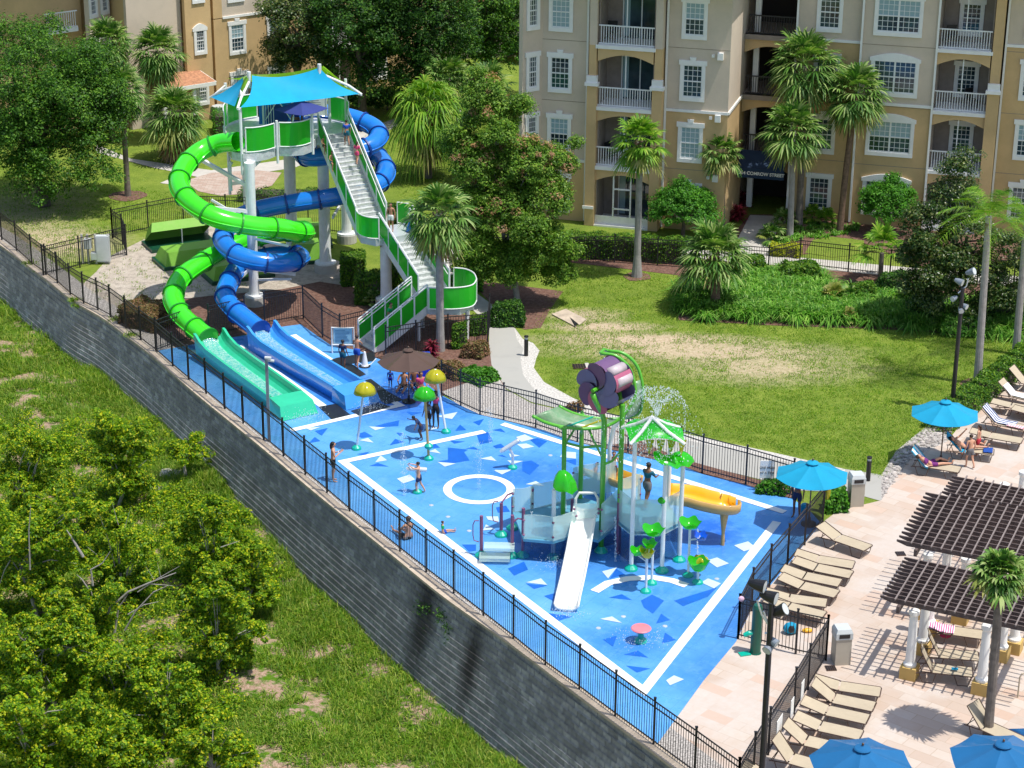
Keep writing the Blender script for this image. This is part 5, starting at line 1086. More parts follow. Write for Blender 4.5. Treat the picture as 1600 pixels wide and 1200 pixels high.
b = G(1001, 1003); t = thing('spray_table', 'low round pink-topped spray feature near the front corner of the pad', 'spray table', b)
MB().lathe((b.x, b.y, .02), [(.22, 0), (.2, .07), (.09, .16), (.09, .42)], 16).build('pedestal', M['teal_foot'], t); MB().lathe((b.x, b.y, .42), [(.1, 0), (.3, .03), (.33, .07), (.3, .1), (.0, .12)], 24).build('disc_top', M['pink'], t)
# green post with spout by the paver corner
b = G(1180, 1020); t = thing('spout_post', 'dark green cylindrical post with a teal spout beside the small fence', 'spout post', b); z = HT(b, 945)
MB().lathe((b.x, b.y, 0), [(.2, 0), (.17, .05), (.16, z-.1), (.12, z)], 18).build('body', simple('deep_green_paint', (.004, .085, .055), .35), t); MB().tube([(b.x, b.y, .75), (b.x-.25, b.y-.05, .72), (b.x-.4, b.y-.08, .66)], [.09, .09, .07], 10).build('spout', M['teal_foot'], t)
MB().box((b.x-.35, b.y-.12, .03), (.35, .25, .03), .3).build('drain_cover', M['teal_foot'], t)
# water
m = NM('water_drops'); m.col((.85, .92, .95)); m.set(Roughness=.1, Alpha=.55); M['drops'] = m.m
def drops(name, lb, pts, r0=.012, r1=.03):
    N = len(pts); P = np.array(pts); r = RNG.uniform(r0, r1, N)[:, None, None]
    o8 = np.array([(1,0,0),(0,1,0),(-1,0,0),(0,-1,0)], float)*.8
    up = np.array((0, 0, 1.6)); T_ = []
    for k in range(4): T_ += [np.stack([o8[k], o8[(k+1) % 4], up]), np.stack([o8[(k+1) % 4], o8[k], -up])]
    V = (P[:, None, None, :]+np.array(T_)[None]*r[:, None]).reshape(-1, 3, 3)
    o = quads(name, V, 3, M['drops'], off=Vector(pts[0])); tag(o, lb, 'water', kind='stuff'); return o
pts = []
for px, py, h in ((632, 775, 1.6), (748, 765, 1.9), (766, 693, 1.5), (630, 720, 1.2)):
    b = G(px, py)
    for _ in range(260): z = RNG.uniform(0, h); s_ = .03+.05*z; pts.append((b.x+RNG.normal()*s_, b.y+RNG.normal()*s_, z))
drops('water_jet', 'thin jets of water rising from the pad floor', pts, .006, .015)
pts = []
for _ in range(1100):
    a = RNG.uniform(0, 6.28); q = RNG.uniform(0, 1); rr = 1.1*q; pts.append((ap.x+.15+rr*math.cos(a), ap.y+rr*math.sin(a), ap.z+.1+.75*math.sin(q*3.0)+RNG.normal()*.05))
for _ in range(900):
    a = RNG.uniform(0, 6.28); pts.append((ap.x+RNG.normal()*.7, ap.y-.3+RNG.normal()*.5, ap.z-RNG.uniform(0, 1.3)))
drops('water_spray', 'spray bursting over the green roof of the play structure', pts, .008, .022)
pts = []
for (px, py, z0) in ((870, 790, 2.3), (882, 800, 2.2), (892, 800, 2.2), (1065, 740, 3.4), (960, 850, 1.8), (830, 830, 1.5), (1088, 850, 1.3)):
    b = G(px, py+30)
    for _ in range(150): z = RNG.uniform(.05, z0); pts.append((b.x+RNG.normal()*.02+.1*(z0-z)*.2, b.y+RNG.normal()*.02, z))
for (px, py, rx, ry, n_) in ((470, 652, .9, .5, 420), (572, 634, .9, .5, 420), (886, 960, .5, .35, 260), (1001, 1003, .8, .6, 260), (1000, 872, .6, .4, 200), (870, 885, .6, .4, 200), (640, 612, 1.2, .8, 300)):
    b = G(px, py)
    for _ in range(n_): pts.append((b.x+RNG.normal()*rx*.5, b.y+RNG.normal()*ry*.6, .03+abs(RNG.normal())*.13))
drops('falling_water', 'streams and splashes of water falling on the pad', pts, .008, .02)
# ======================= FURNITURE =======================
Z0 = (0, 0, 0)
def umbrella(c, r, mat, lb, base=None, n=8, h=.5, grp=None, rot=.2, vent=True):
    b = Vector((c[0], c[1], base if base is not None else 0)); t = thing('patio_umbrella', lb, 'umbrella', b, 0, grp); N = n*6
    V = [(c[0], c[1], c[2])]; F = []
    for (a, zz) in ((.25, -.26*h), (.6, -.62*h), (1, -h)):
        for k in range(N):
            an = rot+2*math.pi*k/N; ph = (k % 6)/6; f = math.cos(math.pi/n)/math.cos((ph-.5)*2*math.pi/n); V.append((c[0]+r*a*f*math.cos(an), c[1]+r*a*f*math.sin(an), c[2]+zz-.045*a*math.sin(math.pi*ph)*1.0))
    for k in range(N): F.append((0, 1+k, 1+(k+1) % N))
    for i in range(2):
        for k in range(N): F.append((1+i*N+k, 1+(i+1)*N+k, 1+(i+1)*N+(k+1) % N, 1+i*N+(k+1) % N))
    o = MB().add(V, F).build('canopy', M[mat], t); md = o.modifiers.new('solid', 'SOLIDIFY'); md.thickness = .012
    mb = MB(); mb.tube([(c[0], c[1], b.z), (c[0], c[1], c[2]+.02)], .025, 8)
    mb.build('pole', M['bronze'], t)
    mb = MB()
    for k in range(n): an = rot+2*math.pi*k/n; mb.tube([(c[0], c[1], c[2]-.06), (c[0]+r*math.cos(an), c[1]+r*math.sin(an), c[2]-h-.015)], .012, 4)
    mb.build('rib', M['bronze'], t)
    if vent:
        o = MB().lathe((c[0], c[1], c[2]), [(r*.17, -.03), (r*.15, .0), (.03, .05), (.02, .09)], n*3).build('vent_cap', M[mat], t); MB().lathe((c[0], c[1], c[2]+.08), [(.035, 0), (.03, .05), (.0, .07)], 8).build('finial', M['bronze'], o)
    MB().lathe((c[0], c[1], b.z+.01), [(.28, 0), (.27, .06), (.06, .1), (.05, .3)], 16).build('stand', M['black'], t)
    return t
umbrella(G(1270, 722, 2.45), 1.33, 'fab_cyan', 'turquoise umbrella over the lifeguard at the pad fence corner', grp=None)
umbrella(G(1478, 627, 2.55), 1.33, 'fab_cyan', 'turquoise umbrella over the two sunbathers beside the lawn', grp=None)
umbrella(G(1348, 1168, 2.6), 1.42, 'fab_deep', 'deep blue umbrella at the bottom edge beside the second lounger row', rot=.5)
umbrella(G(1568, 1162, 2.6), 1.42, 'fab_deep', 'deep blue umbrella at the bottom right corner by the pool', rot=.35)
umbrella(G(638, 546, 2.3), 1.27, 'fab_brown', 'brown umbrella shading the seated group by the stairs', rot=.1)
umbrella(YP(470, 156, 94.1), 1.25, 'fab_navy', 'faded navy square umbrella on the slide platform', base=7.0, n=4, h=.42, rot=.15, vent=False)
# loungers, local: head at -x
def lounger_proto(ang):
    t = thing('sun_lounger', 'x', 'sun lounger', Z0); a = R(ang); hx_, L, w_ = -.25, .78, .31; dx, dz = -math.cos(a), math.sin(a)
    H = Vector((hx_, 0, .36)); T_ = H+Vector((dx*L, 0, dz*L))
    def slingm(a_, b_, nm):
        V = []; n = 6
        for i in range(n+1):
            p = a_.lerp(b_, i/n); s = -.02*math.sin(math.pi*i/n); V += [(p.x, -w_+.02, p.z), (p.x, 0, p.z+s-.012), (p.x, w_-.02, p.z)]
        o = MB().add(V, [(3*i+j, 3*i+3+j, 3*i+4+j, 3*i+1+j) for i in range(n) for j in (0, 1)]).build(nm, M['sling'], t, off=Z0); md = o.modifiers.new('s', 'SOLIDIFY'); md.thickness = .02
    slingm(H+Vector((.03, 0, 0)), Vector((.97, 0, .34)), 'seat_sling'); slingm(T_, H+Vector((-.02, 0, 0)), 'back_sling')
    mb = MB(); s = w_
    mb.tube([(hx_, -s, .35), (.97, -s, .33), (1.0, -s+.04, .32), (1.0, s-.04, .32), (.97, s, .33), (hx_, s, .35)], .018, 6); mb.tube([(H.x, -s, H.z), (T_.x, -s, T_.z), (T_.x, s, T_.z), (H.x, s, H.z)], .018, 6)
    mb.tube([(hx_-.55, -s, .30), (hx_, -s, .35)], .018, 6); mb.tube([(hx_-.55, s, .30), (hx_, s, .35)], .018, 6); mb.tube([(hx_-.5, -s, .3), (hx_-.5, s, .3)], .014, 5)
    mb.tube([T_.lerp(H, .45)+Vector((0, -s, 0)), (hx_-.45, -s, .3)], .014, 5); mb.tube([T_.lerp(H, .45)+Vector((0, s, 0)), (hx_-.45, s, .3)], .014, 5); mb.build('frame', M['bronze'], t, off=Z0)
    for x0 in (-.62, .45): 
        for sg in (-1, 1): MB().tube([(x0-.02, sg*s, .33), (x0+.1, sg*(s+.02), .02), (x0+.42, sg*(s+.02), .02), (x0+.5, sg*s, .34)], .016, 5).build('leg', M['bronze'], t, off=Z0)
    return t
PR = {}
LL = [((1272,828),(1357,857),22,'single tan lounger at the top of the row beside the pad fence'),
((1250,869),(1334,884),10,'second tan lounger down in the upper row, back nearly flat'),((1243,881),(1331,898),10,'third tan lounger in the upper row, overlapping the second'),
((1224,893),(1313,912),10,'fourth tan lounger in the upper row by the fence'),((1220,908),(1309,928),12,'fifth tan lounger in the upper row, back slightly raised'),
((1203,930),(1292,944),10,'sixth tan lounger in the upper row, close behind the small fence'),((1206,942),(1288,962),8,'lowest tan lounger in the upper row, partly behind the small fence'),
((1268,1066),(1376,1082),10,'tan lounger at the top of the lower row'),((1262,1082),(1366,1106),34,'tan lounger with a raised back, second in the lower row'),
((1254,1103),(1357,1124),14,'tan lounger third in the lower row'),((1243,1126),(1346,1150),14,'tan lounger fourth in the lower row with its shadow beside it'),
((1222,1150),(1325,1172),36,'tan lounger with raised back beside the bottom blue umbrella'),((1214,1178),(1300,1205),50,'tan lounger with steep back at the bottom of the lower row'),((1180,1212),(1265,1235),20,'tan lounger cut by the bottom edge near the black lamp post'),
((1452,1020),(1530,1026),62,'upright tan lounger under the near pergola, the rear one of the pair'),((1440,1042),(1520,1052),62,'upright tan lounger under the near pergola with a blue card on the seat'),
((1468,983),(1536,992),15,'tan lounger holding a pink striped towel under the near pergola'),
((1428,722),(1500,735),46,'lounger with the woman in purple and a white-blue towel over its back'),((1470,698),(1553,706),44,'dark-backed lounger with the reclining man'),
((1530,677),(1597,690),6,'flat tan lounger beside the standing boy'),((1538,655),(1606,670),42,'tan lounger with the navy striped towel'),((1552,629),(1628,642),5,'flat tan lounger behind the striped-towel lounger'),
((1566,612),(1628,628),42,'tan lounger with a plain white towel at the right edge'),((1582,592),(1645,606),42,'raised tan lounger at the upper right edge by the hedge'),
((1590,640),(1660,655),5,'flat tan lounger with a black and white cloth at the right edge'),((1524,1128),(1600,1160),48,'tan lounger behind the palm trunk at the edge of the pool')]
LNG = []
for i, (h, f, a, lb) in enumerate(LL):
    k = a; 
    if k not in PR: PR[k] = o = lounger_proto(a)
    else: o = copy_tree(PR[k])
    A0 = G(*h, .36); B0 = G(*f, .33); d = (B0-A0); c = (A0+B0)/2; u = d.normalized(); hh = B0-u*1.0 if a < 30 else B0-u*1.0
    o.location = (hh.x, hh.y, .01); o.rotation_euler = (0, 0, math.atan2(d.y, d.x)+R((0, 2.2, -1.6, 1.2, -2.5, 2.8, -1)[i % 7])); o['label'] = lb; o['category'] = 'sun lounger'; o['group'] = 'tan sling sun loungers on the pool deck'; LNG.append(o)
def striped(name, c1, c2, sc=9, c3=None, axis=0):
    m = NM(name); tc = m.n('ShaderNodeTexCoord'); sp = m.n('ShaderNodeSeparateXYZ'); m.l(tc.outputs['Object'], sp.inputs[0]); f = m.math('FRACT', m.math('MULTIPLY', sp.outputs[axis], sc)); r = m.n('ShaderNodeValToRGB'); r.color_ramp.interpolation = 'CONSTANT'
    r.color_ramp.elements[0].color = (*c1, 1); r.color_ramp.elements[1].position = .5; r.color_ramp.elements[1].color = (*c2, 1); m.l(f, r.inputs[0]); m.col(r.outputs[0]); m.set(Roughness=.95); return m.m
TW = {'navy': striped('navy_striped_towel', (.75, .76, .78), (.02, .05, .18), 6.5, axis=1), 'pink': striped('pink_striped_towel', (.78, .74, .76), (.55, .08, .25), 14), 'white': simple('white_towel', (.8, .8, .79), .95), 'blue': striped('blue_beach_towel', (.75, .8, .8), (.02, .35, .55), 3.2, axis=1), 'deep': simple('navy_towel', (.01, .06, .3), .95), 'cyan': simple('cyan_towel', (.01, .3, .5), .95), 'bw': striped('black_white_cloth', (.7, .7, .7), (.01, .01, .02), 12), 'pk2': striped('rose_towel', (.8, .6, .6), (.7, .3, .36), 10)}
def towel(lo, ang, mat, lb, x0, x1, wy=.5, dy=0, back=True):
    t = None; a = R(ang); V = []; n = 14; rr = random.Random(lb)
    for i in range(n+1):
        s = x0+(x1-x0)*i/n
        if s < 0: x, z = -.25+s*math.cos(a), .36-s*math.sin(a)
        else: x, z = -.25+s, .36
        for j in range(7): y = dy+(j/6-.5)*wy; V.append((x, y*(1+rr.uniform(-.04, .04)), z+.018+rr.uniform(0, .018)+(-.05 if abs(y) > .33 else 0)))
    F = [(i*7+j, i*7+7+j, i*7+8+j, i*7+1+j) for i in range(n) for j in range(6)]
    o = MB().add(V, F).build('towel', TW[mat], None, off=Z0, smooth=True); o.location = lo.location; o.rotation_euler = lo.rotation_euler; md = o.modifiers.new('s', 'SOLIDIFY'); md.thickness = .015; md.offset = 1; tag(o, lb, 'towel')
towel(LNG[16], 15, 'pink', 'white and pink striped towel on the lounger under the near pergola', -.55, .35, .55)
towel(LNG[17], 46, 'blue', 'white and turquoise towel over the back of the lounger of the woman in purple', -.82, .1, .72)
towel(LNG[18], 44, 'cyan', 'blue towel on the dark-backed lounger behind the reclining man', -.80, .2, .5, -.1); towel(LNG[18], 44, 'deep', 'royal blue towel at the foot of the reclining man\'s lounger', .85, 1.2, .5)
towel(LNG[20], 42, 'navy', 'white towel with navy stripes over a raised lounger back', -.80, .75, .52, .06); towel(LNG[20], 42, 'pk2', 'rose and white towel lying at the foot of the striped-towel lounger', .45, 1.15, .3, -.14)
towel(LNG[22], 42, 'white', 'plain white towel on the lounger at the right edge', -.5, .9, .5); towel(LNG[24], 5, 'bw', 'black and white patterned cloth on the flat lounger at the right edge', .0, .45, .4)
b = LNG[15]; o = MB().box((.45, 0, .40), (.2, .13, .02)).build('swim_card', M['fab_cyan'], None, off=Z0); o.location = b.location; o.rotation_euler = b.rotation_euler; tag(o, 'small blue card lying on the upright lounger under the near pergola', 'card')
# pergolas
M['purlin'] = simple('greyed_timber', (.22, .18, .165), .8, .2, 5)
def pergola(P, H, lb, colpx, nr=9, npu=15):   # P: four world corners of the top, front-left, front-right, back-right, back-left
    t = thing('pergola', lb, 'pergola', (P[0].x, P[0].y, 0), 0, 'brown timber pergolas on the pool deck'); a, b, c, d = P
    for e0, e1 in ((a.lerp(b, .06), d.lerp(c, .06)), (a.lerp(b, .92), d.lerp(c, .92))):
        u = (e1-e0).normalized(); MB().bar(e0-u*.2+Vector((0, 0, -.13)), e1+u*.2+Vector((0, 0, -.13)), .10, .22).build('beam', M['wood'], t)
    for k in range(nr):
        p = a.lerp(d, k/(nr-1)); q = b.lerp(c, k/(nr-1)); u = (q-p).normalized(); mb = MB(); mb.bar(p+Vector((0, 0, .06)), q+Vector((0, 0, .06)), .05, .16)
        for e, sg in ((p, -1), (q, 1)): mb.add([(e+s_*Vector((-u.y, u.x, 0))*.025+Vector((0, 0, z)))+u*sg*x for s_ in (-1, 1) for x, z in ((0, -.02), (.34, .08), (.34, .14), (0, .14))], [(0, 1, 2, 3), (7, 6, 5, 4), (0, 4, 5, 1), (1, 5, 6, 2), (2, 6, 7, 3)])
        mb.build('rafter', M['wood'], t)
    for k in range(npu):
        p = a.lerp(b, (k+.5)/npu); q = d.lerp(c, (k+.5)/npu); u = (q-p).normalized(); MB().bar(p-u*.15+Vector((0, 0, .17)), q+u*.15+Vector((0, 0, .17)), .04, .05).build('purlin', M['purlin'], t)
    for px, py in colpx:
        g = G(px, py); mb = MB(); mb.lathe((g.x, g.y, 0), [(.20, .42), (.21, .5), (.17, .55), (.155, .6), (.145, 1.4), (.125, H-.5), (.13, H-.46), (.17, H-.42), (.17, H-.3), (.13, H-.28)], 20); o = mb.build('column', M['trim'], t, smooth=False)
        MB().box((g.x, g.y, .21), (.5, .5, .42), math.atan2((b-a).y, (b-a).x)).build('plinth', M['base_gold'], o)
HP = 2.62
a = G(1392, 940, HP); b_ = G(1548, 974, HP); d = G(1429, 880, HP); e = (b_-a); f = d-a; b2 = a+e.normalized()*4.6
pergola([a, b2, b2+f, d], HP, 'nearest brown lattice pergola with white columns, palm in front', [(1420,1058),(1532,1082),(1440,1020),(1450,990),(1563,1030),(1583,1018)], 12, 15)
a = G(1417, 852, HP); f = G(1461, 778, HP)-a; e = G(1520, 872, HP)-a; b2 = a+e.normalized()*5.5
pergola([a, b2, b2+f, a+f], HP, 'middle brown lattice pergola, larger, with its left corner over the pavers', [(1442,965),(1475,925),(1500,972),(1585,940)], 13, 17)
a = G(1487, 776, HP); f = G(1502, 752, HP)-a; b2 = a+e.normalized()*4
pergola([a, b2, b2+f, a+f], HP, 'farthest brown lattice pergola behind the middle one', [(1560,850),(1590,830)], 6, 13)
# bins
def bin_(px, py, lb):
    b = G(px, py); t = thing('litter_bin', lb, 'litter bin', b, R(8), 'beige litter bins'); MB().box((0, 0, .45), (.5, .5, .9)).build('body', M['bin'], t, off=Z0)
    hd = MB(); hd.add([(x, y, z) for z, s in ((.91, .27), (1.12, .27), (1.24, .22)) for x, y in ((-s, -s), (s, -s), (s, s), (-s, s))], [(0, 1, 5, 4), (1, 2, 6, 5), (2, 3, 7, 6), (3, 0, 4, 7), (4, 5, 9, 8), (5, 6, 10, 9), (6, 7, 11, 10), (7, 4, 8, 11), (8, 9, 10, 11), (3, 2, 1, 0)]); h = hd.build('hood', M['utility'], t, off=Z0); MB().box((0, -.275, 1.03), (.34, .02, .13)).build('opening', M['black'], h, off=Z0)
bin_(1336, 788, 'beige litter bin by the concrete path near the turquoise umbrella'); bin_(1313, 1034, 'beige litter bin at the corner of the small fence')
for px, py, h, lb in ((822,556,.95,'black bollard light where the concrete path widens'), (1356,751,1.0,'black bollard light between the lawn and the pool deck')):
    b = G(px, py); t = thing('bollard_light', lb, 'bollard light', b, 0, 'path bollard lights'); MB().lathe((b.x, b.y, 0), [(.09, 0), (.09, h-.18)], 14).build('post', M['black'], t); MB().lathe((b.x, b.y, h-.18), [(.07, 0), (.07, .1)], 14).build('lens', M['utility'], t); MB().lathe((b.x, b.y, h-.08), [(.1, 0), (.1, .05), (.0, .08)], 14).build('cap', M['black'], t)
# lamp posts
def floodhead(t, c, d, s=.2, mat='black'):
    c = Vector(c); d = Vector(d).normalized(); MB().tube([c-d*s*1.3, c-d*s*.4, c+d*s*.8, c+d*s], [s*.45, s*.75, s*.95, s], 14).build('lamp_head', M[mat], t)
    MB().tube([c+d*s*1.01, c+d*s*1.03], s*.85, 14).build('lens', M['utility'], t)
b = G(421, 690); z = HT(b, 561); t = thing('security_pole', 'slim grey pole with small cameras between the fence and the teal flume', 'camera pole', b)
MB().box((b.x, b.y, z/2), (.11, .11, z)).build('pole', M['lampgrey'], t); MB().tube([(b.x, b.y, z-.05), (b.x+.3, b.y, z-.08)], .06, 8).build('camera', M['utility'], t); MB().tube([(b.x-.05, b.y-.1, z+.1), (b.x+.2, b.y-.1, z+.08)], .06, 8).build('camera', M['utility'], t)
b = G(1188, 1240); z = HT(b, 925); t = thing('lamp_post', 'black lamp post with a cluster of floodlights by the lower fence', 'lamp post', b)
MB().tube([(b.x, b.y, 0), (b.x, b.y, z-.3)], .085, 12).build('pole', M['metal_dark'], t)
p = lambda px, py, dy=0: YP(px, py, b.y+dy)
mb = MB(); mb.tube([p(1193,955), p(1200,975), p(1207,985), p(1195,990)], .03, 6); mb.tube([p(1183,938), p(1190,960), p(1200,975)], .03, 6); mb.build('bracket', M['steel'], t)
floodhead(t, p(1184,914), (.9,-.4,-.1), .2); floodhead(t, p(1202,932), (.9,-.5,-.1), .2); floodhead(t, p(1218,955), (.7,-.3,.5), .19); floodhead(t, p(1208,1002), (.6,-.5,-.3), .13, 'lampgrey'); floodhead(t, p(1202,1012), (-.5,-.6,-.3), .14, 'lampgrey')
b = G(1487, 642); z = HT(b, 450); t = thing('lamp_post', 'tall black lamp post with floodlights rising behind the turquoise umbrella', 'lamp post', b)
MB().tube([(b.x, b.y, 0), (b.x, b.y, z)], [.1, .08], 12).build('pole', M['metal_dark'], t); mb = MB(); mb.tube([p(1497,458), p(1510,447), p(1513,435)], .025, 6); mb.build('bracket', M['steel'], t)
floodhead(t, p(1517,425), (.7,-.5,.4), .16, 'lampgrey'); floodhead(t, p(1499,440), (.7,-.5,-.2), .15, 'lampgrey'); floodhead(t, p(1491,466), (-.7,-.5,-.2), .12, 'lampgrey'); floodhead(t, p(1507,478), (.6,-.6,-.2), .12, 'lampgrey'); floodhead(t, p(1501,484), (.1,-.8,-.3), .12, 'lampgrey')
# signs
def board(px0, px1, py0, py1, y, lb, mat, name='sign_board', rows=8, txt=None, th=.03):
    a = YP(px0, py1, y); b = YP(px1, py1, y); zt = YP(px0, py0, y).z; t = thing(name, lb, 'sign', (a.x, a.y, 0)); P = [(a.x, a.y, a.z), (b.x, b.y, a.z), (b.x, b.y, zt), (a.x, a.y, zt)]
    o = MB().slab(P, (0, th, 0)).build('board', mat, t); return t, a, b, zt
t, a, b, zt = board(521, 551, 513, 537, G(536, 552).y, 'pale blue rules board in a white tubular frame by the stairs', simple('pale_blue_board', (.30, .55, .68), .5))
mb = MB(); mb.tube([(a.x-.06, a.y-.02, .0), (a.x-.06, a.y-.02, zt+.05), (b.x+.06, b.y-.02, zt+.05), (b.x+.06, b.y-.02, 0)], .035, 8); mb.tube([(a.x-.06, a.y-.02, a.z-.04), (b.x+.06, b.y-.02, a.z-.04)], .03, 6); mb.build('frame', M['white'], t)
mb = MB(); rr = random.Random(1)
for k in range(9): L = (b.x-a.x-.16)*rr.uniform(.6, 1); mb.box((a.x+.08+L/2, a.y-.006, zt-.1-k*(zt-a.z-.16)/8.5), (L, .006, .022))
mb.build('printed_lines', simple('blue_print', (.08, .2, .35), .6), t)
yb = G(1200, 767).y; t, a, b, zt = board(1187, 1209, 720, 747, yb-.06, 'white sign reading ONE RIDER AT A TIME on the fence', M['trim'], 'fence_sign')
for k, s_ in enumerate(('ONE RIDER', 'AT A TIME')):
    tc = bpy.data.curves.new('lettering', 'FONT'); tc.body = s_; tc.size = .115; tc.extrude = .004; tc.align_x = 'CENTER'; tc.align_y = 'CENTER'; to = bpy.data.objects.new('lettering', tc); COL.objects.link(to); to.parent = t; to.location = (Vector(((a.x+b.x)/2, a.y-.012, zt-.28-k*.2)))-Vector(t.location); to.rotation_euler = (R(90), 0, 0); tc.materials.append(M['black']); mesh_text(to)
for k, (px, py) in enumerate(((1220, 1148), (1240, 1118), (1256, 1090))):
    g = G(px, py, .55); t = thing('notice_plate', ('large pale notice hung on the lower fence near the black lamp post', 'white notice on the lower fence, the middle one of three', 'white notice on the lower fence near the litter bin')[k], 'sign', (g.x, g.y, 0)); d = (G(1200,1180)-G(1240,1116)).normalized(); n = Vector((d.y, -d.x, 0)); n = n if n.x < 0 else -n; w_ = (.55, .3, .3)[k]; c = Vector((g.x, g.y, .8))+n*.05
    MB().slab([c-d*w_/2+Vector((0, 0, -.3)), c+d*w_/2+Vector((0, 0, -.3)), c+d*w_/2+Vector((0, 0, .3)), c-d*w_/2+Vector((0, 0, .3))], n*.015).build('plate', M['trim'], t)
    mb = MB()
    for q in range(5): z = .98-q*.09; e0 = c-d*w_*.38+n*.018; e1 = c+d*w_*.38*(1 if q % 2 else .7)+n*.018; mb.bar((e0.x, e0.y, z), (e1.x, e1.y, z), .004, .02)
    mb.build('printed_lines', M['lampgrey'], t)
# cone, rope, cabinets, drains
b = G(570, 573); t = thing('traffic_cone', 'white cone standing beside the shirtless boy', 'cone', b); MB().lathe((b.x, b.y, .04), [(.17, 0), (.14, .1), (.05, .62), (.03, .66)], 16).build('cone_body', M['trim'], t); MB().lathe((b.x, b.y, 0), [(.25, 0), (.25, .04), (.2, .05)], 16).build('base', M['black'], t)
mb = MB(); r0_, r1_ = G(560, 566, .9), G(588, 560, .9); mb.tube([r0_, r0_.lerp(r1_, .3)+Vector((0, 0, -.25)), r0_.lerp(r1_, .7)+Vector((0, 0, -.2)), r1_], .02, 6); o = mb.build('rope', M['trim'], None, off=r0_); tag(o, 'white rope across the foot of the stairs', 'rope')
b = G(640, 372, 3.4); t = thing('water_jug', 'small blue cone-shaped bucket on the stair landing', 'bucket', (-4.75, 92.2, 3.42)); MB().lathe((-4.75, 92.2, 3.42), [(.14, 0), (.13, .1), (.06, .3), (.04, .5)], 12).build('body', M['blue_tube'], t); MB().lathe((-4.75, 92.2, 3.42), [(.17, 0), (.17, .03)], 12).build('foot', M['blue_flange'], t)
t = thing('utility_cabinets', 'pale grey electrical cabinets on a post frame at the fence corner', 'electrical cabinet', G(150, 412))
for px0, px1, py0, py1, nm in ((152,170,368,408,'large_cabinet'),(132,142,373,388,'meter_box'),(143,153,394,405,'small_cabinet')):
    yy = G(160, 412).y; a = YP(px0, py1, yy); b = YP(px1, py0, yy); o = MB().box(((a.x+b.x)/2, yy, (a.z+b.z)/2), (b.x-a.x, .3, b.z-a.z)).build(nm, M['utility'], t); MB().box(((a.x+b.x)/2, yy-.155, (a.z+b.z)/2), ((b.x-a.x)*.9, .012, (b.z-a.z)*.9)).build('door', M['steel'], o)
mb = MB()
for px in (129, 138, 150, 170): a = G(px, 414); mb.bar((a.x, a.y+.2, 0), (a.x, a.y+.2, 1.5), .09)
mb.build('frame_post', M['concrete'], t)
for px, py, lb in ((905,573,'brown iron storm drain grate in the lawn by the path'),(1407,866,'small dark drain cover in the pavers by the middle pergola'),(1298,1045,'small dark drain cover below the litter bin')):
    b = G(px, py); t = thing('drain_grate', lb, 'drain', b, .1); w_ = .55 if px < 1000 else .32; MB().box((0, 0, .02), (w_, w_, .03)).build('frame', M['bronze'], t, off=Z0); mb = MB()
    for k in range(5): mb.box((-w_/2+w_*(k+.5)/5, 0, .038), (w_/9, w_*.86, .012))
    mb.build('slot', M['black'], t, off=Z0)
    if px < 1000: MB().box((w_/2+.08, 0, .02), (.16, w_+.1, .05)).build('concrete_lip', M['concrete'], t, off=Z0)
b = G(888, 500); t = thing('inlet_slab', 'tan concrete drainage slab sunk in the lawn', 'concrete slab', b); MB().prism([G(862,492), G(884,484), G(916,500), (G(905,509))[:], G(890,497), G(900,512), G(892,513)][:6], .012, .05).build('slab', M['coping'], t); MB().prism([G(890,497), G(903,507), G(898,512)], .0, .053).build('opening', M['black'], t)
# rescue tube, lifeguard chair bits, bag
b = G(1291, 800); o = MB().tube([(b.x, b.y, .35), (b.x+.02, b.y, 1.35)], [.1, .12], 10).build('rescue_tube', M['cup_yellow'], None, off=b); tag(o, 'yellow rescue tube hanging on the fence under the turquoise umbrella', 'rescue tube')
b = G(1247, 796); o = MB().lathe((b.x+.2, b.y-.3, 0), [(.1, 0), (.15, .05), (.16, .3), (.12, .36)], 12).build('water_bottle', M['fab_cyan'], None, off=b); tag(o, 'blue water container by the lifeguard at the pad fence', 'container')
b = G(1240, 990); t = thing('toy_bag', 'blue mesh bag and yellow toys on the pavers behind the small fence', 'bag', b); MB().ell((b.x-.1, b.y, .2), (.25, .18, .2), 12, 8).build('bag', M['fab_cyan'], t, smooth=True); MB().ell((b.x-.1, b.y-.12, .22), (.12, .09, .13), 10, 6).build('bag_pocket', M['black'], t); MB().ell((b.x+.45, b.y+.1, .07), (.18, .1, .07), 10, 6).build('toy', M['yellow'], t)
b = G(1478, 990, .3); o = MB().ell((b.x, b.y, b.z-.05), (.2, .12, .1), 10, 6).build('beach_bag', simple('magenta_bag', (.35, .01, .08), .7), None, off=b); tag(o, 'magenta bag under the lounger with the pink striped towel', 'bag')
b = G(1158, 940, 1.4); o = MB().ell((b.x, b.y, 1.5), (.1, .08, .09), 10, 6).build('hung_cloth', simple('pink_white_cloth', (.6, .4, .5), .9), None, off=b); tag(o, 'pink and white cloth hung on the fence corner post', 'cloth')
# bench-like blue tub
b = G(660, 590); t = thing('towel_bin', 'bright blue bin under the right side of the brown umbrella', 'bin', b); MB().box((b.x, b.y, .5), (.62, .5, 1.), .1).build('body', simple('cobalt_plastic', (.008, .03, .55), .4), t); MB().box((b.x, b.y, 1.03), (.68, .56, .06), .1).build('rim', simple('cobalt_rim', (.01, .05, .4), .4), t)
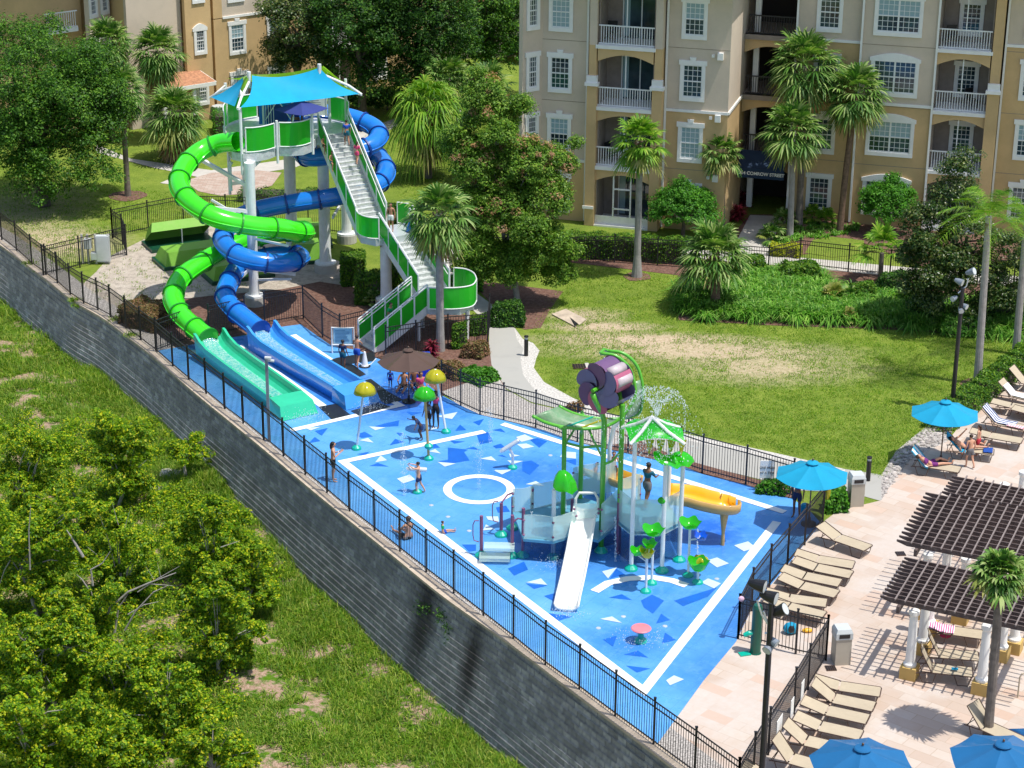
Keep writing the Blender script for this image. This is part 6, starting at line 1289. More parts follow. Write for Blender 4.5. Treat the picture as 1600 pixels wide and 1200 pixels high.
# pool corner with ladder rail
m = NM('pool_water'); m.col(m.rmp(m.noise(3, 5), [(.3, (.005, .03, .10)), (.7, (.02, .12, .30))])); m.set(Roughness=.05); m.bump(m.noise(6, 3), .4, .05)
o = MB().sheet([G(*q) for q in ((1548,1140),(1700,1136),(1760,1300),(1420,1300))], .013).build('pool_water', m.m); tag(o, kind='structure')
b = G(1590, 1090); t = thing('pool_handrail', 'curved tan steel handrail at the right edge of the deck', 'handrail', b); mb = MB(); mb.tube([(b.x, b.y, 0), (b.x, b.y, .7), (b.x+.05, b.y, .82), (b.x+.2, b.y, .85), (b.x+.6, b.y-.1, .8), (b.x+.7, b.y-.1, 0)], .025, 8); mb.build('rail', M['sling'], t)
# ======================= PEOPLE =======================
SK = {k: simple('skin_'+k, c, .55, .05) for k, c in {'fair': (.58, .30, .19), 'tan': (.42, .20, .115), 'brown': (.20, .09, .05), 'dark': (.075, .034, .022)}.items()}
CL = {k: simple('cloth_'+k, c, .85, .1, 6) for k, c in {'black': (.01, .01, .012), 'navy': (.01, .025, .09), 'blue': (.01, .08, .45), 'white': (.75, .75, .75), 'green': (.01, .40, .12), 'orange': (.55, .14, .05), 'pink': (.65, .06, .18), 'purple': (.16, .02, .16), 'teal': (.005, .11, .17), 'grey': (.14, .14, .15), 'red': (.5, .03, .05), 'royal': (.005, .02, .30)}.items()}
HR = {k: simple('hair_'+k, c, .6, .2, 20) for k, c in {'black': (.008, .006, .005), 'brown': (.035, .018, .01), 'blond': (.22, .13, .05)}.items()}
def skin(name, V, E, RD, mat, parent, roots=(0,), lv=1):
    me = bpy.data.meshes.new(name); me.from_pydata(V, E, []); o = bpy.data.objects.new(name, me); COL.objects.link(o); o.parent = parent; me.materials.append(mat)
    md = o.modifiers.new('skin', 'SKIN'); md.use_smooth_shade = True
    sv = me.skin_vertices[0].data
    for i, r in enumerate(RD): sv[i].radius = r if isinstance(r, tuple) else (r, r); sv[i].use_root = i in roots
    s = o.modifiers.new('sub', 'SUBSURF'); s.levels = lv; s.render_levels = lv; return o
def person(lb, px, py, z=0, yaw=0, H=1.7, pose='stand', sk='tan', hair='black', top=None, bot='navy', long=False, arms=None, loc=None, legs=None):
    b = Vector(loc) if loc else G(px, py, z); t = thing('person', lb, 'person', b, yaw); k = H/1.72
    hz, lean = {'stand': (.92, .03), 'walk': (.90, .08), 'sit': (.50, .05), 'ground': (.12, -.02), 'recline': (.10, -1.0), 'bend': (.80, .7), 'slide': (.12, -.25)}[pose]
    cl, sl = math.cos(lean), math.sin(lean)
    def up(s, x=0, f=0): return (x, s*sl+f*cl, hz+s*cl-f*sl)        # along the spine
    if legs is None:
        legs = {'stand': [(-.10, .02, .49, -.11, -.02, .07), (.10, .02, .49, .11, -.02, .07)], 'walk': [(-.10, .14, .50, -.10, .10, .07), (.10, -.05, .50, .10, -.28, .12)], 'sit': [(-.11, .42, .52, -.11, .45, .08), (.11, .42, .52, .12, .40, .08)],
                'ground': [(-.13, .42, .14, -.12, .84, .08), (.13, .42, .16, .14, .80, .08)], 'recline': [(-.11, .40, .26, -.11, .80, .10), (.11, .42, .12, .12, .84, .08)], 'bend': [(-.13, .10, .48, -.13, -.02, .07), (.13, .16, .48, .13, .02, .07)], 'slide': [(-.12, .40, .28, -.12, .74, .10), (.12, .40, .24, .12, .76, .08)]}[pose]
    if arms is None: arms = [(-.24, -.02, -.27, -.26, .08, -.50), (.24, -.02, -.27, .26, .08, -.50)]   # elbow, wrist relative to shoulder height
    V = [up(0), up(.14), up(.32), up(.46), up(.54), up(.60, f=.01), up(.68, f=.02), up(.76, f=.015), up(.665, f=.105)]
    RD = [(.125, .10), (.115, .09), (.13, .10), (.095, .075), .052, .062, .088, .075, .022]; E = [(i, i+1) for i in range(7)]+[(6, 8)]
    def add(p, r, q): V.append(p); RD.append(r); E.append((q, len(V)-1)); return len(V)-1
    for s in (-1, 1): add(up(.67, x=s*.085, f=0), .018, 6)   # ears
    th = []
    for (kx, ky, kz, ax, ay, az) in legs:
        h_ = add((kx*.95, up(0)[1]+.0, hz-.05 if pose in ('stand', 'walk', 'bend') else hz-.01), .085, 0); k_ = add((kx, ky, kz), .055, h_); c_ = add(((kx*.6+ax*.4), ky*.6+ay*.4-.02, kz*.6+az*.4), .052, k_); a_ = add((ax, ay, az), .034, c_); f = add((ax*1.1, ay+.10*(1 if pose not in ('ground', 'recline', 'slide') else .1), az-.045 if pose not in ('ground', 'recline', 'slide') else az+.12), .032, a_); add((V[f][0], V[f][1]+.08, V[f][2]), .024, f); th.append((h_, k_))
    wr = []; sh = []
    for s, (ex, ey, ez, wx, wy, wz) in zip((-1, 1), arms):
        s_ = add(up(.45, x=s*.17), .055, 3); S3 = V[s_]; e_ = add((ex, S3[1]+ey, S3[2]+ez), .036, s_); w_ = add((wx, S3[1]+wy, S3[2]+wz), .025, e_); d = Vector(V[w_])-Vector(V[e_]); d.normalize(); pm = add(tuple(Vector(V[w_])+d*.07), (.034, .022), w_); wr.append((pm, d, s)); sh.append((s_, e_))
    roots = [0]
    for pm, d, s in wr:      # five separate fingers rooted in each palm
        c = Vector(V[pm]); u = d.cross(Vector((1, 0, .2))).normalized(); g = d.cross(u)
        for i in range(5):
            L = (.055, .07, .078, .072, .055)[i]; o_ = c+u*(-.026+.017*(i-1) if i else -.03); st = (d if i else (d*.5-u*.85)).normalized(); a0 = len(V); V.append(tuple(o_)); RD.append(.009); V.append(tuple(o_+st*L*.6)); RD.append(.008); V.append(tuple(o_+st*L-g*.015*s)); RD.append(.0065); E += [(a0, a0+1), (a0+1, a0+2)]; roots.append(a0)
    sc = lambda P: [tuple(x*k for x in p) for p in P]; rs = lambda Q, m_=1., ad=0: [((q[0]*k*m_+ad, q[1]*k*m_+ad) if isinstance(q, tuple) else (q*k*m_+ad,)*2) for q in Q]
    body = skin('body', sc(V), E, rs(RD), SK[sk], t, roots)
    hd = Vector(V[6])*k; nf = Vector((0, cl, -sl)); mb = MB(); a_ = Vector(up(.70, f=-.012))*k; mb.ell(a_, (.095*k, .10*k, .085*k), 14, 9)
    if long: q = Vector(up(.60, f=-.085))*k; mb.ell(q, (.085*k, .05*k, .15*k), 12, 8)
    o = mb.build('hair', HR[hair], t, smooth=True, off=Z0)
    mb = MB()
    for s in (-1, 1): mb.ell(Vector(up(.685, x=s*.033, f=.098))*k, (.013*k,)*3, 6, 4)
    mb.ell(Vector(up(.635, f=.088))*k, (.024*k, .01*k, .007*k), 8, 4); mb.build('face_features', HR['black'], t, off=Z0)
    if bot:
        W = [V[0], V[1]]; RR = [(.13, .108), (.118, .095)]; EE = [(0, 1)]
        ln = .62 if bot not in ('bikini',) else .15
        for h_, k_ in th: a0 = len(W); W += [V[h_], tuple(Vector(V[h_]).lerp(Vector(V[k_]), ln))]; RR += [.094, .083]; EE += [(0, a0), (a0, a0+1)]
        skin('shorts', sc(W), EE, rs(RR, 1, .012), CL[bot], t)
    if top:
        W = [V[1], V[2], V[3]]; RR = [(.118, .092), (.133, .103), (.10, .08)]; EE = [(0, 1), (1, 2)]
        for s_, e_ in sh: a0 = len(W); W += [V[s_], tuple(Vector(V[s_]).lerp(Vector(V[e_]), .7))]; RR += [.058, .046]; EE += [(2, a0), (a0, a0+1)]
        skin('shirt', sc(W), EE, rs(RR, 1, .012), CL[top], t)
    return t
UPA = [(-.22, .20, .05, -.12, .40, .12), (.22, .20, .05, .12, .40, .12)]; PH = [(-.23, .05, -.25, -.10, .30, -.12), (.23, .05, -.25, .08, .30, -.10)]; OUTA = [(-.40, .05, -.10, -.60, .15, -.22), (.36, .1, -.12, .45, .3, -.1)]; KN = [(-.24, .12, -.2, -.15, .35, -.25), (.24, .12, -.2, .15, .35, -.25)]
person('standing woman in an orange bikini top looking at her phone beside the wall fence', 521, 752, 0, R(-80), 1.62, 'stand', 'fair', 'black', None, 'black', True, PH)
q = thing('phone', 'white phone held by the woman beside the wall fence', 'phone', G(527, 715, 0)+Vector((0, 0, 0))); p_ = YP(528.5, 708, G(521, 752).y-.02); q.location = p_; MB().box((0, 0, 0), (.02, .08, .15), R(-10)).build('screen', M['trim'], q, off=Z0)
person('shirtless boy with arms raised to the pale water cannon', 655, 771, 0, R(75), 1.3, 'walk', 'fair', 'black', None, 'navy', False, UPA)
person('man seated on the pad just behind the wall fence, back to the camera', 638, 843, 0, R(35), 1.75, 'ground', 'fair', 'brown', None, 'black', False, KN)
person('toddler in a green shirt sitting on the blue pad', 692, 833, 0, R(-75), .92, 'ground', 'fair', 'brown', 'green', 'blue', False)
person('woman in a pink top standing behind the green mushroom sprayer', 681, 668, 0, R(165), 1.6, 'stand', 'dark', 'black', 'pink', 'black', True)
person('child in a dark swimsuit with arms stretched out next to the green mushroom sprayer', 659, 687, 0, R(100), 1.25, 'bend', 'dark', 'black', 'navy', 'navy', False, OUTA)
person('small child in a striped top right behind the green mushroom pole', 669, 672, 0, R(150), 1.3, 'stand', 'dark', 'black', 'grey', 'black', False)
person('boy in a navy rash shirt standing on the black mat', 536, 576, 0, R(-25), 1.32, 'stand', 'brown', 'black', 'navy', 'teal', False)
person('shirtless boy in blue trunks next to the white cone', 558, 574, 0, R(-15), 1.5, 'walk', 'tan', 'brown', None, 'blue', False, KN)
person('boy in a green shirt at the foot of the white stairs', 0, 0, 0, R(-120), 1.35, 'walk', 'tan', 'black', 'green', 'navy', False, loc=(-5.35, 86.85, .55))
person('girl in a white swimsuit standing on the first stair landing', 0, 0, 0, R(170), 1.35, 'stand', 'tan', 'brown', None, 'white', True, loc=G(611, 361, 3.42))
person('child sitting at the top left of the stairs, upper one', 0, 0, 0, R(200), 1.2, 'sit', 'tan', 'black', None, 'black', True, KN, loc=(-8.75, 94.9, 6.35))
person('child sitting at the top left of the stairs, lower one in a teal skirt', 0, 0, 0, R(200), 1.2, 'sit', 'tan', 'black', None, 'teal', True, KN, loc=(-8.35, 94.2, 5.75))
person('boy in a royal blue shirt climbing the top steps', 0, 0, 0, R(15), 1.25, 'walk', 'tan', 'black', 'blue', 'teal', False, loc=(-7.75, 95.2, 6.62))
person('small girl in a coral swimsuit holding the right handrail near the top', 0, 0, 0, R(-20), 1.1, 'walk', 'fair', 'brown', 'pink', 'pink', True, loc=(-7.25, 94.6, 5.9))
person('lifeguard in a royal blue shirt on the slide platform under the navy umbrella', 0, 0, 0, R(180), 1.75, 'stand', 'brown', 'black', 'royal', 'royal', False, loc=(-9.95, 94.5, 7.0))
person('child sitting at the green slide entrance on the platform', 0, 0, 0, R(90), 1.25, 'ground', 'tan', 'brown', None, 'navy', False, loc=(-12.3, 94.2, 7.0))
person('woman seated on the left under the brown umbrella', 631, 606, 0, R(170), 1.65, 'ground', 'tan', 'black', None, 'black', True, KN)
person('man seated in the middle under the brown umbrella', 647, 603, 0, R(190), 1.7, 'ground', 'brown', 'black', None, 'navy', False, KN)
person('woman in magenta seated on the right under the brown umbrella', 658, 610, 0, R(200), 1.6, 'ground', 'tan', 'brown', 'pink', 'pink', True, KN)
person('small child in blue standing left of the brown umbrella group', 610, 606, 0, R(180), .85, 'stand', 'dark', 'black', 'blue', 'royal', False)
person('child coming off the rear yellow slide with legs out', 0, 0, 0, R(95), 1.2, 'slide', 'fair', 'black', None, 'white', False, KN, loc=G(928, 746, .45))
person('boy in black trunks standing behind the tall green posts', 0, 0, 0, R(175), 1.35, 'stand', 'tan', 'brown', None, 'black', False, loc=G(958, 758, .85))
person('adult in a teal shirt and shorts on the frosted tower deck', 0, 0, 0, R(-40), 1.72, 'walk', 'brown', 'black', 'teal', 'grey', False, KN, loc=G(1010, 792, 1.32))
person('lifeguard in a blue shirt standing under the turquoise umbrella at the fence', 1244, 808, 0, R(150), 1.72, 'stand', 'brown', 'black', 'royal', 'navy', False)
person('woman in a purple swimsuit sitting on a lounger looking down', 0, 0, 0, R(-75), 1.65, 'recline', 'fair', 'brown', 'purple', 'purple', False, KN, loc=Vector(LNG[17].location)+Vector((-.1, .0, .32)))
person('man reclining on a lounger with one arm raised', 0, 0, 0, R(-80), 1.78, 'recline', 'fair', 'black', None, 'navy', False, [(-.2, .2, .1, -.1, .35, .35), (.24, .1, -.2, .15, .2, -.4)], loc=Vector(LNG[18].location)+Vector((-.1, 0, .34)))
person('shirtless boy in grey trunks walking past the sunbathers, back to the camera', 1514, 731, 0, R(20), 1.4, 'walk', 'fair', 'brown', None, 'grey', False)
person('child in red bending over between the boy in grey trunks and the lounger', 1527, 712, 0, R(60), 1.3, 'stand', 'fair', 'brown', None, 'red', True)
# ======================= PLANTS =======================
def rot_rand(N, up=.5):
    n = RNG.normal(size=(N, 3)); n /= np.linalg.norm(n, axis=1)[:, None]; n[:, 2] = np.abs(n[:, 2])*1.0+up; n /= np.linalg.norm(n, axis=1)[:, None]
    a = RNG.normal(size=(N, 3)); a -= n*(a*n).sum(1)[:, None]; a /= np.linalg.norm(a, axis=1)[:, None]; return n, a, np.cross(n, a)
def leaves(name, P, size, mat, parent, up=.4, asp=.55, off=None, out=None):
    N = len(P); n, a, b = rot_rand(N, up)
    if out is not None: n = n+out*.9; n /= np.linalg.norm(n, axis=1)[:, None]; a = a-n*(a*n).sum(1)[:, None]; a /= np.linalg.norm(a, axis=1)[:, None]; b = np.cross(n, a)
    s = (size*RNG.uniform(.6, 1.35, N))[:, None]; w_ = s*asp
    V = np.stack([P-a*s, P-b*w_+n*s*.15, P+a*s, P+b*w_+n*s*.15], 1); return quads(name, V, 4, mat, parent, off)
def clump_pts(blobs, N, csz, dens=None, seed=0):
    # blobs: (cx,cy,cz,rx,ry,rz); leaves in small clumps sitting on and inside the blob surfaces
    B = np.array(blobs, float); area = (B[:, 3]*B[:, 4]+B[:, 5]*B[:, 4]); pr = area/area.sum(); nc = max(12, int(N/55)); bi = RNG.choice(len(B), nc, p=pr); d = RNG.normal(size=(nc, 3)); d /= np.linalg.norm(d, axis=1)[:, None]; d[:, 2] = np.where(d[:, 2] < -.35, -d[:, 2], d[:, 2])
    rr = RNG.uniform(.62, 1.06, nc)[:, None]; C_ = B[bi, :3]+d*rr*B[bi, 3:]; k = RNG.integers(0, nc, N); e = RNG.normal(size=(N, 3)); e /= np.linalg.norm(e, axis=1)[:, None]; s = csz*RNG.uniform(.5, 1.25, nc)[k][:, None]
    P = C_[k]+e*s*RNG.uniform(.3, 1, N)[:, None]**.6*np.array((1, 1, .75)); return P, e*.6+d[k]*.5, C_
def trunk(parent, base, top, r, mat='bark', limbs=None, name='trunk'):
    b = Vector(base); tp = Vector(top); mb = MB(); L = (tp-b); pts = [b+L*k/5+Vector((random.uniform(-.06, .06), random.uniform(-.06, .06), 0))*(k > 0)*L.length*.3 for k in range(6)]; mb.tube(pts, [r*(1.25-.75*k/5) for k in range(6)], 10)
    if limbs is not None:
        for c in limbs: c = Vector(c); s = b+L*random.uniform(.5, .95); m_ = s.lerp(c, .5)+Vector((0, 0, (c-s).length*.12)); mb.tube([s, m_, c], [r*.4, r*.25, r*.08], 6)
    return mb.build(name, M[mat], parent)
def tree(name, lb, base, blobs, N, lsz, mat, cat='tree', tr=.16, bark='bark', csz=.45, extra=None, grp=None, nl=14, up=.4):
    N = int(N*(2.6 if mat == 'scrub' else 2.5)); lsz = lsz*(.74 if mat == 'scrub' else .8); rb = random.Random(lb)
    if mat in ('scrub', 'oak', 'dark', 'myrtle', 'magn') and len(blobs) > 2: blobs = [(x, y, z, a*.82, b_*.82, c*.82) for x, y, z, a, b_, c in blobs]+[(x+a*rb.uniform(-.95, .95), y+b_*rb.uniform(-.8, .8), z+c*rb.uniform(-.3, 1.1), a*q, b_*q, c*q*(1.5 if mat == 'scrub' else 1)) for x, y, z, a, b_, c in blobs for q in (rb.uniform(.28, .45), rb.uniform(.3, .5), rb.uniform(.2, .4))]
    b = Vector(base); t = thing(name, lb, cat, b, 0, grp); B = [(b.x+x, b.y+y, b.z+z, rx, ry, rz) for x, y, z, rx, ry, rz in blobs]; P, out, Cc = clump_pts(B, N, csz)
    P[:, 2] = np.maximum(P[:, 2], b.z+.05); leaves('crown', P, lsz, LM[mat], t, up=up, out=out); tz = max(B, key=lambda q: q[3]*q[5]); idx = RNG.choice(len(Cc), min(nl, len(Cc)), replace=False)
    trunk(t, b, (tz[0], tz[1], tz[2]), tr, bark, [tuple(Cc[i]) for i in idx])
    if extra: P2, o2, _ = clump_pts([B[i] for i in extra[2]] if len(extra) > 2 else B, extra[1], csz*.8); P2 = P2+(P2-np.array([tz[:3]]))*.05; leaves('new_growth', P2, lsz, LM[extra[0]], t, up=up, out=o2)
    return t
def bl(px, py, y, r, sy=None, sz=None, base=None):      # crown blob from where it is seen, on depth plane y
    p = YP(px, py, y); return (p.x-base[0], p.y-base[1], p.z-base[2], r, sy or r, sz or r)
# left oak
b = G(70, 322); yy = b.y
tree('oak_tree', 'large dark green oak filling the left edge beside the sandy yard', b, [bl(*q, base=b) for q in ((40,210,yy,3.6),(110,170,yy-.5,2.6),(150,230,yy-1,1.9),(60,120,yy+1,3.0),(130,110,yy+2,2.0),(20,90,yy+2,2.6),(0,250,yy-1,2.6),(90,265,yy-1.5,2.1),(160,275,yy-1.6,1.1),(80,170,yy-1.5,2.6),(140,165,yy,2.),(50,290,yy-2,1.8),(170,200,yy-.5,1.3))], 42000, .085, 'oak', tr=.28, csz=.55, nl=24)
b = G(10, 170); yy = b.y; tree('oak_tree', 'paler tree top behind the large oak at the upper left corner', b, [bl(*q, base=b) for q in ((30,45,yy,2.8),(85,20,yy,1.8),(-20,40,yy,2.5))], 9000, .09, 'myrtle', tr=.25, csz=.5)
# dark trees at the top
for i, (px, py, bs, mt, lb, N) in enumerate((((452,58),(455,182),[(470,50,2.0),(440,75,1.2),(485,85,1.4),(460,20,1.5),(450,100,1.0)],'magn','dark glossy magnolia in front of the far ochre building',11000),
    ((560,70),(568,190),[(560,50,2.8),(540,100,2.0),(590,110,2.0),(600,60,2.2),(570,140,1.6),(550,15,2.6)],'dark','dense dark tree right of the shade canopy',17000),
    ((660,70),(655,185),[(650,60,3.0),(620,100,2.0),(690,100,2.4),(680,40,2.8),(640,145,1.8),(700,140,1.8),(640,10,2.6)],'dark','broad dark tree at the top centre with deep shade beneath',19000),
    ((770,60),(770,160),[(760,60,3.0),(800,80,2.2),(730,90,2.2),(810,30,2.2),(750,15,2.8)],'oak','green tree beside the left corner of the tan building',14000))):
    b = G(*py); yy = b.y; tree('shade_tree', lb, b, [bl(x, y, yy+random.uniform(-1, 1), r*1.12, base=b) for x, y, r in bs], N, .10, mt, tr=.24, csz=.55, grp=None, nl=20)
for k, (px, py, r, lb) in enumerate(((545,168,.9,'low dark shrub under the dense dark tree'),(605,172,1.0,'low dark shrub at the foot of the broad dark tree'),(700,150,1.2,'low green shrub in front of the top centre trees'),(815,95,1.2,'bright shrub by the left corner of the tan building'))):
    b = G(px, py); tree('shrub', lb, b, [(0, 0, r*.6, r*1.3, r, r*.7)], 2600, .09, 'dark' if k < 3 else 'bush', 'shrub', .05, csz=.3, nl=4)
# myrtle
b = G(808, 470); yy = b.y
tree('crape_myrtle', 'tall myrtle tree with pinkish new growth in the centre of the picture', b, [bl(*q, base=b) for q in ((770,190,yy+1,1.47),(745,260,yy,1.47),(820,260,yy,1.65),(780,330,yy,2.01),(850,310,yy,1.53),(740,380,yy-.5,1.30),(840,390,yy-.5,1.77),(790,420,yy-.5,1.53),(720,230,yy+.5,1.06),(875,260,yy+.5,0.83),(760,150,yy+1,0.94),(870,430,yy-.5,0.94))], 85000, .07, 'myrtle', tr=.12, bark='bark_pale', csz=.34, extra=('pinkleaf', 11000, [0, 1, 2, 4, 8, 9, 10, 3]), nl=26)
# magnolia right
b = G(1500, 512); yy = b.y
tree('magnolia_tree', 'glossy magnolia behind the feather palm at the right', b, [bl(*q, base=b) for q in ((1500,262,yy+.5,.8),(1490,310,yy+.5,1.25),(1440,350,yy,1.15),(1510,370,yy,1.5),(1450,410,yy,1.4),(1530,430,yy,1.5),(1420,450,yy-.3,1.0),(1580,400,yy,1.4),(1470,460,yy-.4,1.2),(1590,470,yy,1.3),(1420,400,yy,.9),(1490,420,yy-.6,1.3),(1550,470,yy-.8,1.1),(1440,470,yy-.5,.9),(1510,490,yy-.6,.9))], 26000, .075, 'magn', tr=.13, csz=.36, nl=20)
b = G(1590, 300); tree('shade_tree', 'light green tree top at the right edge in front of the tan building', b, [(0, 0, 1.2, .9, .9, 1.2), (.8, 0, 1.8, .9, .9, 1.0)], 3500, .08, 'bush', csz=.3)
# round bushes
b = G(1067, 372); tree('round_bush', 'big round bright green bush left of the building entry', b, [(0, 0, 1.45, 1.72, 1.5, 1.25), (-.2, 0, 2.7, .4, .4, .5)], 9000, .07, 'bush', 'bush', .1, csz=.3)
b = G(1384, 366); tree('round_bush', 'round bright green bush below the double windows at the right', b, [(0, 0, 1.55, 1.4, 1.3, 1.2), (.1, 0, 2.8, .3, .3, .45)], 8000, .07, 'bush', 'bush', .1, csz=.3)
# hedges: boxes of leaves
def hedge(px, w_, d, h, rz, lb, mat='hedge', N=None, name='clipped_hedge', lsz=.055, z0=0, rnd=False, cat='hedge'):
    c = G(*px) if len(px) == 2 else Vector(px); t = thing(name, lb, cat, c, 0); N = N or int(1500*(w_*d+2*h*(w_+d))*.5)+500; u = RNG.uniform(-.5, .5, (N, 3)); f = RNG.integers(0, 6, N)
    ar = np.array([d*h, d*h, w_*h, w_*h, w_*d, w_*d*.0]); f = RNG.choice(6, N, p=ar/ar.sum()); out = np.zeros((N, 3))
    for k, (ax, s) in enumerate(((0, -.5), (0, .5), (1, -.5), (1, .5), (2, .5), (2, -.5))): m_ = f == k; u[m_, ax] = s-np.sign(s)*np.abs(RNG.normal(0, .05, m_.sum())); out[m_, ax] = np.sign(s)
    if rnd: q = 1-.35*(u[:, 2]+.5)**2; u[:, 0] *= q; u[:, 1] *= q
    P = u*np.array((w_, d, h)); P[:, 2] += h/2+z0; P += RNG.normal(0, .025, P.shape)+.05*np.sin(P[:, [1, 0, 0]]*5); ca, sa = math.cos(rz), math.sin(rz); X = P[:, 0]*ca-P[:, 1]*sa; Y = P[:, 0]*sa+P[:, 1]*ca; P = np.stack([X+c.x, Y+c.y, P[:, 2]+c.z], 1); O_ = np.stack([out[:, 0]*ca-out[:, 1]*sa, out[:, 0]*sa+out[:, 1]*ca, out[:, 2]], 1)
    leaves('foliage', P, lsz, LM[mat], t, up=.3, out=O_*.8); MB().box((c.x, c.y, c.z+h*(.3 if rnd else .45)), (w_*(.6 if rnd else .88), d*(.55 if rnd else .85), h*(.5 if rnd else .8)), rz).build('inner_twigs', M['bark'], t); return t
hedge((232,505), 2.1, 1.9, .85, R(-30), 'low flat-topped reddish hedge left of the green tube slide', 'red', 7000)
hedge((552,440), 1.1, 1.5, 1.35, R(5), 'clipped hedge block behind the first stair column, taller one'); hedge((578,470), 1.3, 1.2, 1.3, R(5), 'clipped hedge block left of the first stair column'); hedge((630,462), 1.6, 1.2, 1.5, R(10), 'clipped hedge block behind the stair column in shade')
hedge((718,542), .55, .6, 1.05, R(5), 'narrow clipped hedge column beside the grey palm trunk'); hedge((748,522), .7, .5, .85, R(5), 'clipped hedge column at the end of the fence by the path')
hedge((792,505), 1.6, 1.2, .95, R(0), 'dark rounded hedge at the foot of the myrtle', 'dark', rnd=True); hedge((742,556), .95, .9, .6, R(-20), 'pinkish hedge next to the concrete path', 'red', rnd=True); hedge((697,585), 1.8, .8, .55, R(-35), 'low pinkish hedge right of the brown umbrella', 'red', rnd=True)
hedge((745,592), 1.6, 1.3, .4, R(-40), 'bright green ground cover bush between the path and the pad fence', 'bush', 2600, 'low_bush', .08, rnd=True, cat='bush'); hedge((735,448), 1.1, 1.6, .7, R(0), 'yellow-green shrub by the upper path', 'bush', 1800, 'low_bush', .08, rnd=True, cat='bush')
pa, pb = G(852, 396), G(1075, 410); cc = (pa+pb)/2; hedge((cc.x, cc.y, 0), (pb-pa).length, 1.0, 1.15, math.atan2((pb-pa).y, (pb-pa).x), 'long hedge behind the lawn fence under the balconies', 'hedge', 11000); hedge((1227,399), 1.5, .7, .55, R(-15), 'small golden clipped hedge by the entry walk', 'yelhedge', 1500)
hedge((440,312), 4.5, 1.2, .5, R(0), 'low dark hedge behind the tower at the back fence', 'dark', 2500); hedge((365,206), 2.4, 1.6, 1.3, R(10), 'bright green hedge beside the air conditioners', 'bush', 2500); hedge((420,170), 3.5, 1.2, 1.2, R(20), 'leafy hedge seen under the blue canopy', 'hedge', 2500)
hedge((405,190), .8, .6, .7, R(20), 'small dark shrub behind the slide platform', 'dark', 700, rnd=True)
pa, pb = G(1465, 672), G(1610, 560)
for k in range(5): q = pa.lerp(pb, (k+.5)/5); hedge((q.x, q.y, 0), 2.3, 1.2, .75, math.atan2((pb-pa).y, (pb-pa).x), 'leafy hedge behind the loungers, '+('beside the turquoise umbrella', 'second from the turquoise umbrella', 'in front of the feather palm trunk', 'behind the raised end loungers', 'at the very right edge')[k], 'hedge', 2600, rnd=True)
hedge((1305,795), .9, .9, .7, 0, 'green shrub under the turquoise umbrella by the fence corner', 'bush', 1200, 'low_bush', .08, rnd=True, cat='bush'); hedge((1207,770), 1.1, .6, .5, R(-20), 'small green shrub behind the ONE RIDER sign', 'bush', 900, 'low_bush', .07, rnd=True, cat='bush')
hedge((898,592+50), .8, .4, .35, 0, 'small twiggy plant by the pad fence and the path', 'red', 500, 'low_bush', .05, rnd=True, cat='bush')
for px, py, w_, h_, mt, lb in ((1395,462,1.6,1.1,'dark','dark shrub in the bed under the young palm'),(1445,500,2.0,1.0,'dark','dark shrub left of the tall lamp post'),(1345,470,1.5,.8,'hedge','leafy shrub behind the strap-leaf bed'),(1500,520,1.8,.9,'liri','green shrub between the lamp post and the queen palm'),(1560,500,2.2,1.2,'dark','dark shrub behind the second queen palm'),(1250,440,2.2,.9,'hedge','leafy shrub along the lawn fence near the golden hedge'),(1170,430,1.8,.9,'hedge','leafy shrub along the lawn fence behind the short fan palm'),(700,470,1.4,1.1,'bush','bright shrub beside the second stair landing'),(730,420,1.4,1.2,'myrtle','light shrub at the top of the upper path'),(600,345,1.6,.8,'dark','dark shrub behind the stair columns')):
    hedge((px, py), w_, w_*.75, h_, 0, lb, mt, int(2200*w_*.7), 'shrub', .07, rnd=True, cat='shrub')
for px, py, r, mt, lb in ((1152,345,.75,'cord','burgundy cordyline against the entry wall'),(1162,322,.6,'cord','smaller burgundy cordyline by the entry'),(675,556,.45,'cord','burgundy spiky plant by the stair fence')):
    b = G(px, py); t = thing('cordyline', lb, 'plant', b); N = 170; d = RNG.normal(size=(N, 3)); d[:, 2] = np.abs(d[:, 2])+.3; d /= np.linalg.norm(d, axis=1)[:, None]; s = np.cross(d, (0, 0, 1)); s /= np.linalg.norm(s, axis=1)[:, None]; o0 = np.array(b)+np.array((0, 0, .35))*RNG.uniform(0, 1.6, N)[:, None]
    S_ = np.stack([np.stack([o0+d*r*t_-np.array((0, 0, 1))*r*t_*t_*.4-s*w_, o0+d*r*t_-np.array((0, 0, 1))*r*t_*t_*.4+s*w_], 1) for t_, w_ in ((0, .02), (.5, .045), (1, .008))], 1); strips('leaves', S_, LM['cord'], t); trunk(t, b, b+Vector((0, 0, .6)), .04)
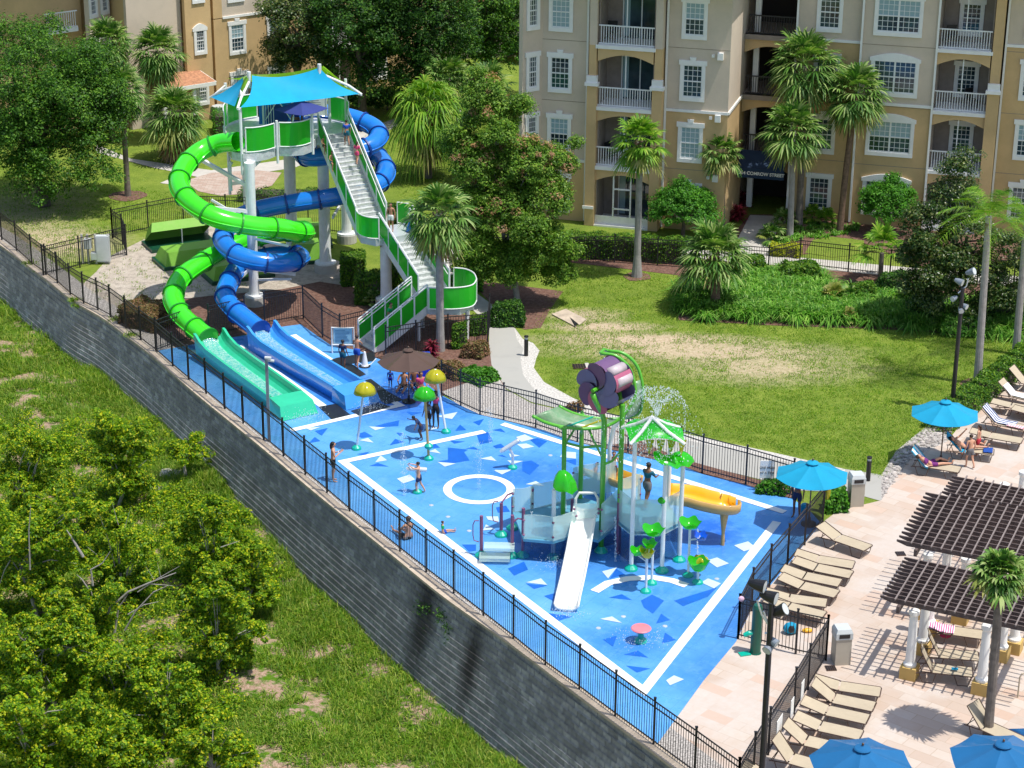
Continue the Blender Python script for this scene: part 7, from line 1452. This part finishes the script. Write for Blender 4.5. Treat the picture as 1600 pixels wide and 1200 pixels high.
# palms
def frond_fan(o0, az, el, L, Rf, nb=15, droop=.35):
    d = np.array((math.cos(el)*math.cos(az), math.cos(el)*math.sin(az), math.sin(el))); s = np.array((-math.sin(az), math.cos(az), 0)); n = np.cross(d, s)*-1
    h = o0+d*L; h = h-np.array((0, 0, 1))*L*.12; out = []
    for k in range(nb):
        a = (k/(nb-1)-.5)*3.5+RNG.normal()*.05; r = Rf*(1-.25*abs(a)/1.75)*RNG.uniform(.85, 1.1); bd = d*math.cos(a)+s*math.sin(a); bd = bd+n*-.12*abs(math.sin(a)); sp = np.cross(bd, n); sp /= np.linalg.norm(sp)+1e-9; row = []
        for t_, w_ in ((.0, .02), (.45, .05), (.8, .035), (1.05, .006)): p = h+bd*r*t_-np.array((0, 0, 1))*droop*r*t_**2.5; row.append((p-sp*w_, p+sp*w_))
        out.append(row)
    st = np.cross(d, (0, 0, 1)); st /= np.linalg.norm(st)+1e-9; out.append([(o0+(h-o0)*t_-st*.012, o0+(h-o0)*t_+st*.012) for t_ in (0, .33, .66, 1)])
    return out
def palm(name, lb, base, h, r, mat='palm', dead=None, tr=.15, nf=34, bark='trunk', boots=.0, droop=.2, flare=1.25, grp=None, lean=(0, 0), lowest=-.9, cat='palm tree', nb=15):
    b = Vector(base); t = thing(name, lb, cat, b, 0, grp); top = Vector((b.x+lean[0], b.y+lean[1], b.z+h)); mb = MB(); pts = [b.lerp(top, k/6)+Vector((lean[0]*-.15*math.sin(math.pi*k/6), 0, 0)) for k in range(7)]; mb.tube(pts, [tr*flare]+[tr*(1.04-.02*k) for k in range(1, 7)], 12); mb.build('trunk', M[bark], t)
    o0 = np.array(top); S_ = []; Sy = []
    nf = int(nf*1.5) if nf > 20 else nf
    for i in range(nf):
        q = (i+.5)/nf; el = math.pi*.47-(math.pi*.47-lowest)*q**.85; az = i*2.399+RNG.normal()*.15; fr = frond_fan(o0+np.array((0, 0, .12*(1-q))), az, el, r*.52*RNG.uniform(.7, 1.2), r*.50*RNG.uniform(.8, 1.15), nb, droop*(1+.9*q)+.08); (Sy if (q > .72 and RNG.random() < .55) else S_).extend(fr)
    strips('frond_crown', S_, LM[mat], t)
    if Sy: strips('older_fronds', Sy, LM['palm_y'], t)
    if dead:
        D_ = []
        for i in range(int(dead*26)): D_ += frond_fan(o0+np.array((0, 0, -.25-.6*dead*RNG.random())), i*2.399, -1.05-.35*RNG.random(), r*.25, r*.55, 11, .3)
        strips('dead_frond_skirt', D_, LM['dead'], t)
    if boots:
        mb = MB()
        for i in range(int(60*boots)): z = h-.05-boots*RNG.random(); a = i*2.4; rr = tr*1.0; mb.bar((top.x+rr*math.cos(a), top.y+rr*math.sin(a), b.z+z), (top.x+(rr+.12)*math.cos(a), top.y+(rr+.12)*math.sin(a), b.z+z+.22), .09, .035)
        mb.build('frond_stubs', M['boots'], t)
    return t
def pm(lb, bp_, cp, r, **k):
    b = G(*bp_); z = HT(b, cp[1]); q = YP(cp[0], cp[1], b.y); k.setdefault('lean', (q.x-b.x, 0)); return palm('fan_palm', lb, b, z, r*1.08, **k)
pm('tall fan palm in front of the balcony stack, on the lawn', (995,432), (1000,222), 1.45, mat='palm_b', bark='trunk_pale', boots=.5, tr=.16, flare=1.7, nf=30, lowest=-1.0)
pm('fan palm left of the burgundy plants by the entry', (1128,362), (1127,238), 1.2, mat='palm', boots=.7, tr=.14, lowest=-.6, nf=28)
pm('tallest fan palm at the entry, crown highest of the three', (1248,352), (1257,103), 2.05, mat='palm', tr=.17, nf=52, lowest=-1.15)
pm('fan palm right of the entry with its crown over the first double window', (1312,362), (1338,146), 1.8, mat='palm', tr=.16, nf=46, lowest=-1.1, bark='boots')
pm('lower fan palm of the entry group, crown over the awning sign', (1234,370), (1240,205), 1.75, mat='palm', tr=.15, nf=46, lowest=-1.05, bark='trunk_pale')
pm('short thick fan palm at the edge of the lawn planting bed', (1118,484), (1115,400), 1.85, mat='palm', tr=.22, nf=40, lowest=-.5, boots=1.5, bark='boots')
pm('fan palm in front of the stair landing with a smooth grey trunk', (688,548), (686,335), 1.65, mat='palm', tr=.17, nf=36, lowest=-1.1, bark='trunk_pale', boots=.8, dead=.5)
pm('bright washingtonia palm with a hanging skirt left of the myrtle', (670,278), (668,172), 2.35, mat='palm_b', tr=.16, nf=46, dead=1.2, lowest=-1.1, droop=.55)
pm('bright fan palm in front of the left windows of the tan building', (864,290), (866,180), 1.6, mat='palm_b', boots=.4, tr=.14, nf=30, lowest=-.9, bark='trunk_pale')
pm('olive-green fan palm beside the large oak', (200,306), (190,140), 1.5, mat='palm', tr=.15, nf=38, dead=.8, lowest=-.9)
pm('dark fan palm right of the pair at the upper left, against the taupe wall', (252,222), (246,80), 1.75, mat='palm', tr=.18, nf=46, dead=1., lowest=-1.1)
pm('dark fan palm left of the pair at the upper left, nearest the oak', (176,222), (168,66), 1.6, mat='palm', tr=.17, nf=40, dead=.7, lowest=-1.)
pm('broad short fan palm with a shaggy brown skirt in front of the tiled porch', (268,252), (272,178), 2.0, mat='palm', tr=.22, nf=50, dead=1.4, lowest=-.9)
pm('palm crown just behind the washingtonia, partly hidden by the myrtle', (722,225), (700,122), 1.6, mat='palm', nf=34, lowest=-.7); pm('grey-green palm crown behind the myrtle top', (770,225), (762,140), 1.8, mat='palm', nf=34, lowest=-.7)
pm('palm in front of the near pergola with a stubbly trunk top', (1543,1150), (1563,905), 1.0, mat='palm', tr=.14, nf=34, lowest=-.1, boots=.9, flare=1.15, droop=.25)
pm('young fan palm with big leaves behind the lawn fence', (1375,440), (1378,395), 1.55, mat='palm_b', tr=.12, nf=15, lowest=-.1, nb=19, droop=.2)
for k, (px, py, r, lb) in enumerate(((1300,475,.9,'yellow-green palmetto in the bed left of the young palm'),(1415,480,.95,'dark palmetto under the magnolia'),(1326,520-45,.8,'small palmetto between the strap-leaf clumps'),(1325,505,.55,'tiny golden palmetto at the front of the bed'),(1225,352,.9,'shrubby palm left of the fan palm trunks'),(1205,378,.95,'dark spiky cycad beside the entry walk'),(1290,352,.8,'leafy fern palm under the entry palms'),(1470,512,.7,'dark palmetto near the tall lamp post'),(582,478,.6,'philodendron-like plant at the foot of the stair column'),(1268,345,.7,'fern palm between the trunks at the wall'))):
    b = G(px, py); palm('palmetto', lb, b, .25, r, 'palm_y' if k in (0, 3) else ('palm_b' if k in (6, 9) else 'palm'), None, .08, 16, lowest=.05, cat='small palm', nb=13)
def feather(lb, bp_, cp, r, nf=17):
    b = G(*bp_); h = HT(b, cp[1]); q = YP(cp[0], cp[1], b.y); t = thing('feather_palm', lb, 'palm tree', b, 0, None); top = Vector((q.x, b.y, h)); mb = MB(); mb.tube([b.lerp(top, k/6) for k in range(7)], [.19]+[.165-.006*k for k in range(6)], 12); mb.build('trunk', M['trunk_pale'], t)
    MB().tube([top+Vector((0, 0, -.75)), top+Vector((0, 0, -.3)), top], [.12, .14, .06], 10).build('crownshaft', M['boots'], t); S_ = []
    for i in range(nf):
        qf = (i+.5)/nf; el = 1.3-1.35*qf; az = i*2.399; d = np.array((math.cos(el)*math.cos(az), math.cos(el)*math.sin(az), math.sin(el))); s = np.array((-math.sin(az), math.cos(az), 0)); L = r*RNG.uniform(.9, 1.1); P = [np.array(top)+d*L*t_-np.array((0, 0, 1))*L*.55*t_**2 for t_ in np.linspace(0, 1, 26)]
        S_.append([(P[j]-s*.015, P[j]+s*.015) for j in (0, 8, 16, 25)])
        for j in range(3, 26):
            for sg in (-1, 1):
                for _ in (0, 1): dn = s*sg*RNG.uniform(.7, 1)+(P[j]-P[j-1])*5*RNG.uniform(.3, 1)+np.array((0, 0, RNG.uniform(-.1, .35))); dn /= np.linalg.norm(dn); ll = .55*(1-.5*abs(j/26-.45)); w_ = .014; S_.append([(P[j]+dn*ll*t_-np.array((0, 0, 1))*.35*ll*t_**2-d*w_*(1-t_), P[j]+dn*ll*t_-np.array((0, 0, 1))*.35*ll*t_**2+d*w_*(1-t_)) for t_ in (0, .35, .7, 1)])
    strips('frond_crown', S_, LM['palm_b'], t)
feather('queen palm with drooping feather fronds right of the tall lamp post', (1527,600), (1545,338), 2.5); feather('second queen palm cut by the right edge', (1587,553), (1604,350), 2.4)
# strap-leaf beds, grass
def tufts(name, lb, C_, n, L, w_, mat, spread=.1, droop=.9, kind='stuff', cat=None, h=1.):
    C_ = np.array(C_, float); N = len(C_)*n; c = np.repeat(C_, n, 0)+np.concatenate([RNG.normal(0, spread, (N, 2)), np.zeros((N, 1))], 1); az = RNG.uniform(0, 6.28, N); el = RNG.uniform(.75 if mat == 'liri' else .5, 1.5, N); l = L*RNG.uniform(.6, 1.15, N); d = np.stack([np.cos(el)*np.cos(az), np.cos(el)*np.sin(az), np.sin(el)*h], 1); s = np.stack([-np.sin(az), np.cos(az), 0*az], 1); Z = np.array((0, 0, 1.))
    S_ = np.stack([np.stack([c+d*(l*t_)[:, None]-Z*(droop*l*t_**2.2*.6)[:, None]-s*ww, c+d*(l*t_)[:, None]-Z*(droop*l*t_**2.2*.6)[:, None]+s*ww], 1) for t_, ww in ((0, w_), (.5, w_*.8), (1, w_*.1))], 1); o = strips(name, S_, LM[mat], None, off=Vector(C_[0])); tag(o, lb, cat, kind=kind); return o
def inpoly(x, y, P):
    c = False; j = len(P)-1
    for i in range(len(P)):
        if ((P[i][1] > y) != (P[j][1] > y)) and x < (P[j][0]-P[i][0])*(y-P[i][1])/(P[j][1]-P[i][1])+P[i][0]: c = not c
        j = i
    return c
def scatter(poly, n, z=0):
    xs = [p[0] for p in poly]; ys = [p[1] for p in poly]; o = []
    while len(o) < n:
        x, y = random.uniform(min(xs), max(xs)), random.uniform(min(ys), max(ys))
        if inpoly(x, y, poly): g = G(x, y, z); o.append((g.x, g.y, z))
    return o
tufts('strap_leaf_bed', 'bed of green strap-leaf lilyturf along the back of the lawn', scatter([(1060,455),(1130,430),(1280,430),(1300,455),(1400,470),(1480,480),(1640,470),(1640,525),(1480,522),(1400,508),(1300,505),(1200,500),(1120,500),(1060,490)], 760), 62, 1.6, .028, 'liri', .09, 1.0, cat='ground cover')
for k, (px, py) in enumerate(((1075,492),(1105,505),(1150,497),(1182,506),(1212,500),(1240,508),(1268,503),(1296,510),(1325,507),(1355,514),(1388,512),(1420,520),(1452,518),(1530,528),(1560,530),(1590,536))):
    o = tufts('grass_clump', 'fountain-like strap-leaf clump in the front row of the bed at the back of the lawn', [G(px+random.uniform(-5, 5), py-4)], 190, 1.35, .026, 'liri', .05, 1.3, cat='grass clump', kind=None); o['group'] = 'strap-leaf clumps along the lawn edge'
tufts('entry_bed_plants', 'low green plants in the bed at the building', scatter([(1190,360),(1240,345),(1340,350),(1330,372),(1250,378),(1190,385)], 60), 40, .5, .03, 'liri', .1, 1.0, cat='ground cover')
pts = []
A_ = [G(838,500), G(838,560)]
lawnp = [(870,455),(900,415),(1050,430),(1060,500),(1200,510),(1400,518),(1560,532),(1600,548),(1500,640),(1420,700),(1380,745),(1320,730),(1221,706),(1062,672),(950,641),(895,618),(850,593),(838,570),(850,545),(830,520),(850,490)]
bare = [(1090,548,95,13),(1010,530,60,8),(1195,575,60,16),(940,510,30,6)]
for x, y, z in scatter(lawnp, 9000):
    px, py = proj((x, y, 0))
    if any(((px-a)/c)**2+((py-b_)/e)**2 < .8 for a, b_, c, e in bare) and random.random() < .8: continue
    pts.append((x, y, z-.01))
tufts('lawn_grass', 'mown lawn grass', pts, 9, .10, .012, 'grass', .13, .5, cat='grass')
pts = scatter([(0,330),(0,250),(150,280),(260,300),(420,310),(420,345),(290,345),(180,365),(60,430)], 1600)+scatter([(560,190),(720,150),(830,150),(860,350),(760,360),(640,330),(600,260)], 1500)
tufts('lawn_grass', 'rough grass around the slide yard and behind the trees', [(x, y, -.01) for x, y, _ in pts], 9, .12, .014, 'grass', .15, .5, cat='grass')
# scrub slope vegetation
pts = []; nw = LOWA.shape[0]
def lowrand(jmin, jmax):
    i = RNG.integers(0, nw-1); j = RNG.integers(jmin, jmax); a, b_ = RNG.random(2); q = LOWA[i, j]*(1-a)*(1-b_)+LOWA[i+1, j]*a*(1-b_)+LOWA[i, j+1]*(1-a)*b_+LOWA[i+1, j+1]*a*b_; return q
import mathutils.noise as mn
k = 0
while len(pts) < 11500 and k < 90000:
    k += 1; q = lowrand(4, 40); px, py = proj(q)
    if not (-30 < px < 900 and 440 < py < 1230): continue
    dens = mn.noise(Vector((q[0]*.55, q[1]*.55, 3)))+.35*mn.noise(Vector((q[0]*1.7, q[1]*1.7, 1)))
    if dens < -.06+.12*random.random(): continue
    pts.append((q[0], q[1], q[2]-.02))
tufts('weeds', 'rough weeds and grass on the slope below the wall', pts, 17, .42, .015, 'weed', .13, .8, cat='weeds')
pts = []
for i in range(0, nw-1):
    for _ in range(6): q = LOWA[i, random.randint(4, 13)]; pts.append((q[0]+random.uniform(-.3, .3), q[1]+random.uniform(-.3, .3), q[2]-.03))
tufts('tall_weeds', 'taller grass along the foot of the retaining wall', pts, 30, .68, .015, 'weed', .2, .7, cat='weeds')
tufts('yard_weeds', 'sparse weeds in the sandy yard', scatter([(130,450),(172,402),(225,376),(330,356),(420,440),(262,468),(205,500)], 120), 14, .16, .012, 'weed', .14, .6, cat='weeds')
pts = []; k = 0
while len(pts) < 1100 and k < 40000:
    k += 1; q = lowrand(5, 40); px, py = proj(q)
    if -20 < px < 900 and 450 < py < 1230 and mn.noise(Vector((q[0]*.45+20, q[1]*.45, 7))) > .12: pts.append((q[0], q[1], q[2]-.02))
tufts('tall_slope_grass', 'patches of tall olive grass on the slope', pts, 30, .62, .014, 'weed', .22, .6, cat='weeds')
c_ = [G(125,478,-.1), G(45,412,.02), G(115,470,.02), G(205,525,.02), G(180,500,.02)]
tufts('wall_weeds', 'weeds growing on top of the wall by the fence', [tuple(q) for q in c_ for _ in range(5)], 30, .3, .014, 'weed', .15, .7, cat='weeds')
t = thing('hanging_weed', 'dark plants growing out of the stained part of the retaining wall', 'plant', G(665, 955, -.9))
P = []
for px, py, z in ((658,950,-.9),(682,955,-.8),(702,965,-.6),(662,985,-1.4),(695,1000,-1.3),(712,985,-.9)): g = G(px, py, z); g = min(WL, key=lambda w_: (w_-Vector((g.x, g.y, 0))).length)+Vector((-.1, -.06, z)); P += [np.array(g)+RNG.normal(0, .13, 3) for _ in range(160)]
leaves('foliage', np.array(P), .05, LM['dark'], t)
# scrub trees, lower left
def scrub(px, py, blobs, N, lb, sz=.075, name='scrub_tree', extra=None, tr=.07):
    py = max(q[1] for q in blobs)+48; b = lowpt(px, py); yy = b.y; blobs = blobs+[(sum(q[0] for q in blobs)/len(blobs), py-38, .75, 0), (sum(q[0] for q in blobs)/len(blobs)+25, py-30, .55, .3)]; tree(name, lb, b, [bl(x, y, yy+dy, r*1.25, base=b) for x, y, r, dy in blobs], N, sz, 'scrub', 'tree', tr, 'bark_pale', csz=.2, nl=16, grp=None)
scrub(70, 830, [(30,690,.55,0),(70,710,.7,0),(20,750,.8,0),(80,760,.6,0),(95,690,.25,0),(40,800,.7,0)], 9000, 'yellow-green scrub tree at the left edge with golden tips')
scrub(185, 800, [(170,660,.45,0),(200,690,.6,0),(170,710,.5,0),(225,680,.35,0),(190,745,.5,0),(225,715,.4,0)], 7500, 'yellow-green scrub tree by the wall with golden top')
scrub(60, 960, [(20,850,.9,0),(90,840,.7,0),(50,900,.8,0),(120,800,.45,0),(0,920,.8,0),(110,890,.6,0)], 11000, 'dense scrub tree at the left edge, middle height')
scrub(200, 980, [(180,830,.55,0),(150,870,.6,0),(210,860,.6,0),(230,900,.4,0),(150,800,.35,0)], 7500, 'open scrub tree with a leaning pale trunk')
scrub(345, 990, [(330,800,.55,0),(300,840,.55,0),(360,850,.6,0),(320,880,.5,0),(280,830,.35,0),(385,810,.2,0)], 9000, 'scrub tree standing alone close to the wall, broad crown')
scrub(340, 1080, [(330,930,.6,0),(370,960,.5,0),(310,980,.7,0),(350,1010,.5,0),(290,940,.35,0),(400,990,.35,0)], 9000, 'lower scrub tree behind the dead branches')
scrub(90, 1120, [(40,1000,.8,0),(110,1000,.7,0),(80,1060,.8,0),(20,1060,.8,0),(150,1030,.5,0)], 11000, 'dense scrub tree near the bottom left corner')
scrub(250, 1180, [(230,1060,.6,0),(270,1100,.6,0),(200,1110,.6,0),(290,1060,.4,0),(320,1120,.4,0)], 9000, 'shaded scrub tree near the bottom edge')
scrub(60, 1250, [(30,1130,.8,0),(110,1140,.8,0),(70,1190,.8,0),(160,1170,.6,0),(0,1180,.8,0)], 11000, 'scrub tree filling the bottom left corner')
scrub(340, 1240, [(330,1160,.5,0),(370,1180,.45,0),(290,1180,.5,0)], 4500, 'small scrub tree cut by the bottom edge')
scrub(120, 800, [(110,770,.3,0),(130,790,.3,0)], 1500, 'little sapling between the two golden-topped trees', tr=.03)
us = []; k = 0
while len(us) < 1500 and k < 60000:
    k += 1; q = lowrand(6, 50); px, py = proj(q); lim = 235 if py < 770 else (405 if py < 1010 else 345)
    if not (-60 < px < lim+35*math.sin(py*.03) and 665 < py < 1260): continue
    d_ = mn.noise(Vector((q[0]*.8+9, q[1]*.8, 0)))
    if d_ < -.18: continue
    us.append((q[0], q[1], q[2], max(.12, .35+.5*d_)))
P = []; O_ = []
for x, y, z, hh in us:
    n_ = 95; e = RNG.normal(size=(n_, 3)); e /= np.linalg.norm(e, axis=1)[:, None]; e[:, 2] = np.abs(e[:, 2]); P.append(np.array((x, y, z))+e*np.array((.34, .34, hh*1.35))*RNG.uniform(.5, 1.05, (n_, 1))); O_.append(e*.7)
o = leaves('undergrowth', np.concatenate(P), .052, LM['scrub'], None, up=.4, out=np.concatenate(O_), off=Vector(us[0][:3])); tag(o, 'tangled leafy undergrowth between the scrub trees on the lower slope', 'undergrowth', kind='stuff')
t = thing('dead_branches', 'bleached dead branches arching among the scrub trees', 'dead branches', lowpt(170, 1000)); mb = MB()
def br(L, r): MB().tube([YP(px, py, y_) for px, py, y_ in L], [r*(1-.7*k/(len(L)-1)) for k in range(len(L))], 6).build('branch', M['bark_pale'], t)
y_ = lowpt(170, 1000).y
br([(158,985,y_),(172,950,y_),(200,925,y_),(235,910,y_),(275,895,y_)], .06); br([(195,985,y_-.3),(212,955,y_-.3),(240,925,y_-.3),(262,915,y_-.3)], .04); br([(200,960,y_-.2),(225,945,y_-.2),(248,940,y_)], .025); br([(215,925,y_),(245,905,y_),(280,885,y_)], .025); br([(230,912,y_),(270,915,y_)], .02); br([(240,905,y_),(228,885,y_)], .012); br([(252,905,y_),(246,880,y_)], .012)
br([(178,995,y_),(185,950,y_),(200,928,y_)], .055); br([(145,915,y_),(142,890,y_),(160,880,y_),(172,862,y_)], .04); br([(138,920,y_+.2),(128,905,y_+.2),(120,898,y_+.2)], .03); br([(130,870,y_+.5),(112,840,y_+.5),(104,828,y_+.5)], .055); br([(47,890,y_),(45,830,y_),(48,790,y_)], .03); br([(295,1005,y_-1.5),(320,1010,y_-1.5),(350,1002,y_-1.5)], .025); br([(345,855,y_+1),(375,845,y_+1)], .02)
br([(185,820,y_+2),(175,785,y_+2)], .012); br([(195,825,y_+2),(205,790,y_+2)], .012); br([(150,975,y_),(148,945,y_),(140,915,y_)], .045)
scrub(30, 800, [(20,850,.7,0),(60,800,.5,0),(100,850,.5,0)], 5000, 'low scrub tree between the left-edge trees')
scrub(150, 960, [(160,945,.5,0),(120,960,.6,0),(90,940,.5,0)], 6000, 'scrub tree left of the bleached dead branches')
scrub(180, 1080, [(190,1040,.5,0),(150,1080,.55,0),(230,1030,.4,0)], 6000, 'low scrub tree under the bleached dead branches')
scrub(380, 900, [(400,870,.45,0),(370,890,.5,0),(405,920,.4,0)], 5000, 'bushy scrub with orange tips nearest the wall foot')
scrub(180, 1230, [(190,1160,.5,0),(230,1180,.5,0),(140,1150,.5,0)], 6000, 'scrub bush at the bottom edge between two taller ones')
scrub(290, 790, [(270,700,.35,0),(300,690,.3,0)], 2200, 'feathery olive shrub beside the pale rock')
for k, (px, py, s, lb) in enumerate(((266,740,.55,'pale flat rock slab on the slope beside the wall'),(245,765,.3,'small pale rock below the flat slab'))):
    b = lowpt(px, py); rr = random.Random(k); t = thing('rock', lb, 'rock', b); mb = MB(); n = 11; V = []
    for z, q in ((-.1, 1.0), (.06, .92), (.12, .55)): V += [(b.x+s*q*math.cos(i*6.283/n)*(1+.25*math.sin(i*2.1+k)), b.y+s*.8*q*math.sin(i*6.283/n)*(1+.2*math.cos(i*1.7)), b.z+z+.02*math.sin(i*3)) for i in range(n)]
    mb.add(V, [(j*n+i, j*n+(i+1) % n, (j+1)*n+(i+1) % n, (j+1)*n+i) for j in (0, 1) for i in range(n)]+[tuple(2*n+i for i in range(n))]); mb.build('stone', M['concrete'], t)
# pebbles near the deck
rr = random.Random(9); mb = MB()
for x, y, z in scatter([(1380,745),(1380,778),(1425,716),(1480,690),(1500,645),(1470,655),(1430,685),(1400,708)], 330):
    s = rr.uniform(.03, .11); mb.ell((x, y, s*.3), (s, s*rr.uniform(.6, 1), s*.55), 6, 4)
o = mb.build('river_stones', simple('river_stone', (.40, .36, .33), .8, .6, 3), None, off=G(1400, 740)); tag(o, 'river stones between the lawn and the pool deck', 'stones', kind='stuff')
